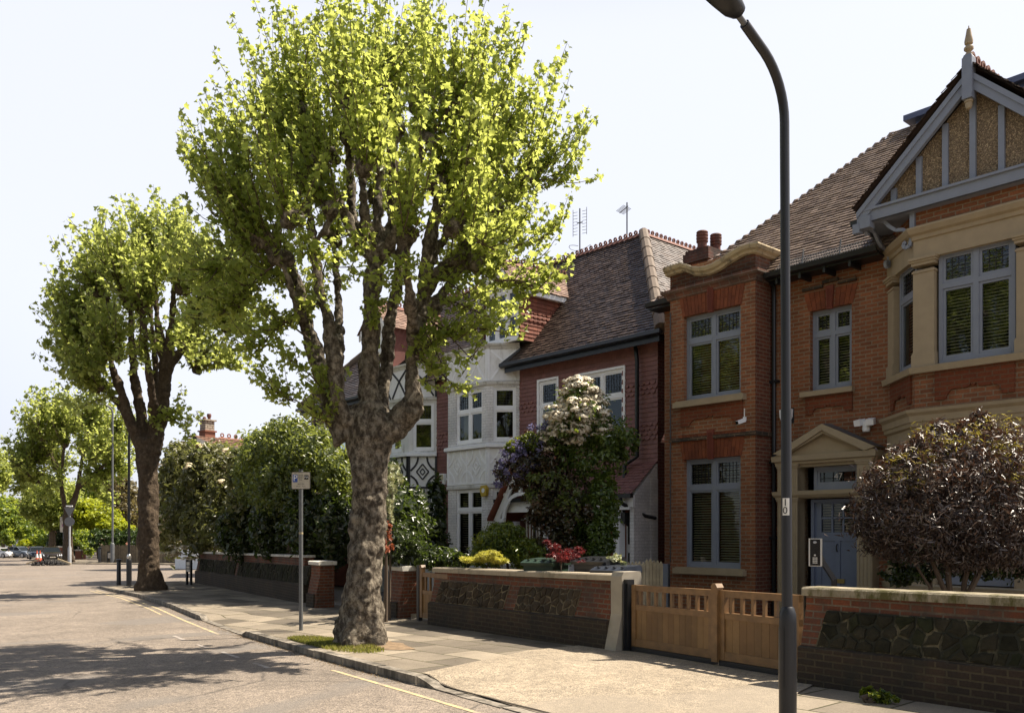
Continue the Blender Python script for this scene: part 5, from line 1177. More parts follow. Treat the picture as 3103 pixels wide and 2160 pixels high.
    part('roof_slope', MB().poly([(UM,ve,ze-.03),(ue,ve,ze-.03),(ua,ve+r_,zr-.03),(UM,ve+r_,zr-.03)]).poly([(ue,ve,ze-.03),(ue,ve+10,ze-.03),(ua,ve+10,zr-.03),(ua,ve+r_,zr-.03)]).poly([(UM,ve+r_,zr-.03),(ua,ve+r_,zr-.03),(ua,ve+10,zr-.03),(UM,ve+10,zr-.03)]).poly([(UM,ve+10,-.3),(ue-.4,ve+10,-.3),(ue-.4,ve+10,zr),(UM,ve+10,zr)]), M['tile'], ro)
    part('crested_ridge', crest(crest(MB(), (UM,ve+r_,zr+.03), (ua,ve+r_,zr+.03)), (ua,ve+r_+.1,zr+.03), (ua,ve+10,zr+.03)), M['ridge'], ro)
    hc = MB()
    for i in range(9):
        t0, t1 = i/9, (i+1.12)/9; a = Vector((ue-r_*t0, ve+r_*t0, ze+(zr-ze)*t0+.02)); b = Vector((ue-r_*t1, ve+r_*t1, ze+(zr-ze)*t1+.02)); hc.tube([a, b], [.155, .135], 10)
    part('hip_cap', hc, M['hipcap'], ro, smooth=True)
    part('gutter', MB().prism([(ve-.12,ze-.0),(ve-.13,ze-.09),(ve-.04,ze-.13),(ve+.02,ze-.06)], -18.6, ue+.05, 'x').box(-18.5,ue-.1,ve-.0,VP,ze-.17,ze-.10).box(-18.5,ue-.05,ve+.0,ve+.03,ze-.26,ze-.06).bar((-18.55,ve-.1,ze-.05),(-18.2,ve+.35,ze+.4),.09), M['black'], h)
    part('downpipe', MB().tube([(-13.95,VP-.1,ze-.15),(-13.85,VP-.14,ze-.55),(-13.85,VP-.14,3.45),(-14.1,VP-.3,3.25),(-13.75,VP-.75,2.2),(-13.75,VP-.75,1.9),(-13.5,VP-.4,1.6),(-13.45,VP-.35,-.2)], .05, 8).box(-13.85,-13.62,VP-.85,VP-.65,1.85,2.1), M['black'], h, smooth=True)
    # dormer
    dv, d0, d1, da, dz0, dz1, dzp = 15.9, -19.35, -17.84, -18.6, 6.9, 8.35, 9.15
    DX = XF(0, dv)
    bk = lambda z: ve+(z-ze)/(zr-ze)*r_
    part('dormer_cheek', MB().poly([(d1,dv,dz0),(d1,bk(dz1),dz1),(d1,dv,dz1)]).poly([(d0,dv,dz0),(d0,bk(dz1),dz1),(d0,dv,dz1)]), M['hungback'], h)
    cx_ = Matrix(((0,1,0,d1),(1,0,0,dv),(0,0,1,0),(0,0,0,1)))
    hg = MB(); z = dz0
    cm = Matrix.Translation((d1, dv, 0)) @ Matrix.Rotation(PI/2, 4, 'Z')
    while z < dz1-.05:
        x1 = bk(z)-dv; sub = MB(); hung(sub, cm, .02, max(.1, x1+.05), z, min(z+.11, dz1), scallop=((7.45,7.8),)); hg.f += [tuple(i+len(hg.v) for i in f) for f in sub.f]; hg.v += sub.v; z += .11
    part('cheek_tile', hg, M['hungred'], h, recalc=False)
    window(h, DX, d0+.1, d1-.02, dz0, dz1, M['white'], .0, 3, .52, leaded=False, fw=.07, curtain=[(d0+.15,d0+.4),(d1-.4,d1-.1)])
    part('dormer_gable', MB().prism([(d0,dz1),(d1,dz1),(da,dzp-.1)], dv-.02, dv+.1, 'y'), pan, h)
    db = MB()
    for s_, e_ in ((-1, d0-.14), (1, d1+.14)): db.add([(e_,dv-.2,dz1-.1),(da,dv-.2,dzp+.02),(da,dv-.2,dzp-.16),(e_,dv-.2,dz1-.26),(e_,dv-.14,dz1-.1),(da,dv-.14,dzp+.02),(da,dv-.14,dzp-.16),(e_,dv-.14,dz1-.26)], [(0,1,2,3),(4,5,6,7),(0,1,5,4),(2,3,7,6),(0,3,7,4)])
    db.box(d1+.02,d1+.14,dv-.2,bk(dz1)+.1,dz1-.2,dz1-.06)
    part('dormer_bargeboard', db, M['white'], h)
    dr_ = MB()
    tiles(dr_, (d1+.18,dv-.25,dz1-.06), (d1+.18,bk(dz1)+.15,dz1-.06), (da,bk(dzp)+.1,dzp+.06), (da,dv-.25,dzp+.06), .108, .17, .024)
    tiles(dr_, (d0-.18,bk(dz1)+.15,dz1-.06), (d0-.18,dv-.25,dz1-.06), (da,dv-.25,dzp+.06), (da,bk(dzp)+.1,dzp+.06), .108, .17, .024)
    part('dormer_roof', dr_, M['tilered'], h, recalc=False)
    part('dormer_ridge', crest(MB(), (da,dv-.2,dzp+.1), (da,bk(dzp)+.1,dzp+.1), .22, .16), M['ridge'], h)
    part('lead_flashing', MB().add([(d1+.2,bk(dz1)+.0,dz1-.05),(d1+.2,bk(dz1)+.14,dz1-.03),(da,bk(dzp)+.14,dzp+.11),(da,bk(dzp),dzp+.09)], [(0,1,2,3)]), M['whiteold'], h)
M['hungback'] = plain('dark_tile_backing', (.12,.044,.036), .9)
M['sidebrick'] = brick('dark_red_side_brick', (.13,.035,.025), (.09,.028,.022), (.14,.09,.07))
M['blacktimber'] = plain('black_timber', (.015,.015,.02), .5)
M['leadbox'] = M['lead']
H1 = thing('tile_hung_house', 'plum tile-hung house with white canted bay and dormer, steep brown roof with crested ridge', 'house', (-17.5, VP, 0))
semi(H1, M['whitebrick'], M['roughwhite'], M['white'], True)
pa = (-16.2,19.35,10.1)
b_ = UZ(1757,760,19.8); aerial(H1, (b_[0],19.8,10.0), UZ(1757,632,19.8)[1]-10.0, 'grid', .3)
b_ = UZ(1900,715,20.4); aerial(H1, (b_[0],20.4,10.0), UZ(1900,614,20.4)[1]-10.0, 'yagi', 2.6)
sk = MB().bar((-13.9,18.4,7.25),(-14.5,18.4,7.95),.5,.08); part('skylight', sk, M['black'], H1)
MIR[0] = UM
H2 = thing('tile_hung_house', 'mirror-image tile-hung house with black-and-white timbered bay, behind the big plane trunk', 'house', (-26, VP, 0))
semi(H2, M['whiteold'], M['roughwhite'], M['blacktimber'], False)
MIR[0] = None
t = thing('floodlight', 'small square floodlight on the corner of the white bay', 'floodlight', (-21.0, VP-.5, 3.0))
fz = Zv(1343,1447,15.9); fu = U(1343,15.9)
part('lamp_head', MB().box(fu-.13,fu+.1,15.85,15.95,fz-.1,fz+.12), M['white'], t); part('lens', MB().box(fu-.10,fu+.07,15.835,15.848,fz-.07,fz+.09), M['lens'], t); part('sensor', MB().box(fu-.0,fu+.08,15.86,15.95,fz-.2,fz-.1).box(fu+.1,fu+.35,15.93,15.99,fz-.06,fz-.02), M['white'], t)
M['alarmyellow'] = plain('alarm_yellow', (.55,.38,.05), .5)
u, z = U(1468,VB-.05), Zv(1468,1487,VB-.05)
t = thing('alarm_box', 'yellow hexagonal alarm box on the white bay above the ground-floor window', 'alarm box', (u, VB, z))
part('alarm_case', MB().prism([(u-.15,z),(u-.12,z+.14),(u+.1,z+.16),(u+.14,z+.05),(u+.11,z-.14),(u-.08,z-.16)], VB-.1, VB-.0, 'y'), M['alarmyellow'], t); part('emblem', MB().prism([(u+.065*math.cos(k*PI/8), z+.01+.065*math.sin(k*PI/8)) for k in range(16)], VB-.108, VB-.1, 'y'), M['white'], t)
# ------------------------------------------------------------------ far houses
def simple_house(label, px0, px1, pyb, Y, eave_py, ridge_py, wallmat, roofmat, rot, depth=9, hip=True, wins=(), chim=None, gable=False):
    a, b = at(px0, pyb, Y), at(px1, pyb, Y); L = (b-a).length; g = gxy(a.x, a.y)
    t = thing('far_house', label, 'house', (a.x, a.y, g), rot); ze, zr = at(px0, eave_py, Y).z-g, at(px0, ridge_py, Y).z-g
    part('wall', MB().box(0,L,0,depth,-.5,ze), wallmat, t)
    rf = MB(); o = .35; r = depth/2+o
    if gable:
        n = int((zr-ze)*1.5/.3)+1
        for i in range(n):
            t0, t1 = i/n, (i+1)/n
            for s_ in (-1, 1):
                y = lambda q: depth/2+s_*r*(1-q); zz = lambda q: ze-.1+(zr-ze)*q
                rf.add([(-o,y(t0),zz(t0)+.05),(L+o,y(t0),zz(t0)+.05),(L+o,y(t1),zz(t1)),(-o,y(t1),zz(t1))], [(0,1,2,3)])
        part('gable_wall', MB().prism([(0,ze),(depth,ze),(depth/2,zr-.15)], .02, L-.02, 'x'), wallmat, t)
    else:
        q = min(r, L*.42); rf.add([(-o,-o,ze),(L+o,-o,ze),(L+o,depth+o,ze),(-o,depth+o,ze),(q,depth/2,zr),(L-q,depth/2,zr)], [(0,1,5,4),(1,2,5),(2,3,4,5),(3,0,4),(0,3,2,1)])
    ro = part('roof', rf, roofmat, t)
    for x0, x1, z0, z1 in wins:
        f = part('window', MB().box(x0,x1,-.08,.02,z0,z0+.1).box(x0,x1,-.08,.02,z1-.1,z1).box(x0,x0+.1,-.08,.02,z0+.1,z1-.1).box(x1-.1,x1,-.08,.02,z0+.1,z1-.1).box((x0+x1)/2-.04,(x0+x1)/2+.04,-.07,.02,z0+.1,z1-.1), M['white'], t)
        part('pane', MB().box(x0+.1,x1-.1,-.03,-.01,z0+.1,z1-.1), M['farglass'], f)
    return t, L, ze, zr, ro
M['farglass'] = plain('far_pane', (.16,.19,.2), .15); M['farbrick'] = plain('far_red_brick', (.19,.075,.045), .9, bmp=.2)
M['farroof'] = island('far_clay_roof', [(.24,.12,.08), (.34,.19,.13)], .7)
M['farroof2'] = brick('far_tile_roof', (.30,.17,.12), (.24,.13,.09), (.10,.06,.04), .3, .22, .03)
# cottage roof with the cross-shaped vent and tall chimney above the hedge
Y = 58.0; a = at(645,1420,Y); g = gxy(a.x, a.y)
rc_ = STREET+.25
t, L, ze, zr, ro = simple_house('white gabled cottage with tall striped chimney and clay roof, just above the hedge', 0, 190, 1400, Y, 1352, 1313, M['roughwhite'], M['farroof2'], 0, depth=4.6, gable=True)
t.location = (at(654,1400,Y).x, Y, gxy(at(654,1400,Y).x, Y)); t.rotation_euler = (0,0,.95)
L0 = 4.6
pk = zr-.1
vent = MB()
for k in range(10): pass
for (y, z, h, w) in ((2.3,pk-1.15,1.1,.28),(2.3,pk-.9,.35,1.0)): vent.box(-.06,.019,y-w/2,y+w/2,z,z+h)
for y, z in ((2.3,pk-.1),(1.85,pk-.72),(2.75,pk-.72)): vent.prism([(y+.2*math.cos(k*PI/5), z+.2*math.sin(k*PI/5)) for k in range(10)], -.058, .018, 'x')
part('cross_vent', vent, M['blacktimber'], t)
cz = at(690,1296,Y).z-t.location.z
ch = MB().box(.6,1.4,2.0,2.7,zr-.9,zr+.2).box(.52,1.48,1.92,2.78,zr+.2,zr+.3)
co = part('chimney', ch, M['farbrick'], t); part('chimney_stack', MB().box(.64,1.36,2.04,2.66,zr+.3,zr+.95).box(.52,1.48,1.94,2.76,zr+.95,zr+1.05), brick('pale_striped_brick', (.42,.38,.30), (.36,.31,.25), (.16,.11,.08), .4, .16, .03), co)
part('chimney_pot', MB().lathe(1.15,2.35,[(.11,zr+1.05),(.10,zr+1.2),(.15,zr+1.28),(.15,zr+1.42),(.13,zr+1.48)], 12).lathe(.78,2.35,[(.13,zr+1.05),(.12,zr+1.18),(.06,zr+1.25)], 12), M['pot'], co, smooth=True)
part('aerial', MB().bar((.6,2.2,zr+.8),(.1,2.2,zr+1.4),.03).bar((-.05,2.2,zr+1.25),(.25,2.2,zr+1.5),.03).bar((-.0,2.2,zr+1.55),(.22,2.2,zr+1.25),.03), M['grey'], t)
part('ridge_crest', crest(MB(), (1.9,2.3,zr-.08), (L,2.3,zr-.08), .5, .3), M['farbrick'], t)
simple_house('brown-roofed house seen only by its ridge between hedge top and big plane', 815, 890, 1400, 46, 1340, 1283, M['farbrick'], M['farroof2'], .3, depth=6)
simple_house('far red brick house with pale window behind the parked cars at far left', 8, 62, 1680, 150, 1570, 1512, M['farbrick'], M['farroof2'], .15, wins=((1.6,3.0,1.2,4.2),(.2,.9,1.2,4.2)))
simple_house('distant house with steep clay gable roof above the trees at far left', 46, 100, 1680, 160, 1560, 1518, M['farbrick'], M['farroof2'], -.1, wins=((.8,1.8,3.6,5.4),))
simple_house('house with pinkish chimney top hidden behind the yellow acacia', 292, 330, 1640, 130, 1560, 1518, M['farbrick'], M['farroof2'], .1)
# ================================================================== VEGETATION
def rnd_unit(n):
    v = RNG.normal(size=(n, 3)); return v/np.linalg.norm(v, axis=1)[:, None]
T_PLANE = (np.array([(0,0),(.16,.10),(.50,.12),(.36,.34),(.46,.62),(.20,.60),(0,1.0),(-.20,.60),(-.46,.62),(-.36,.34),(-.50,.12),(-.16,.10)], float), [(0,1,2,3,4,5,6),(0,6,7,8,9,10,11)])
T_OVAL = (np.array([(0,0),(.24,.3),(.22,.65),(0,1.0),(-.22,.65),(-.24,.3)], float), [(0,1,2,3),(0,3,4,5)])
T_DIA = (np.array([(0,0),(.4,.45),(0,1.0),(-.4,.45)], float), [(0,1,2,3)])
T_THIN = (np.array([(0,0),(.10,.35),(0,1.0),(-.10,.35)], float), [(0,1,2,3)])
T_PALM = (np.array([(0,0),(.10,.15),(.62,.30),(.16,.34),(.38,.78),(.09,.45),(0,1.0),(-.09,.45),(-.38,.78),(-.16,.34),(-.62,.30),(-.10,.15)], float), [(0,1,2,3,4,5,6),(0,6,7,8,9,10,11)])
def leaves(name, P, S, Nrm, tmpl, mat, parent, fold=.18, droop=None, label=None):
    """one mesh of separate little leaf blades; P world/local points, Nrm facing"""
    n = len(P); tv, tf = tmpl; k = len(tv)
    Nn = Nrm/np.linalg.norm(Nrm, axis=1)[:, None]
    R = rnd_unit(n) if droop is None else rnd_unit(n)*.7+droop
    Tt = R-(R*Nn).sum(1)[:, None]*Nn; Tt /= np.maximum(1e-6, np.linalg.norm(Tt, axis=1))[:, None]
    Bb = np.cross(Nn, Tt)
    x, y = tv[:, 0], tv[:, 1]-.35; z = np.abs(tv[:, 0])*fold*2-((tv[:, 1]-.4)**2)*.25
    V = P[:, None, :]+S[:, None, None]*(x[None, :, None]*Bb[:, None, :]+y[None, :, None]*Tt[:, None, :]+z[None, :, None]*Nn[:, None, :])
    V = V.reshape(-1, 3); off = BASE.get(parent, Vector((0,0,0))); V = V-np.array(off)
    me = bpy.data.meshes.new(name); me.vertices.add(len(V)); me.vertices.foreach_set('co', V.ravel())
    lt = [len(f) for f in tf]; per = sum(lt); idx = np.concatenate([np.array(f) for f in tf])
    L = (np.arange(n)[:, None]*k+idx[None, :]).ravel().astype(np.int32); me.loops.add(len(L)); me.loops.foreach_set('vertex_index', L)
    tot = np.tile(np.array(lt, np.int32), n); st = np.concatenate([[0], np.cumsum(tot)[:-1]]).astype(np.int32)
    me.polygons.add(len(tot)); me.polygons.foreach_set('loop_start', st); me.polygons.foreach_set('loop_total', tot)
    me.update(); me.validate(); me.materials.append(mat)
    o = bpy.data.objects.new(name, me); C.objects.link(o); o.parent = parent
    if parent is not None: BASE[o] = off
    if label: o['label'] = label
    return o
G = {}
G['plane'] = leafmat('plane_leaf', [(.05,.085,.014), (.09,.135,.02), (.14,.185,.035)], (.71,.78,.17), .55, .42, .35)
G['plane2'] = leafmat('plane_leaf_far', [(.06,.09,.014), (.10,.13,.018), (.15,.175,.03)], (.66,.73,.18), .53, .45)
G['far'] = leafmat('distant_leaf', [(.05,.09,.015), (.09,.14,.022), (.14,.19,.03)], (.5,.58,.07), .46)
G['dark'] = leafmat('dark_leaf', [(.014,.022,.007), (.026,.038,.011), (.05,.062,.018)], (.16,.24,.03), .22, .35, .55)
G['glossy'] = leafmat('glossy_leaf', [(.036,.056,.013), (.07,.096,.023), (.135,.16,.05)], (.40,.46,.08), .36, .38, .6)
G['viburnum'] = leafmat('viburnum_leaf', [(.05,.054,.02), (.092,.094,.034), (.15,.142,.06)], (.36,.38,.10), .32, .4, .5)
G['elder'] = leafmat('black_elder_leaf', [(.036,.024,.018), (.082,.056,.042), (.15,.113,.085)], (.15,.06,.03), .16, .4, .7)
G['photinia'] = leafmat('photinia_leaf', [(.03,.06,.012), (.06,.10,.02), (.13,.18,.04)], (.34,.42,.04), .34, .3, .6)
G['maroon'] = leafmat('maroon_leaf', [(.020,.024,.009), (.045,.045,.016), (.085,.045,.02)], (.16,.06,.03), .2, .3, .6)
G['choisya'] = leafmat('choisya_leaf', [(.03,.06,.01), (.07,.11,.012), (.16,.18,.02)], (.36,.40,.03), .35, .35, .5)
G['goldacer'] = leafmat('golden_maple_leaf', [(.42,.40,.07), (.58,.54,.12), (.64,.60,.2)], (.70,.66,.10), .45)
G['redacer'] = leafmat('red_maple_leaf', [(.06,.010,.010), (.13,.018,.018), (.24,.06,.055)], (.27,.03,.03), .32, .4, .5)
G['variegated'] = leafmat('variegated_leaf', [(.12,.16,.05), (.42,.44,.28), (.6,.6,.45)], (.5,.5,.2), .3)
G['acacia'] = leafmat('golden_acacia_leaf', [(.17,.22,.012), (.26,.31,.02), (.35,.38,.03)], (.55,.58,.03), .45)
G['hedge'] = leafmat('clipped_hedge_leaf', [(.02,.04,.010), (.035,.06,.015), (.06,.09,.02)], (.12,.2,.03), .2, .5)
G['cream'] = plain('cream_flower', (.66,.57,.40), .8, var=.15); G['white'] = plain('white_flower', (.70,.63,.49), .8, var=.1); G['lilac'] = leafmat('ceanothus_flower', [(.09,.08,.17), (.16,.145,.28), (.26,.24,.38)], (.28,.26,.45), .25, .7)
G['grass'] = leafmat('verge_grass', [(.10,.11,.03), (.16,.16,.05), (.28,.23,.10)], (.4,.42,.06), .4)
# ------------------------------------------------------------------ plane trees
def plane_tree(label, bx, by, trunk, limbs, heads, wl, nw, lsize, step, tmpl, lmat, bark, voxel, crown_c, group=None, updir=.75, sprays=(), flare=.35, inner=0):
    g = ground_at(bx, by); Y = g.y; t = thing('plane_tree', label, 'tree', g, 0, group)
    A = lambda p: at(p[0], p[1], Y+p[2]) - g
    m = MB()
    LF = .70; tp = [(A(p[:3]), p[3]) for p in trunk]
    # trunk with buttressed, knobbly section
    n = 28; vs = []; fs = []; ph = random.random()*6; rows_ = []
    dense = []
    for (a, ra), (b, rb) in zip(tp, tp[1:]):
        q = max(1, int((b-a).length/.14)); dense += [(a.lerp(b, i/q), ra+(rb-ra)*i/q) for i in range(q)]
    dense.append(tp[-1])
    for i, (p, r) in enumerate(dense):
        z = p.z
        for k in range(n):
            th = 2*PI*k/n; fl = max(0, 1-z/.9)**2*flare*(.6+.5*math.sin(5*th+ph)+.3*math.sin(3*th+1.3))
            w = 1+.05*math.sin(3*th+z*1.7+ph)+.045*math.sin(7*th-z*2.9)+.04*math.sin(2*th+z*4.1)+random.uniform(-.02, .02)+max(0,fl)
            vs.append((p.x+r*w*math.cos(th), p.y+r*w*math.sin(th), p.z-(.25 if i == 0 else 0)))
    for i in range(len(dense)-1):
        for k in range(n): fs.append((i*n+k, i*n+(k+1) % n, (i+1)*n+(k+1) % n, (i+1)*n+k))
    fs += [tuple(range(n-1, -1, -1)), tuple(range((len(dense)-1)*n, len(dense)*n))]; m.add(vs, fs)
    for L in limbs:
        pts = [(A(p[:3]), p[3]*LF) for p in L]; dd = []
        for i in range(len(pts)-1):
            p0 = pts[max(0, i-1)][0]; p1, r1_ = pts[i]; p2, r2_ = pts[i+1]; p3 = pts[min(len(pts)-1, i+2)][0]; q = max(2, int((p2-p1).length/.25))
            for k in range(q):
                s = k/q; c = .5*((2*p1)+(p2-p0)*s+(2*p0-5*p1+4*p2-p3)*s*s+(3*p1-p0-3*p2+p3)*s**3)
                dd.append((c+Vector((random.uniform(-1,1),random.uniform(-1,1),0))*r1_*.10, (r1_+(r2_-r1_)*s)*random.uniform(.92, 1.1)))
        dd.append(pts[-1]); m.tube([p for p, _ in dd], [r for _, r in dd], 12)
    HP = [(A(h[:3]), h[3]) for h in heads]
    for p, r in HP:  # knuckles where the tree has been pollarded
        for k in range(3): q = p+Vector((random.uniform(-1,1),random.uniform(-1,1),random.uniform(-.6,.8)))*r*.8; m.tube([q-Vector((0,0,r*.9)), q-Vector((0,0,r*.3)), q+Vector((0,0,r*.4)), q+Vector((0,0,r*.9))], [r*.5, r, r*.95, r*.4], 9)
    o = part('trunk', m, bark, t, recalc=True, smooth=True, sharp=180)
    rm = o.modifiers.new('weld', 'REMESH'); rm.mode = 'VOXEL'; rm.voxel_size = voxel; rm.use_smooth_shade = True
    sm = o.modifiers.new('soften', 'SMOOTH'); sm.iterations = 2; sm.factor = .5
    for nm, ns, st_ in (('lumps', .38, .12), ('knots', .13, .075)):
        tx = bpy.data.textures.new(nm, 'CLOUDS'); tx.noise_scale = ns*max(1, voxel/.05); tx.noise_depth = 2; dm_ = o.modifiers.new(nm, 'DISPLACE'); dm_.texture = tx; dm_.strength = st_; dm_.mid_level = .5; dm_.texture_coords = 'LOCAL'
    cc = A(crown_c); tw = MB(); LP = []; LN = []
    def whip(p, d, L, r):
        d = d.normalized(); pts = [p]; q = p.copy(); e = d.copy(); N = 6
        for k in range(N):
            e = (e+Vector((0,0,1))*updir*.16+Vector((random.gauss(0,.07),random.gauss(0,.07),random.gauss(0,.05)))).normalized(); q = q+e*(L/N); pts.append(q.copy())
        tw.tube(pts, [r*(1-.75*k/N) for k in range(N+1)], 4, cap=False)
        s = .08*L
        while s < L*1.01:
            f = min(s/L*N, N-.001); i = int(f); c = pts[i].lerp(pts[i+1], f-i); a = random.uniform(0, 2*PI); ax = (pts[i+1]-pts[i]).normalized(); o1 = ax.orthogonal().normalized(); o2 = ax.cross(o1)
            out = o1*math.cos(a)+o2*math.sin(a); rr = lsize*random.uniform(.35, 1.15)
            LP.append(tuple(c+out*rr)); nv = out*.5+Vector((0,0,.55))+Vector((random.gauss(0,.6),random.gauss(0,.6),random.gauss(0,.6))); LN.append(tuple(nv)); s += step*random.uniform(.5, 1.5)
    for p, r in HP:
        out = (p-cc); out.z *= .45; rad = out.length; out = out.normalized() if rad > .01 else Vector((0,0,1))
        for k in range(nw):
            d = out*random.uniform(.1, .95)+Vector((0,0,1))*random.uniform(.15, 1.1)+Vector((random.gauss(0,.42),random.gauss(0,.42),random.gauss(0,.25)))
            whip(p+Vector((random.gauss(0,r*.5),random.gauss(0,r*.5),random.gauss(0,r*.4))), d, random.uniform(*wl), .012*lsize/.14+.004)
    for a, b, cnt, L in sprays:
        a, b = A(a), A(b); tw.tube([a, a.lerp(b,.5)+Vector((0,0,.05)), b], [.03*lsize/.14,.02*lsize/.14,.008], 5)
        for k in range(cnt): f = random.random(); whip(a.lerp(b, f), (b-a).normalized()+Vector((random.gauss(0,.6),random.gauss(0,.6),random.gauss(0,.5))), L*random.uniform(.5, 1.1), .01)
    part('branch', tw, M['twig'], t, recalc=False)
    LP = np.array(LP); LN = np.array(LN); S = lsize*np.clip(RNG.normal(1, .28, len(LP)), .45, 1.7)
    leaves('foliage', LP, S, LN, tmpl, lmat, t, droop=np.array([0,0,-.5])); print('leaves', label[:30], len(LP)); return t
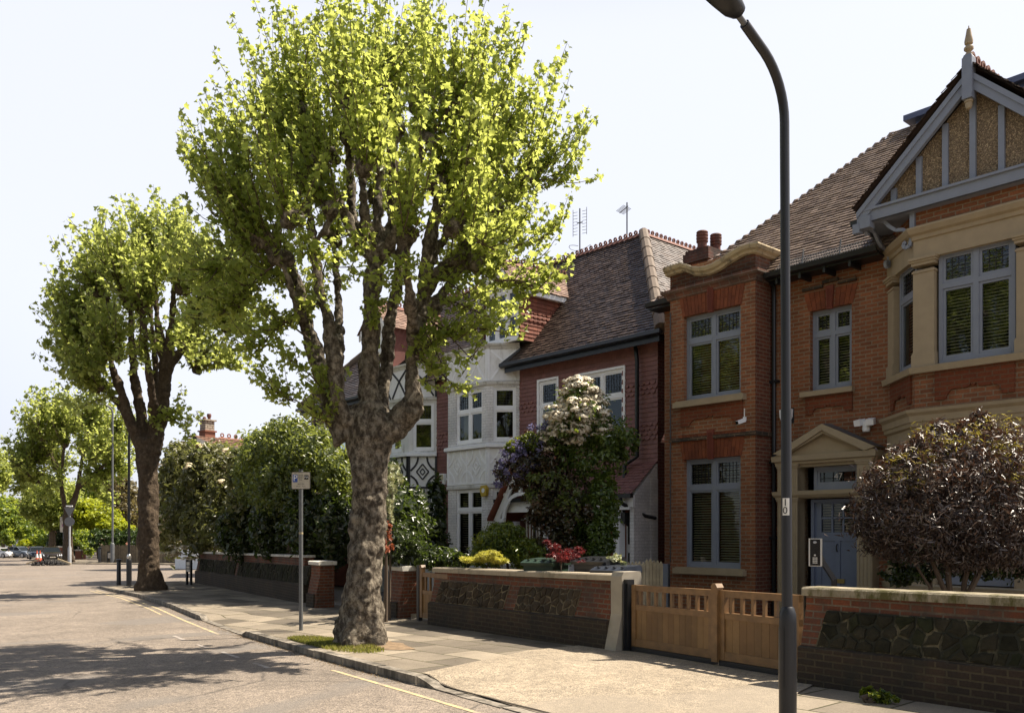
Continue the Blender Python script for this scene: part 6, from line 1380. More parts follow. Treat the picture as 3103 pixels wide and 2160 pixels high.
big = plane_tree('largest plane tree, in the middle foreground, pollarded trunk with bulging forks and yellow-green leaves', 1090, 1950,
    [(1092,1957,0,.345),(1094,1900,0,.33),(1103,1750,0,.295),(1116,1560,0,.265),(1121,1440,0,.285),(1124,1350,0,.35),(1122,1280,0,.36),(1118,1225,0,.26)],
    [[(1050,1330,0,.34),(1005,1240,.05,.24),(985,1160,.1,.19),(962,1080,.15,.18),(940,1020,.2,.17),(925,960,.25,.12),(905,860,.3,.10),(860,790,.35,.08)],
     [(1050,1280,-.1,.26),(1020,1190,-.3,.17),(1014,1110,-.35,.16),(1004,1030,-.35,.17),(990,960,-.35,.13),(965,860,-.3,.12),(948,730,-.3,.10),(934,620,-.3,.09),(930,530,-.3,.09)],
     [(1120,1290,0,.36),(1120,1180,0,.24),(1120,1060,0,.20),(1125,940,0,.20),(1132,830,0,.21),(1138,760,0,.25)],
     [(1138,780,0,.22),(1085,740,0,.14),(1050,650,-.1,.12),(1000,560,-.2,.10),(966,508,-.25,.11)],
     [(1130,780,0,.18),(1078,690,.3,.10),(1064,560,.5,.085),(1060,440,.6,.1)],
     [(1135,780,0,.2),(1112,690,-.3,.11),(1098,570,-.45,.10),(1094,450,-.5,.11)],
     [(1142,780,0,.22),(1146,680,0,.14),(1148,560,.1,.12),(1143,425,.1,.12)],
     [(1148,780,0,.22),(1185,680,.2,.13),(1190,540,.3,.11),(1188,390,.3,.13)],
     [(1152,780,0,.2),(1210,690,-.3,.13),(1235,560,-.5,.11),(1290,440,-.6,.1)],
     [(1150,1300,.1,.26),(1160,1190,.4,.16),(1172,1100,.6,.15),(1178,1010,.7,.16),(1205,860,.8,.13),(1215,740,.9,.11),(1225,640,1.0,.1)],
     [(1170,1310,0,.36),(1244,1245,-.1,.29),(1250,1180,-.1,.20),(1246,1110,-.1,.18),(1258,1020,-.1,.19),(1276,940,-.1,.17),(1287,860,-.1,.15)],
     [(1282,890,-.1,.18),(1296,790,-.2,.17),(1312,690,-.2,.14),(1330,610,-.2,.12),(1336,545,-.2,.12)],
     [(1288,880,-.1,.16),(1340,810,-.4,.12),(1400,785,-.6,.11),(1442,800,-.7,.12)],
     [(1270,960,-.1,.16),(1330,900,.3,.13),(1390,830,.5,.12),(1410,780,.5,.11)],
     [(1300,800,-.2,.13),(1360,690,.1,.11),(1385,620,.2,.10),(1414,540,.3,.11)],
     [(1400,790,-.6,.10),(1416,690,-.6,.10),(1420,670,-.6,.11)],
     [(1310,960,.3,.12),(1350,900,.5,.1),(1368,820,.6,.09)],
     [(940,740,-.3,.1),(985,700,-.5,.07),(1006,630,-.6,.09)],
     [(935,1010,.2,.13),(905,940,-.2,.1),(880,860,-.4,.09),(846,790,-.5,.1),(795,728,-.6,.09)],
     [(1010,1180,.2,.15),(1030,1000,1.2,.11),(1020,850,1.6,.09),(1010,720,1.8,.08)],[(1256,1050,-.1,.16),(1240,900,-1.2,.11),(1230,720,-1.7,.09)]],
    [(966,505,-.25,.15),(875,557,.3,.14),(932,525,-.3,.14),(1062,430,.6,.14),(1096,450,-.5,.14),(1143,425,.1,.16),(1188,388,.3,.16),(1290,440,-.6,.13),(1336,545,-.2,.15),(1414,538,.3,.15),
     (1376,594,.2,.13),(1490,627,-.3,.12),(1418,672,-.6,.15),(1444,802,-.7,.16),(1408,780,.5,.15),(846,790,-.5,.14),(793,728,-.6,.15),(1006,628,-.6,.12),(860,790,.35,.13),(1225,640,1.0,.13),(1010,720,1.8,.13),(1230,720,-1.7,.13),(1368,820,.6,.12),
     (1000,480,1.5,.12),(1250,470,1.6,.12),(1120,520,-1.7,.12),(900,650,1.4,.12),(1350,660,1.6,.12),(880,660,-1.5,.12),(1380,700,-1.6,.12),(1140,600,2.2,.12),(850,430,.2,.1),(920,330,-.4,.1),(1040,300,.5,.1),(1160,260,-.2,.1),(1290,290,.4,.1),(1400,360,-.3,.1),(1510,430,.2,.1),(1590,540,-.2,.1),(760,610,-.2,.1),(740,700,.3,.1),(1060,320,-1.5,.1),(1260,330,1.4,.1),(1420,470,-1.5,.1),(860,430,1.5,.1)],
    (.65, 2.05), 17, .088, .031, T_PLANE, G['plane'], M['bark'], .026, (1130,900,0), 'street plane trees', updir=1.15, flare=.55,
    sprays=(((1010,1290,-.1),(850,1190,-.5),16,.8),((1000,1200,-.3),(880,1090,-.6),14,.7),((1290,960,-.3),(1430,1090,-.9),9,.7),((1300,900,-.3),(1480,960,-1.0),9,.7),((1260,1080,-.3),(1390,1180,-.8),12,.6),((1500,850,-1.0),(1640,870,-1.2),12,.7),((795,728,-.6),(630,820,-.5),22,.9),((846,790,-.5),(670,950,-.2),22,.9),((905,940,-.2),(760,1080,-.3),18,.8),((860,790,.35),(640,880,.8),22,.9),((1050,1250,-.2),(930,1290,-.5),4,.5),((940,1030,0),(800,940,-.3),7,.7),((925,960,.2),(990,900,-.2),6,.6),((1130,1000,-.3),(1140,880,-.4),7,.5),((1270,950,-.3),(1380,1020,-.7),7,.8),((1285,1000,-.2),(1350,1130,-.6),5,.5),((1440,810,-.7),(1640,800,-.9),8,.8),((1260,1080,-.2),(1360,1010,-.4),6,.5),((930,900,.3),(700,760,.6),16,.9),((846,790,-.5),(640,640,-.6),18,1.0),((860,800,.3),(720,930,-.2),14,.8),((795,728,-.6),(600,520,-.4),16,1.1),((925,960,.2),(760,1010,.6),12,.7),((880,660,-1.5),(960,820,-1.8),13,.7),((1010,720,1.8),(960,900,1.6),12,.7),((1230,720,-1.7),(1190,900,-1.9),11,.6),((1300,830,-.2),(1420,900,-1.0),12,.7),((1440,800,-.7),(1650,720,-.2),18,1.0),((1400,790,-.6),(1560,880,-.9),14,.8),((1490,627,-.3),(1700,520,.2),18,1.1),((1368,820,.6),(1520,950,.8),12,.8),((1380,700,-1.6),(1500,760,-1.9),13,.8),((1140,600,2.2),(1140,800,2.0),11,.6),((1120,700,-1.5),(1060,820,-1.9),11,.6),((1350,660,1.6),(1560,640,1.9),16,1.0),((900,650,1.4),(700,620,1.6),16,1.0),((875,557,.3),(700,420,.4),14,1.1),((966,505,-.25),(820,330,-.3),12,1.1),((1414,540,.3),(1560,420,.3),16,1.2),((1290,440,-.6),(1400,280,-.6),12,1.1),((1340,1000,-.3),(1560,1010,-.6),11,.7)))
t2 = plane_tree('second plane tree along the kerb, dark trunk and dense crown, left of the largest plane', 455, 1788,
    [(455,1792,0,.44),(452,1740,0,.38),(450,1600,0,.34),(448,1450,0,.335),(446,1370,0,.38),(444,1330,0,.40)],
    [[(440,1380,0,.4),(395,1280,-.2,.27),(372,1200,-.4,.22),(340,1110,-.5,.18),(320,1000,-.6,.13),(300,900,-.6,.11)],[(445,1370,0,.42),(430,1270,.2,.26),(410,1160,.3,.22),(400,1050,.3,.18),(395,930,.3,.14)],
     [(460,1370,0,.45),(490,1250,.1,.36),(500,1150,.1,.32),(505,1090,.1,.34)],[(500,1100,.1,.3),(478,980,.4,.16),(470,860,.6,.12)],[(508,1100,.1,.3),(520,980,-.3,.17),(530,840,-.4,.13)],[(512,1110,.1,.26),(565,1040,.3,.17),(600,960,.3,.13),(640,930,.3,.12)],
     [(390,1260,-.2,.2),(330,1190,.3,.13),(290,1120,.4,.12)],[(330,1080,-.5,.14),(270,1000,-.3,.12),(240,960,-.2,.11)],[(470,1300,0,.3),(470,1100,1.6,.15),(450,900,2.0,.12)],[(470,1300,0,.3),(450,1120,-1.6,.15),(430,930,-2.0,.12)]],
    [(300,900,-.6,.2),(395,925,.3,.2),(470,850,.6,.2),(530,835,-.4,.2),(600,955,.3,.18),(645,925,.3,.18),(290,1120,.4,.18),(260,975,-.2,.18),(450,890,2.0,.18),(430,930,-2.0,.18),(350,850,1.0,.18),(430,800,0,.18),(500,790,.8,.18),(370,860,-1.8,.18),(560,880,-1.6,.18),(600,860,1.5,.18),(330,1010,1.8,.18),(560,1050,1.2,.16),(350,1080,-1.6,.18),(280,1030,1.0,.16),(690,1000,.3,.15),(255,1060,-.6,.15),(590,1120,.2,.14),(300,1180,-.6,.13)],
    (1.0, 2.5), 30, .165, .064, T_PLANE, G['plane2'], M['bark2'], .05, (440,1080,0), 'street plane trees',
    sprays=(((470,1250,-.3),(560,1290,-.6),14,1.0),((380,1220,-.3),(230,1150,-.5),16,1.2),((460,1330,-.4),(540,1220,-.6),10,.9),((340,1200,0),(230,1240,0),8,1.0),((290,1120,.4),(200,1090,.4),24,1.3),((600,960,.3),(720,960,.3),26,1.3),((565,1040,.3),(700,1110,0),22,1.2),((250,970,-.2),(190,920,0),22,1.3),((640,930,.3),(720,830,.3),24,1.4),((430,930,-2),(420,1080,-2),20,1.0),((500,1000,-1.6),(600,1080,-1.8),20,1.0),((350,1080,-1.6),(240,1130,-1.4),20,1.1),((450,900,2),(420,1060,2),16,1.0),((320,1000,-.6),(200,980,-1.0),20,1.2)), flare=.3)
t3 = plane_tree('third plane tree across the side road, pale forked trunk behind the traffic sign pole', 210, 1703,
    [(208,1704,0,.5),(206,1660,0,.42),(205,1600,0,.38),(205,1560,0,.42)],
    [[(203,1570,0,.36),(190,1500,0,.3),(180,1440,0,.26),(150,1370,.5,.18)],[(208,1570,0,.36),(232,1490,.2,.36),(240,1450,.2,.28),(250,1380,.3,.2)],[(236,1480,.2,.26),(290,1430,-.4,.2),(330,1400,-.5,.16)],[(185,1450,0,.22),(195,1350,-.5,.16)]],
    [(150,1370,.5,.25),(195,1345,-.5,.25),(250,1375,.3,.25),(330,1398,-.5,.22),(110,1400,.5,.22),(290,1340,1.0,.25),(220,1310,2,.2),(130,1330,-1.5,.2),(180,1420,2.5,.2),(280,1400,-2.5,.2),(90,1440,-.5,.2),(340,1340,0,.2),(160,1290,0,.2),(260,1290,-1,.2),(120,1460,1,.2),(310,1450,.6,.2)],
    (1.8, 4.3), 36, .33, .115, T_DIA, G['plane2'], M['bark2'], .09, (205,1400,0), 'street plane trees', flare=.25, sprays=(((150,1380,.5),(70,1400,.5),40,2.0),((110,1420,.5),(60,1480,.5),30,1.8),((330,1400,-.5),(370,1430,-.5),30,1.8),((250,1400,0),(300,1480,-1),30,1.8),((200,1420,-2),(130,1500,-2),30,1.6),((240,1440,-2),(330,1520,-2),30,1.6)))
# ------------------------------------------------------------------ shrubs from clusters of leaf clumps
def cloud(blobs, n, clump=.32, shell=.55, per=26):
    """blobs (px,py,Y,rpx,rpy,depth) -> leaf points and outward normals"""
    vol = np.array([b[3]*b[4]*b[5]*(b[2]**2) for b in blobs])**.67; cnt = (n*vol/vol.sum()).astype(int); P = []; N = []
    for b, c in zip(blobs, cnt):
        ce = np.array(at(*b[:3])); rx, rz, ry = b[3]/FL*b[2], b[4]/FL*b[2], b[5]; K = max(4, c//per)
        d = rnd_unit(K); r = shell+(1-shell)*RNG.random(K)**.6; cc = d*r[:, None]; i = RNG.integers(0, K, c)
        q = cc[i]+RNG.normal(size=(c, 3))*clump*(.35+.65*RNG.random((K, 1)))[i]*.55; nn = cc[i]*.7+rnd_unit(c)*.8+np.array([0,0,.35])
        P.append(ce+q*np.array([rx, ry, rz])); N.append(nn)
    return np.concatenate(P), np.concatenate(N)
def bush(name, label, cat, base, blobs, n, size, tmpl, mat, stems=None, group=None, flowers=None, clump=.32, shell=.55, stemmat='twig', per=26, extra=None):
    b = at(*base); g = gxy(b.x, b.y); t = thing(name, label, cat, (b.x, b.y, g), 0, group); o = np.array((b.x, b.y, g))
    P, N = cloud(blobs, n, clump, shell, per); ok = P[:, 2] > [gxy(x, y)+.03 for x, y in P[:, :2]]; P, N = P[ok], N[ok]
    leaves('foliage', P-o, size*np.clip(RNG.normal(1, .3, len(P)), .4, 1.8), N, tmpl, mat, t)
    if extra:
        for nm, bl, cnt, sz, tm, mt in extra: P, N = cloud(bl, cnt, clump, .75, per); leaves(nm, P-o, sz*np.clip(RNG.normal(1, .3, len(P)), .4, 1.8), N, tm, mt, t)
    m = MB()
    for s in stems or [((base[0],base[1],base[2]),(blobs[0][0],blobs[0][1],blobs[0][2]),.05)]:
        a, c = Vector(at(*s[0])), Vector(at(*s[1])); a = a-Vector(o); c = c-Vector(o); a.z = min(a.z, 0) if s[0] == tuple(base) else a.z; mid = a.lerp(c, .5)+Vector((random.gauss(0,.08),random.gauss(0,.08),0)); m.tube([a, a.lerp(mid, .5), mid, c], [s[2], s[2]*.9, s[2]*.75, s[2]*.3], 7)
    part('stem', m, M[stemmat], t, smooth=True)
    if flowers:
        fm, fb, cnt, r = flowers; P, N = cloud(fb, cnt, .25, .9, 3); pts = []; nn = []
        for p in P-o:
            k = 26; d = rnd_unit(k); d[:, 2] = np.abs(d[:, 2])*.8; pts.append(p+d*r*RNG.uniform(.6, 1.2)*np.array([1,1,.55])); nn.append(d+np.array([0,0,.4]))
        pts = np.concatenate(pts); leaves('flower_head', pts, np.full(len(pts), r*.75), np.concatenate(nn), T_DIA, fm, t)
    return t
bush('viburnum_shrub', 'hedge shrub with cream flower heads over the long rubble wall, beside the second plane', 'shrub', (620,1745,36.2), [(560,1470,39.2,70,90,1.6),(520,1580,40.7,60,100,1.5),(640,1440,36.7,80,90,1.6),(600,1560,37.7,90,110,1.5),(700,1480,34.7,75,110,1.5),(700,1590,33.7,80,90,1.4),(560,1400,39.2,60,60,1.4),(640,1390,37.2,70,50,1.3),(500,1500,41.2,40,80,1.2),(745,1440,31.5,55,80,1.3),(760,1540,30.5,60,100,1.3),(640,1600,36.5,80,90,1.3)], 32000, .20, T_OVAL, G['viburnum'],
    stems=[((620,1745,36.2),(600,1500,37.7),.12),((620,1745,36.2),(690,1500,34.7),.1)], flowers=(G['cream'], [(560,1440,38.4,75,70,1.2),(640,1410,36.2,80,70,1.2),(530,1560,39.6,60,90,1.2),(720,1450,34.0,50,60,1.0),(600,1660,36.8,90,40,.9)], 260, .15))
bush('hedge_shrub', 'large mid-green shrub rising between the cream-flowered hedge and the big plane trunk', 'shrub', (880,1790,26.4), [(890,1340,26.9,80,70,1.6),(820,1390,27.9,80,90,1.6),(960,1390,25.9,90,90,1.6),(1020,1440,24.9,50,90,1.3),(780,1450,29.4,60,90,1.4),(880,1470,26.5,110,100,1.5)], 26000, .135, T_OVAL, G['glossy'], stems=[((880,1790,26.4),(880,1480,26.7),.12),((900,1790,26.1),(970,1430,25.9),.09)], clump=.36,
    flowers=(G['white'], [(985,1540,24.5,40,40,.5)], 6, .1))
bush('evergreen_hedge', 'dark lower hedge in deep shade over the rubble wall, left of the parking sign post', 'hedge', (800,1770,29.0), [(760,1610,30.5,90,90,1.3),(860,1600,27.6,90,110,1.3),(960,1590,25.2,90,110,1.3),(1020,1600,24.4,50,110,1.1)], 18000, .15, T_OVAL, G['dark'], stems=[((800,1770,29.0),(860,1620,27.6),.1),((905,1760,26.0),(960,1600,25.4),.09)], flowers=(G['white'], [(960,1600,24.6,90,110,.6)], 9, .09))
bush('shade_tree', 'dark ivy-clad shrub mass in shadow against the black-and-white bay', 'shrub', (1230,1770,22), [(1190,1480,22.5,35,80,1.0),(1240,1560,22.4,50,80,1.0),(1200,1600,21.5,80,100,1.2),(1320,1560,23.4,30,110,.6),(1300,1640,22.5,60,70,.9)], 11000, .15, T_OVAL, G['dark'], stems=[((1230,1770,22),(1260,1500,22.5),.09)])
bush('dark_maple', 'low feathery dark green shrub just right of the big plane trunk above the gate pier', 'shrub', (1215,1790,19.2), [(1215,1640,19.4,60,50,.8),(1190,1680,19.2,40,40,.7),(1250,1660,19.6,40,40,.6)], 3500, .12, T_PALM, G['dark'])
bush('pale_shrub', 'sunlit pale green sprays showing just right of the big plane trunk below the fork', 'shrub', (1180,1800,18.5), [(1195,1440,18.6,24,42,.35),(1182,1500,18.6,20,40,.35),(1178,1560,18.6,12,40,.3)], 900, .085, T_PALM, G['variegated'], stems=[((1180,1800,18.5),(1190,1450,18.6),.03)], shell=.4)
bush('bronze_shrub', 'bronze-red leaf sprays peeping out beside the big plane trunk above the pier', 'shrub', (1168,1810,18.0), [(1170,1610,18,12,30,.25),(1176,1650,18,14,22,.25)], 260, .10, T_OVAL, leafmat('bronze_leaf', [(.16,.05,.03),(.28,.09,.05),(.36,.15,.09)], (.5,.15,.06), .35))
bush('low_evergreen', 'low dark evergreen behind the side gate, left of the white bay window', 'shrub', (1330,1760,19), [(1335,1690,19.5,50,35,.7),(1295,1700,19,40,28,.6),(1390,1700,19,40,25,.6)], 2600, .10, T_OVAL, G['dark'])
bush('choisya_bush', 'rounded green and yellow bush behind the low wall, in front of the white porch arch', 'shrub', (1530,1780,17.5), [(1530,1640,17.6,85,50,.6),(1480,1680,17.5,55,40,.5),(1590,1680,17.3,60,45,.5),(1530,1610,17.6,50,30,.5)], 9500, .062, T_OVAL, G['choisya'], clump=.3)
bush('golden_maple', 'small bright yellow maple peeping over the wall coping', 'shrub', (1470,1760,17.2), [(1482,1682,16.5,36,16,.22),(1440,1692,16.7,40,11,.22),(1510,1698,16.4,28,8,.18)], 1500, .075, T_PALM, G['goldacer'], stems=[((1470,1760,17.2),(1482,1690,16.8),.02)], shell=.35)
bush('red_maple', 'small crimson maple over the wall between the green and the black bins', 'shrub', (1720,1770,14.6), [(1682,1662,14.8,22,14,.25),(1712,1686,14.7,46,14,.3),(1664,1644,14.8,14,8,.15),(1765,1702,14.6,36,9,.25),(1735,1668,15,40,10,.25)], 1700, .062, T_PALM, G['redacer'], stems=[((1720,1770,14.6),(1700,1670,14.7),.025)], shell=.35)
bush('red_maple', 'scrap of crimson maple glimpsed through the gate balusters', 'shrub', (1935,1800,14.2), [(1925,1790,14.3,22,14,.25)], 300, .08, T_PALM, G['redacer'], shell=.3)
bush('flowering_tree', 'tall shrub crowned with cream-white flower clusters, in front of the plum house', 'tree', (1790,1780,18.1), [(1760,1260,18.3,90,80,.8),(1850,1330,18.3,70,60,.7),(1700,1310,18.3,60,60,.7),(1760,1190,18.3,40,40,.5),(1800,1400,18.3,90,60,.7),(1810,1520,18.2,60,90,.6),(1800,1630,18.1,60,60,.6),(1895,1350,18.3,40,45,.5)], 11500, .085, T_OVAL, G['photinia'],
    stems=[((1790,1780,18.1),(1770,1400,18.3),.07),((1770,1560,18.2),(1700,1330,18.3),.04),((1785,1500,18.2),(1850,1340,18.3),.04)], flowers=(G['white'], [(1755,1215,18.1,60,65,.45),(1745,1290,18.0,90,50,.45),(1790,1260,17.9,70,50,.35),(1690,1330,18.1,45,40,.35),(1755,1180,18.1,35,35,.35),(1740,1250,17.8,80,70,.3)], 520, .10), clump=.36)
bush('ceanothus', 'shrub with lilac-blue flower sprays left of the cream-flowered tree', 'shrub', (1650,1780,18.5), [(1620,1420,18.5,80,60,.7),(1560,1430,18.5,60,50,.6),(1660,1370,18.6,60,60,.6),(1690,1480,18.4,70,80,.6),(1600,1360,18.6,50,45,.5)], 7500, .075, T_OVAL, G['maroon'],
    stems=[((1650,1780,18.5),(1620,1430,18.5),.05),((1660,1600,18.5),(1560,1440,18.5),.025)], extra=[('lilac_bloom', [(1560,1400,18.2,50,50,.4),(1610,1370,18.2,60,50,.4),(1640,1320,18.3,45,40,.4),(1520,1440,18.2,35,35,.3),(1670,1300,18.4,35,25,.3)], 2600, .05, T_DIA, G['lilac']), ('young_leaf', [(1610,1340,18.3,40,30,.4),(1560,1355,18.3,30,20,.3)], 2600, .06, T_OVAL, G['choisya'])])
bush('photinia_shrub', 'dark maroon and green leaved shrub filling below the lilac flowers', 'shrub', (1720,1780,17.9), [(1690,1560,18.0,80,90,.6),(1640,1530,18.1,60,70,.6),(1740,1600,17.8,70,90,.6),(1680,1650,17.7,70,50,.5)], 5200, .085, T_OVAL, G['maroon'], extra=[('green_leaf', [(1830,1560,17.7,45,120,.35),(1790,1640,17.6,55,60,.35)], 3800, .085, T_OVAL, G['photinia']), ('mixed_green_leaf', [(1660,1480,17.8,70,60,.4),(1740,1540,17.6,50,60,.35)], 1500, .08, T_OVAL, G['glossy'])])  # maroon, green and paler glossy leaves mixed for variety
bush('variegated_shrub', 'small white-variegated plant by the bin at the rendered wall end', 'shrub', (1865,1760,14.4), [(1860,1695,14.4,26,16,.2),(1895,1715,14.2,14,16,.15)], 500, .06, T_OVAL, G['variegated'], shell=.3)
eb = [(2640,1560,11.15,50,70,.45),(2860,1430,11.0,170,110,.8),(2730,1480,11.1,110,90,.7),(2990,1400,11.0,140,100,.8),(2800,1570,11.0,200,90,.8),(2980,1560,10.9,170,110,.8),(2680,1590,11.1,70,70,.5),(3120,1480,10.9,120,140,.8),(2860,1330,11.1,60,50,.4),(2960,1300,11.1,50,45,.4),(2770,1370,11.1,45,40,.4),(3000,1660,10.8,140,60,.6),(3080,1640,10.8,120,90,.6),(2800,1650,11.0,150,60,.6),(2680,1640,11.2,60,50,.4),(2930,1690,11.0,120,45,.5),(2848,1300,11.1,22,30,.2),(2965,1272,11.1,26,34,.2),(2722,1375,11.1,26,26,.2),(3062,1310,11,28,34,.2),(2618,1500,11.1,24,20,.2),(2600,1610,11.1,20,18,.2),(2650,1440,11.1,24,24,.2),(2905,1290,10.9,20,24,.2),(2790,1330,10.9,22,26,.2)]
bush('black_elder', 'big purple-black feathery shrub with glinting leaves at the right edge above the mossy wall', 'shrub', (2900,1830,10.9), eb, 40000, .078, T_THIN, G['elder'],
    stems=[((2900,1830,10.9),(2860,1500,11),.05),((2860,1500,11),(2850,1290,11.1),.012),((2940,1480,11),(2965,1255,11.1),.012),((2790,1500,11),(2720,1360,11.1),.012),((3020,1480,11),(3060,1300,11),.012),((2900,1830,10.9),(2990,1500,11),.045),((2880,1830,11),(2760,1560,11),.035),((2920,1830,10.9),(3060,1560,10.9),.04),((2850,1830,11),(2700,1600,11.1),.02)], clump=.40, shell=.5, per=14,
    extra=[('bronze_tip', [(2860,1330,11,90,60,.5),(2990,1320,11,80,50,.5),(2760,1420,10.8,80,60,.4),(3060,1400,10.6,70,60,.4)], 1500, .07, T_THIN, leafmat('elder_young_leaf', [(.12,.07,.02),(.2,.13,.03),(.25,.24,.04)], (.4,.34,.05), .35))])
bush('low_evergreen', 'dark filler shrub added under the purple-black shrub to darken the lower bay window', 'shrub', (2900,1830,12.3), [(2820,1700,12.4,90,55,.5),(2960,1690,12.4,110,60,.5),(3080,1680,12.4,80,70,.5),(2730,1730,12.3,50,35,.4)], 6000, .085, T_OVAL, G['dark'])  # shrub added to darken the bright window behind the elder
bush('wall_weed', 'green weed tuft growing at the foot of the mossy wall', 'weed', (2640,2112,8.75), [(2640,2102,8.75,45,16,.12),(2690,2114,8.65,25,12,.1)], 480, .06, T_OVAL, G['choisya'], shell=.2)
# grass at the tree pit: too fine to count
P = []; 
for _ in range(5200):
    a, r = random.uniform(0, 2*PI), random.random()**.5; u, v = pc[0]+(-.75+.85*r*math.cos(a) if _ % 3 else .3+.9*r*math.cos(a)), pc[1]-.30+.36*r*math.sin(a)-(.05 if _ % 3 else .12); v = max(v, kv(u)+.2)
    if (u-pc[0])**2+(v-pc[1])**2 > .12: P.append(tuple(W(u, v, gz(u)+.015)))
P = np.array(P); N = rnd_unit(len(P))*np.array([1,1,.25]); go = leaves('grass', P, RNG.uniform(.03, .085, len(P)), N, T_THIN, G['grass'], None, droop=np.array([0,0,1.6])); go['kind'] = 'stuff'
dl = []
for _ in range(2600):
    u = random.choice([random.uniform(-15.8,-9), random.uniform(-34,-15)]); v = kv(u)-abs(random.gauss(0,.10)) if random.random() < .93 else kv(u)+.2+abs(random.gauss(0,.6)); z = gz(u)-.09 if v < kv(u) else pz(u, v)+.01
    dl.append(tuple(W(u, v, z)))
dl = np.array(dl); lo_ = leaves('leaf_litter', dl, RNG.uniform(.012, .028, len(dl)), rnd_unit(len(dl))*.15+np.array([0,0,1]), T_OVAL, leafmat('dry_litter', [(.10,.06,.025),(.17,.11,.05),(.22,.17,.07)], (.2,.12,.04), .2), None); lo_['kind'] = 'stuff'
# ------------------------------------------------------------------ across the side road and far down the street
fa, fb = ground_at(284,1704), ground_at(545,1707); rot = math.atan2(fb.y-fa.y, fb.x-fa.x); Lf = math.hypot(fb.x-fa.x, fb.y-fa.y)
t = thing('board_fence', 'weathered board fence under the clipped hedge across the side road', 'fence', (fa.x, fa.y+1.5, fa.z), rot); m = MB(); n = 44; Hf = 53/FL*fa.y
for i in range(n): m.box(Lf*i/n, Lf*(i+1)/n-.02, 0, .03, 0, Hf+random.uniform(-.05,.05))
part('board', m, M['woodgrey'], t); part('post', MB().box(-.08,.0,-.05,.1,0,Hf+.1).box(Lf*.33,Lf*.33+.1,-.04,0,0,Hf+.1).box(Lf*.66,Lf*.66+.1,-.04,0,0,Hf+.1), M['woodgrey'], t)
hb = [(x, 1631, 83.5-(x-280)*.02, 26, 27, 1.6) for x in range(300, 540, 28)]
bush('clipped_hedge', 'clipped dark green hedge with rounded shoulders above the board fence', 'hedge', (400,1700,83), hb, 9000, .28, T_OVAL, G['hedge'], clump=.2, shell=.85)
bush('acacia_tree', 'bright yellow-green acacia behind the far hedge', 'tree', (300,1690,100), [(270,1545,100,40,30,2.5),(310,1565,100,45,28,2.5),(340,1590,99,40,24,2),(260,1580,100,36,26,2.2),(290,1530,101,30,18,2),(375,1600,98,25,14,1.4)], 14000, .27, T_DIA, G['acacia'], stems=[((300,1690,100),(290,1560,100),.2)])
bush('maroon_tree', 'dark bronze-leaved tree between the two lamp posts behind the acacia', 'tree', (370,1690,112), [(365,1500,112,45,60,3),(385,1560,112,35,50,3),(350,1560,113,30,40,3)], 8000, .34, T_DIA, leafmat('bronze_tree_leaf', [(.05,.045,.02),(.09,.07,.03),(.13,.11,.05)], (.3,.24,.08), .35), stems=[((370,1690,112),(370,1540,112),.25)])
bush('garden_tree', 'soft green tree behind the acacia, right of the third plane trunk', 'tree', (300,1690,125), [(300,1480,125,45,40,4),(270,1500,125,40,40,4),(330,1510,124,35,35,3)], 8000, .36, T_DIA, G['far'], stems=[((300,1690,125),(300,1520,125),.25)])
bush('garden_shrub', 'sunlit green shrub behind the brick gate piers, left of the far hedge', 'shrub', (250,1690,96), [(250,1630,96,28,24,1.6),(270,1655,95,18,24,1.2)], 4000, .22, T_DIA, G['far'])
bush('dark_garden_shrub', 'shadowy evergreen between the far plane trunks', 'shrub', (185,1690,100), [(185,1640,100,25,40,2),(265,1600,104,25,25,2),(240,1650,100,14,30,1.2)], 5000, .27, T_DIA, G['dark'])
bush('street_tree', 'smaller plane with slim trunk standing behind the parked dark car', 'tree', (158,1690,97), [(150,1520,97,65,60,3.2),(120,1480,97,40,45,3),(190,1500,97,40,50,3),(110,1540,97,40,35,2.6),(160,1570,97,45,35,2.6)], 18000, .27, T_DIA, G['plane2'], stems=[((158,1690,97),(158,1540,97),.45)], stemmat='bark2')
bush('street_tree', 'pale green tree down the street over the small blue car', 'tree', (70,1680,128), [(80,1590,128,50,50,3.6),(50,1560,130,40,40,3.4),(110,1610,126,35,35,3),(125,1640,124,25,25,2.4)], 14000, .33, T_DIA, G['far'], stems=[((70,1680,128),(75,1600,128),.22)])
bush('street_tree', 'light green tree at the left edge above the white car', 'tree', (12,1680,120), [(10,1550,120,32,45,3),(28,1570,119,28,36,2.6),(0,1600,120,25,35,2.6)], 9000, .32, T_DIA, G['far'], stems=[((12,1680,120),(10,1570,120),.25)])
bush('young_tree', 'thin young street tree in front of the far brick house', 'tree', (28,1685,112), [(24,1625,112,12,22,1),(30,1640,112,8,12,.8)], 700, .35, T_DIA, G['far'], stems=[((28,1685,112),(27,1630,112),.08)])
bush('street_tree', 'tall leafy tree cut off by the left edge of the picture, above eye level', 'tree', (-38,1700,70), [(-12,1440,70,32,48,1.6),(-40,1450,70,40,60,2.2),(-60,1400,70,50,70,2.4)], 7000, .22, T_DIA, G['plane2'], stems=[((-38,1700,70),(-38,1460,70),.25)])
bush('far_hedge', 'clipped low hedge in front of the far brick house', 'hedge', (44,1684,122), [(32,1669,122,14,12,1.3),(48,1669,122,15,12,1.3),(60,1668,122,10,12,1.2)], 1500, .3, T_DIA, G['hedge'], shell=.85)
bush('round_shrub', 'round yellow-green shrub by the gate pier down the street', 'shrub', (76,1684,120), [(76,1650,120,14,15,1.4)], 1100, .3, T_DIA, G['acacia'], shell=.7)
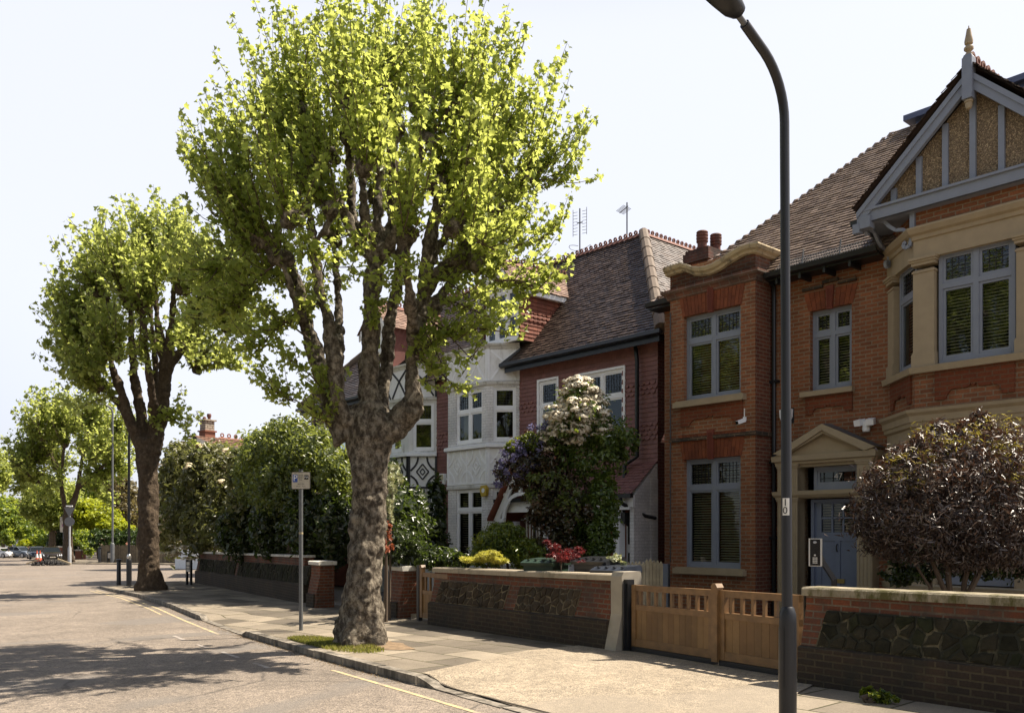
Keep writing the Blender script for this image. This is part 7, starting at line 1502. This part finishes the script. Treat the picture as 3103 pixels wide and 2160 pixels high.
bush('far_wood', 'belt of trees closing the view at the end of the street', 'tree', (140,1670,210), [(40,1600,215,60,50,6),(120,1580,210,70,60,6),(210,1580,205,70,70,6),(0,1610,215,40,40,6),(300,1590,190,70,60,6),(400,1590,180,70,60,6),(470,1590,170,60,60,6)], 14000, .65, T_DIA, G['far'])
for lab, px, y0, y1 in (('nearest far brick gate pier with pale cap by the walking man', 239, 1696, 1664), ('slim far brick gate pier right of the walking man', 253.5, 1693, 1663), ('far brick pier with arched white cap behind the dark car', 184, 1692, 1654), ('far brick pier by the hedge down the street', 83, 1688, 1657)):
    YY = 128 if px < 90 else 97; a = at(px, y0, YY); g = gxy(a.x, a.y); H = at(px, y1, YY).z-g; w = .2 if 'slim' in lab else .3
    t = thing('far_gate_pier', lab, 'pier', (a.x, a.y, g), .2, 'far brick gate piers'); part('pier_brick', MB().box(-w,w,-w,w,-.2,H-.15), M['farbrick'], t); part('pier_cap', MB().box(-w-.05,w+.05,-w-.05,w+.05,H-.15,H), M['chalk'], t)
# ------------------------------------------------------------------ cars
def carpaint(name, c): return plain(name, c, .22, var=.03, spec=.6)
M['tyre'] = plain('tyre', (.015,.015,.015), .8); M['rim'] = plain('alloy', (.4,.4,.42), .3, metal=.8); M['carglass'] = plain('car_glass', (.012,.015,.015), .12, spec=.2); M['lampglass'] = plain('headlamp', (.55,.57,.6), .1)
def car(label, px, Yd, paint, L=4.6, Wd=1.8, H=1.43, rot=STREET, estate=False):
    g = at(px, 1690, Yd); g.z = gxy(g.x, g.y); t = thing('parked_car', label, 'car', g, rot, 'cars parked down the street')
    # x forward; sections of (x, half width, z_bottom, z_belt, z_top, half width top)
    hw = Wd/2; S = [(-L/2,.78,.42,.72,.74,.7),(-L/2+.12,.93,.28,.88,.92,.8),(-L*.30,1,.22,.93,.97,.9),(0,1,.22,.92,.95,.92),(L*.20,1,.22,.88,.93,.88),(L*.36,.97,.22,.78,.84,.8),(L/2-.22,.9,.25,.66,.72,.7),(L/2-.03,.74,.30,.5,.56,.6)]
    vs = []; fs = []
    for x, w, zb_, zm, zt, wt in S:
        for s_ in (1, -1):
            q = [(x, s_*hw*w*.96, zb_), (x, s_*hw*w, (zb_+zm)/2), (x, s_*hw*w*.96, zm), (x, s_*hw*wt, zt)]; vs += q if s_ == 1 else q[::-1]
    for i in range(len(S)-1):
        for k in range(8): fs.append((i*8+k, i*8+(k+1) % 8, (i+1)*8+(k+1) % 8, (i+1)*8+k))
    fs += [tuple(range(8)), tuple(range((len(S)-1)*8, len(S)*8))]
    part('body', MB().add(vs, fs), paint, t, smooth=True, sharp=50)
    rb = -L*.40 if estate else -L*.20; cab = [(-L*.42,.8,.93,.5),(rb,.74,H-.03,.66),(L*.02,.72,H,.66),(L*.06,.72,H-.02,.66),(L*.24,.86,.93,.5)]
    base = [(-L*.40,-hw*.88),(L*.25,-hw*.88),(L*.25,hw*.88),(-L*.40,hw*.88)]; top = [(rb,-hw*.70),(L*.06,-hw*.70),(L*.06,hw*.70),(rb,hw*.70)]
    part('windows', MB().add([(x, y, .9) for x, y in base]+[(x, y, H-.04) for x, y in top], [(0,1,5,4),(1,2,6,5),(2,3,7,6),(3,0,4,7)]), M['carglass'], t)
    rf = MB().add([(rb-.05,-hw*.71,H-.05),(L*.07,-hw*.71,H-.05),(L*.07,hw*.71,H-.05),(rb-.05,hw*.71,H-.05),(rb+.1,-hw*.6,H),(L*.03,-hw*.6,H),(L*.03,hw*.6,H),(rb+.1,hw*.6,H)], [(0,1,5,4),(1,2,6,5),(2,3,7,6),(3,0,4,7),(4,5,6,7),(3,2,1,0)])
    for s_ in (-1, 1): rf.bar((L*.06,s_*hw*.70,H-.05),(L*.25,s_*hw*.88,.90),.05).bar((rb,s_*hw*.70,H-.05),(-L*.40,s_*hw*.88,.90),.07).bar((-.05*L,s_*hw*.71,H-.05),(-.05*L,s_*hw*.89,.9),.05)
    part('roof', rf, paint, t)
    for x in (-L*.30, L*.31):
        for s_ in (-1, 1):
            wv = lambda r, a, b: MB().prism([(x+r*math.cos(k*PI/10), .32+r*math.sin(k*PI/10)) for k in range(20)], a, b, 'y')
            wo = part('wheel', wv(.32, s_*(hw-.2), s_*(hw+.01)), M['tyre'], t); part('rim', wv(.21, s_*(hw+.0), s_*(hw+.02)), M['rim'], wo)
    for s_ in (-1, 1):
        part('headlight', MB().add([(L/2-.10,s_*hw*.42,.62),(L/2-.10,s_*hw*.46,.5),(L/2-.30,s_*hw*.93,.58),(L/2-.34,s_*hw*.9,.71),(L/2-.2,s_*hw*.5,.70),(L/2+.0,s_*hw*.42,.62),(L/2+.0,s_*hw*.46,.5),(L/2-.15,s_*hw*.93,.58)], [(5,6,7,3,4),(0,5,4),(0,1,6,5)]), M['lampglass'], t)
        part('mirror', MB().box(L*.19,L*.23,s_*(hw*.92) if s_ > 0 else -hw*1.12,s_*hw*1.12 if s_ > 0 else -hw*.92,.92,1.04), paint, t)
    part('grille', MB().box(L/2-.06,L/2+.005,-hw*.36,-hw*.03,.48,.62).box(L/2-.06,L/2+.005,hw*.03,hw*.36,.48,.62).box(L/2-.1,L/2-.02,-hw*.6,hw*.6,.28,.36), M['gloss'], t)
    part('number_plate', MB().box(L/2-.02,L/2+.02,-.26,.26,.38,.48), M['signface'], t); return t
car('dark brown saloon car facing the camera behind the rubble heap and cones', 155, 89, carpaint('dark_bronze_paint', (.022,.017,.013)), rot=-1.02)
car('dark grey car parked behind the orange cones', 112, 101, carpaint('slate_car_paint', (.035,.04,.05)), rot=-.98)
car('blue-grey saloon car parked on the far side left of the pedestrian in black', 60, 113, carpaint('steel_blue_paint', (.10,.12,.15)), rot=STREET+.5)
car('white sports car cut off by the left edge', 5, 113, carpaint('white_car_paint', (.7,.7,.7)), H=1.3, rot=STREET+.45)
# ------------------------------------------------------------------ people
def person(label, px, py, top, skin, hair, shirt, shorts, rot, walk=.22, bag=None, hairc='hair'):
    g = ground_at(px, py); H = at(px, top, g.y).z-g.z; k = H/1.75
    t = thing('person', label, 'person', g, rot); me = bpy.data.meshes.new('body')
    J = [(0,0,.95,.13),(0,0,1.15,.125),(0,.0,1.38,.14),(0,0,1.50,.055),(0,.02,1.58,.07),(0,.03,1.66,.092),(0,.02,1.73,.06),
         (.17,0,1.42,.055),(.22,.02,1.16,.045),(.22,.12,.93,.033),(.22,.15,.85,.035),(-.17,0,1.42,.055),(-.22,-.03,1.16,.045),(-.22,.02,.92,.033),(-.22,.04,.84,.035),
         (.09,0,.88,.095),(.10,walk*.4,.50,.062),(.10,walk*.1,.1,.042),(.10,walk*.1+.13,.04,.035),(-.09,0,.88,.095),(-.10,-walk*.2,.50,.062),(-.10,-walk-.12,.12,.042),(-.10,-walk,.04,.035)]
    E = [(0,1),(1,2),(2,3),(3,4),(4,5),(5,6),(2,7),(7,8),(8,9),(9,10),(2,11),(11,12),(12,13),(13,14),(0,15),(15,16),(16,17),(17,18),(0,19),(19,20),(20,21),(21,22)]
    def skin_mesh(name, idx, grow, mat, cut=None):
        mp = {j: i for i, j in enumerate(idx)}; m = bpy.data.meshes.new(name); m.from_pydata([tuple(c*k for c in J[j][:3]) for j in idx], [(mp[a], mp[b]) for a, b in E if a in mp and b in mp], [])
        o = bpy.data.objects.new(name, m); C.objects.link(o); o.parent = t; md = o.modifiers.new('skin', 'SKIN'); md.use_smooth_shade = True
        for i, j in enumerate(idx): r = J[j][3]*k*grow; m.skin_vertices[0].data[i].radius = (r*(1.35 if j in (0,1,2) else 1), r)
        m.skin_vertices[0].data[0].use_root = True; sb = o.modifiers.new('sub', 'SUBSURF'); sb.levels = sb.render_levels = 1; m.materials.append(mat); return o
    skin_mesh('body', list(range(len(J))), 1.0, skin); skin_mesh('shirt', [0,1,2,7,8,11,12], 1.16, shirt); skin_mesh('shorts', [0,15,16,19,20], 1.18, shorts)
    part('hair', MB().lathe(0,.0,[(.05*k,1.60*k),(.10*k,1.66*k),(.10*k,1.73*k),(.06*k,1.79*k),(.01,1.80*k)], 12), hair, t, smooth=True)
    if bag: part('held_bag', MB().box(.17*k,.33*k,.05*k,.2*k,.45*k,.8*k), bag, t)
sk_ = plain('skin', (.5,.28,.19), .6); person('man in grey T-shirt walking away past the brick gate piers, holding a blue bag', 227, 1692, 1646, sk_, plain('blond_hair', (.42,.30,.15), .8), plain('grey_shirt', (.24,.24,.25), .9), plain('navy_shorts', (.02,.025,.05), .9), STREET+PI/2+.3, bag=plain('blue_bag', (.05,.13,.35), .6))
person('pedestrian in black standing between the parked cars at far left', 88, 1690, 1655, sk_, plain('dark_hair', (.03,.02,.015), .8), plain('black_shirt', (.012,.012,.014), .9), plain('black_shorts', (.012,.012,.014), .9), STREET-PI/2, walk=.08)
# plane trees on the opposite pavement, reflected in the windows
for lab, u, v, r, k in (('plane tree on the opposite pavement facing house 47, out of frame', -8, -8.0, 2.0, 1.3), ('plane tree on the opposite pavement facing the tile-hung pair, out of frame', -23, -8, 4.0, 1.3),
        ('plane tree on the opposite pavement to the right, out of frame', 6, -9.0, 1.0, 1.35), ('plane tree on the opposite pavement between two others, out of frame', -15.5, -10.5, 5.2, 1.25), ('last plane tree on the opposite pavement to the left, out of frame', -31, -9, 3, 1.3), ('plane tree set back behind the opposite pavement, out of frame', -1, -12, .4, 1.4)):
    copy_thing(big, W(u, v, gz(u)), r, lab, 'street plane trees', k)
# ================================================================== LIGHT, SKY, CAMERA
SAZ = (.957, .29); SEL = math.radians(56.5)
s = Vector((SAZ[0]*math.cos(SEL), SAZ[1]*math.cos(SEL), math.sin(SEL)))
sun = bpy.data.lights.new('sun', 'SUN'); sun.energy = 5.0; sun.angle = math.radians(.53); sun.color = (1, .895, .75)
so = bpy.data.objects.new('sun', sun); C.objects.link(so); so.rotation_euler = s.to_track_quat('Z', 'Y').to_euler(); so.location = (20, 20, 40)
w = bpy.data.worlds.new('World'); bpy.context.scene.world = w; w.use_nodes = True; nt = w.node_tree
sky = nt.nodes.new('ShaderNodeTexSky'); sky.sky_type = 'NISHITA'; sky.sun_disc = False; sky.sun_elevation = SEL; sky.sun_rotation = math.atan2(SAZ[0], SAZ[1]); sky.air_density = 1.0; sky.dust_density = 2.5; sky.ozone_density = 1.2; sky.altitude = 30
bg = nt.nodes['Background']; bg.inputs[1].default_value = .055
hz = nt.nodes.new('ShaderNodeMix'); hz.data_type = 'RGBA'; tcw = nt.nodes.new('ShaderNodeTexCoord'); dtw = nt.nodes.new('ShaderNodeVectorMath'); dtw.operation = 'DOT_PRODUCT'; dtw.inputs[1].default_value = s; nt.links.new(tcw.outputs['Generated'], dtw.inputs[0]); mrw = nt.nodes.new('ShaderNodeMapRange'); mrw.interpolation_type = 'SMOOTHSTEP'; mrw.inputs[1].default_value = -.45; mrw.inputs[2].default_value = .12; mrw.inputs[3].default_value = .16; mrw.inputs[4].default_value = .82; nt.links.new(dtw.outputs['Value'], mrw.inputs[0]); sxw = nt.nodes.new('ShaderNodeSeparateXYZ'); nt.links.new(tcw.outputs['Generated'], sxw.inputs[0]); elw = nt.nodes.new('ShaderNodeMapRange'); elw.interpolation_type = 'SMOOTHSTEP'; elw.inputs[1].default_value = .48; elw.inputs[2].default_value = .74; elw.inputs[3].default_value = 1; elw.inputs[4].default_value = 0; nt.links.new(sxw.outputs[2], elw.inputs[0]); mlw = nt.nodes.new('ShaderNodeMath'); mlw.operation = 'MULTIPLY'; nt.links.new(mrw.outputs[0], mlw.inputs[0]); nt.links.new(elw.outputs[0], mlw.inputs[1]); nt.links.new(mlw.outputs[0], hz.inputs[0]); hz.inputs[7].default_value = (8.6, 8.8, 9.75, 1)   # thin haze, brightest on the sun's side of the sky
nt.links.new(sky.outputs[0], hz.inputs[6]); nt.links.new(hz.outputs[2], bg.inputs[0])
cam = bpy.data.cameras.new('camera'); co = bpy.data.objects.new('camera', cam); C.objects.link(co)
cam.sensor_fit = 'HORIZONTAL'; cam.sensor_width = 36; cam.lens = 36*FL/3103; cam.shift_x = 0; cam.shift_y = (HZ-1080)/3103; cam.clip_end = 3000; cam.clip_start = .05
co.location = (0, 0, EYE); co.rotation_euler = (PI/2, 0, 0)
sc = bpy.context.scene; sc.camera = co; sc.view_settings.view_transform = 'Standard'; sc.view_settings.look = 'None'; sc.view_settings.exposure = 1.18; sc.view_settings.gamma = 1
sc.cycles.max_bounces = 8; sc.cycles.transparent_max_bounces = 16; sc.cycles.sample_clamp_indirect = 6; sc.cycles.use_denoising = True
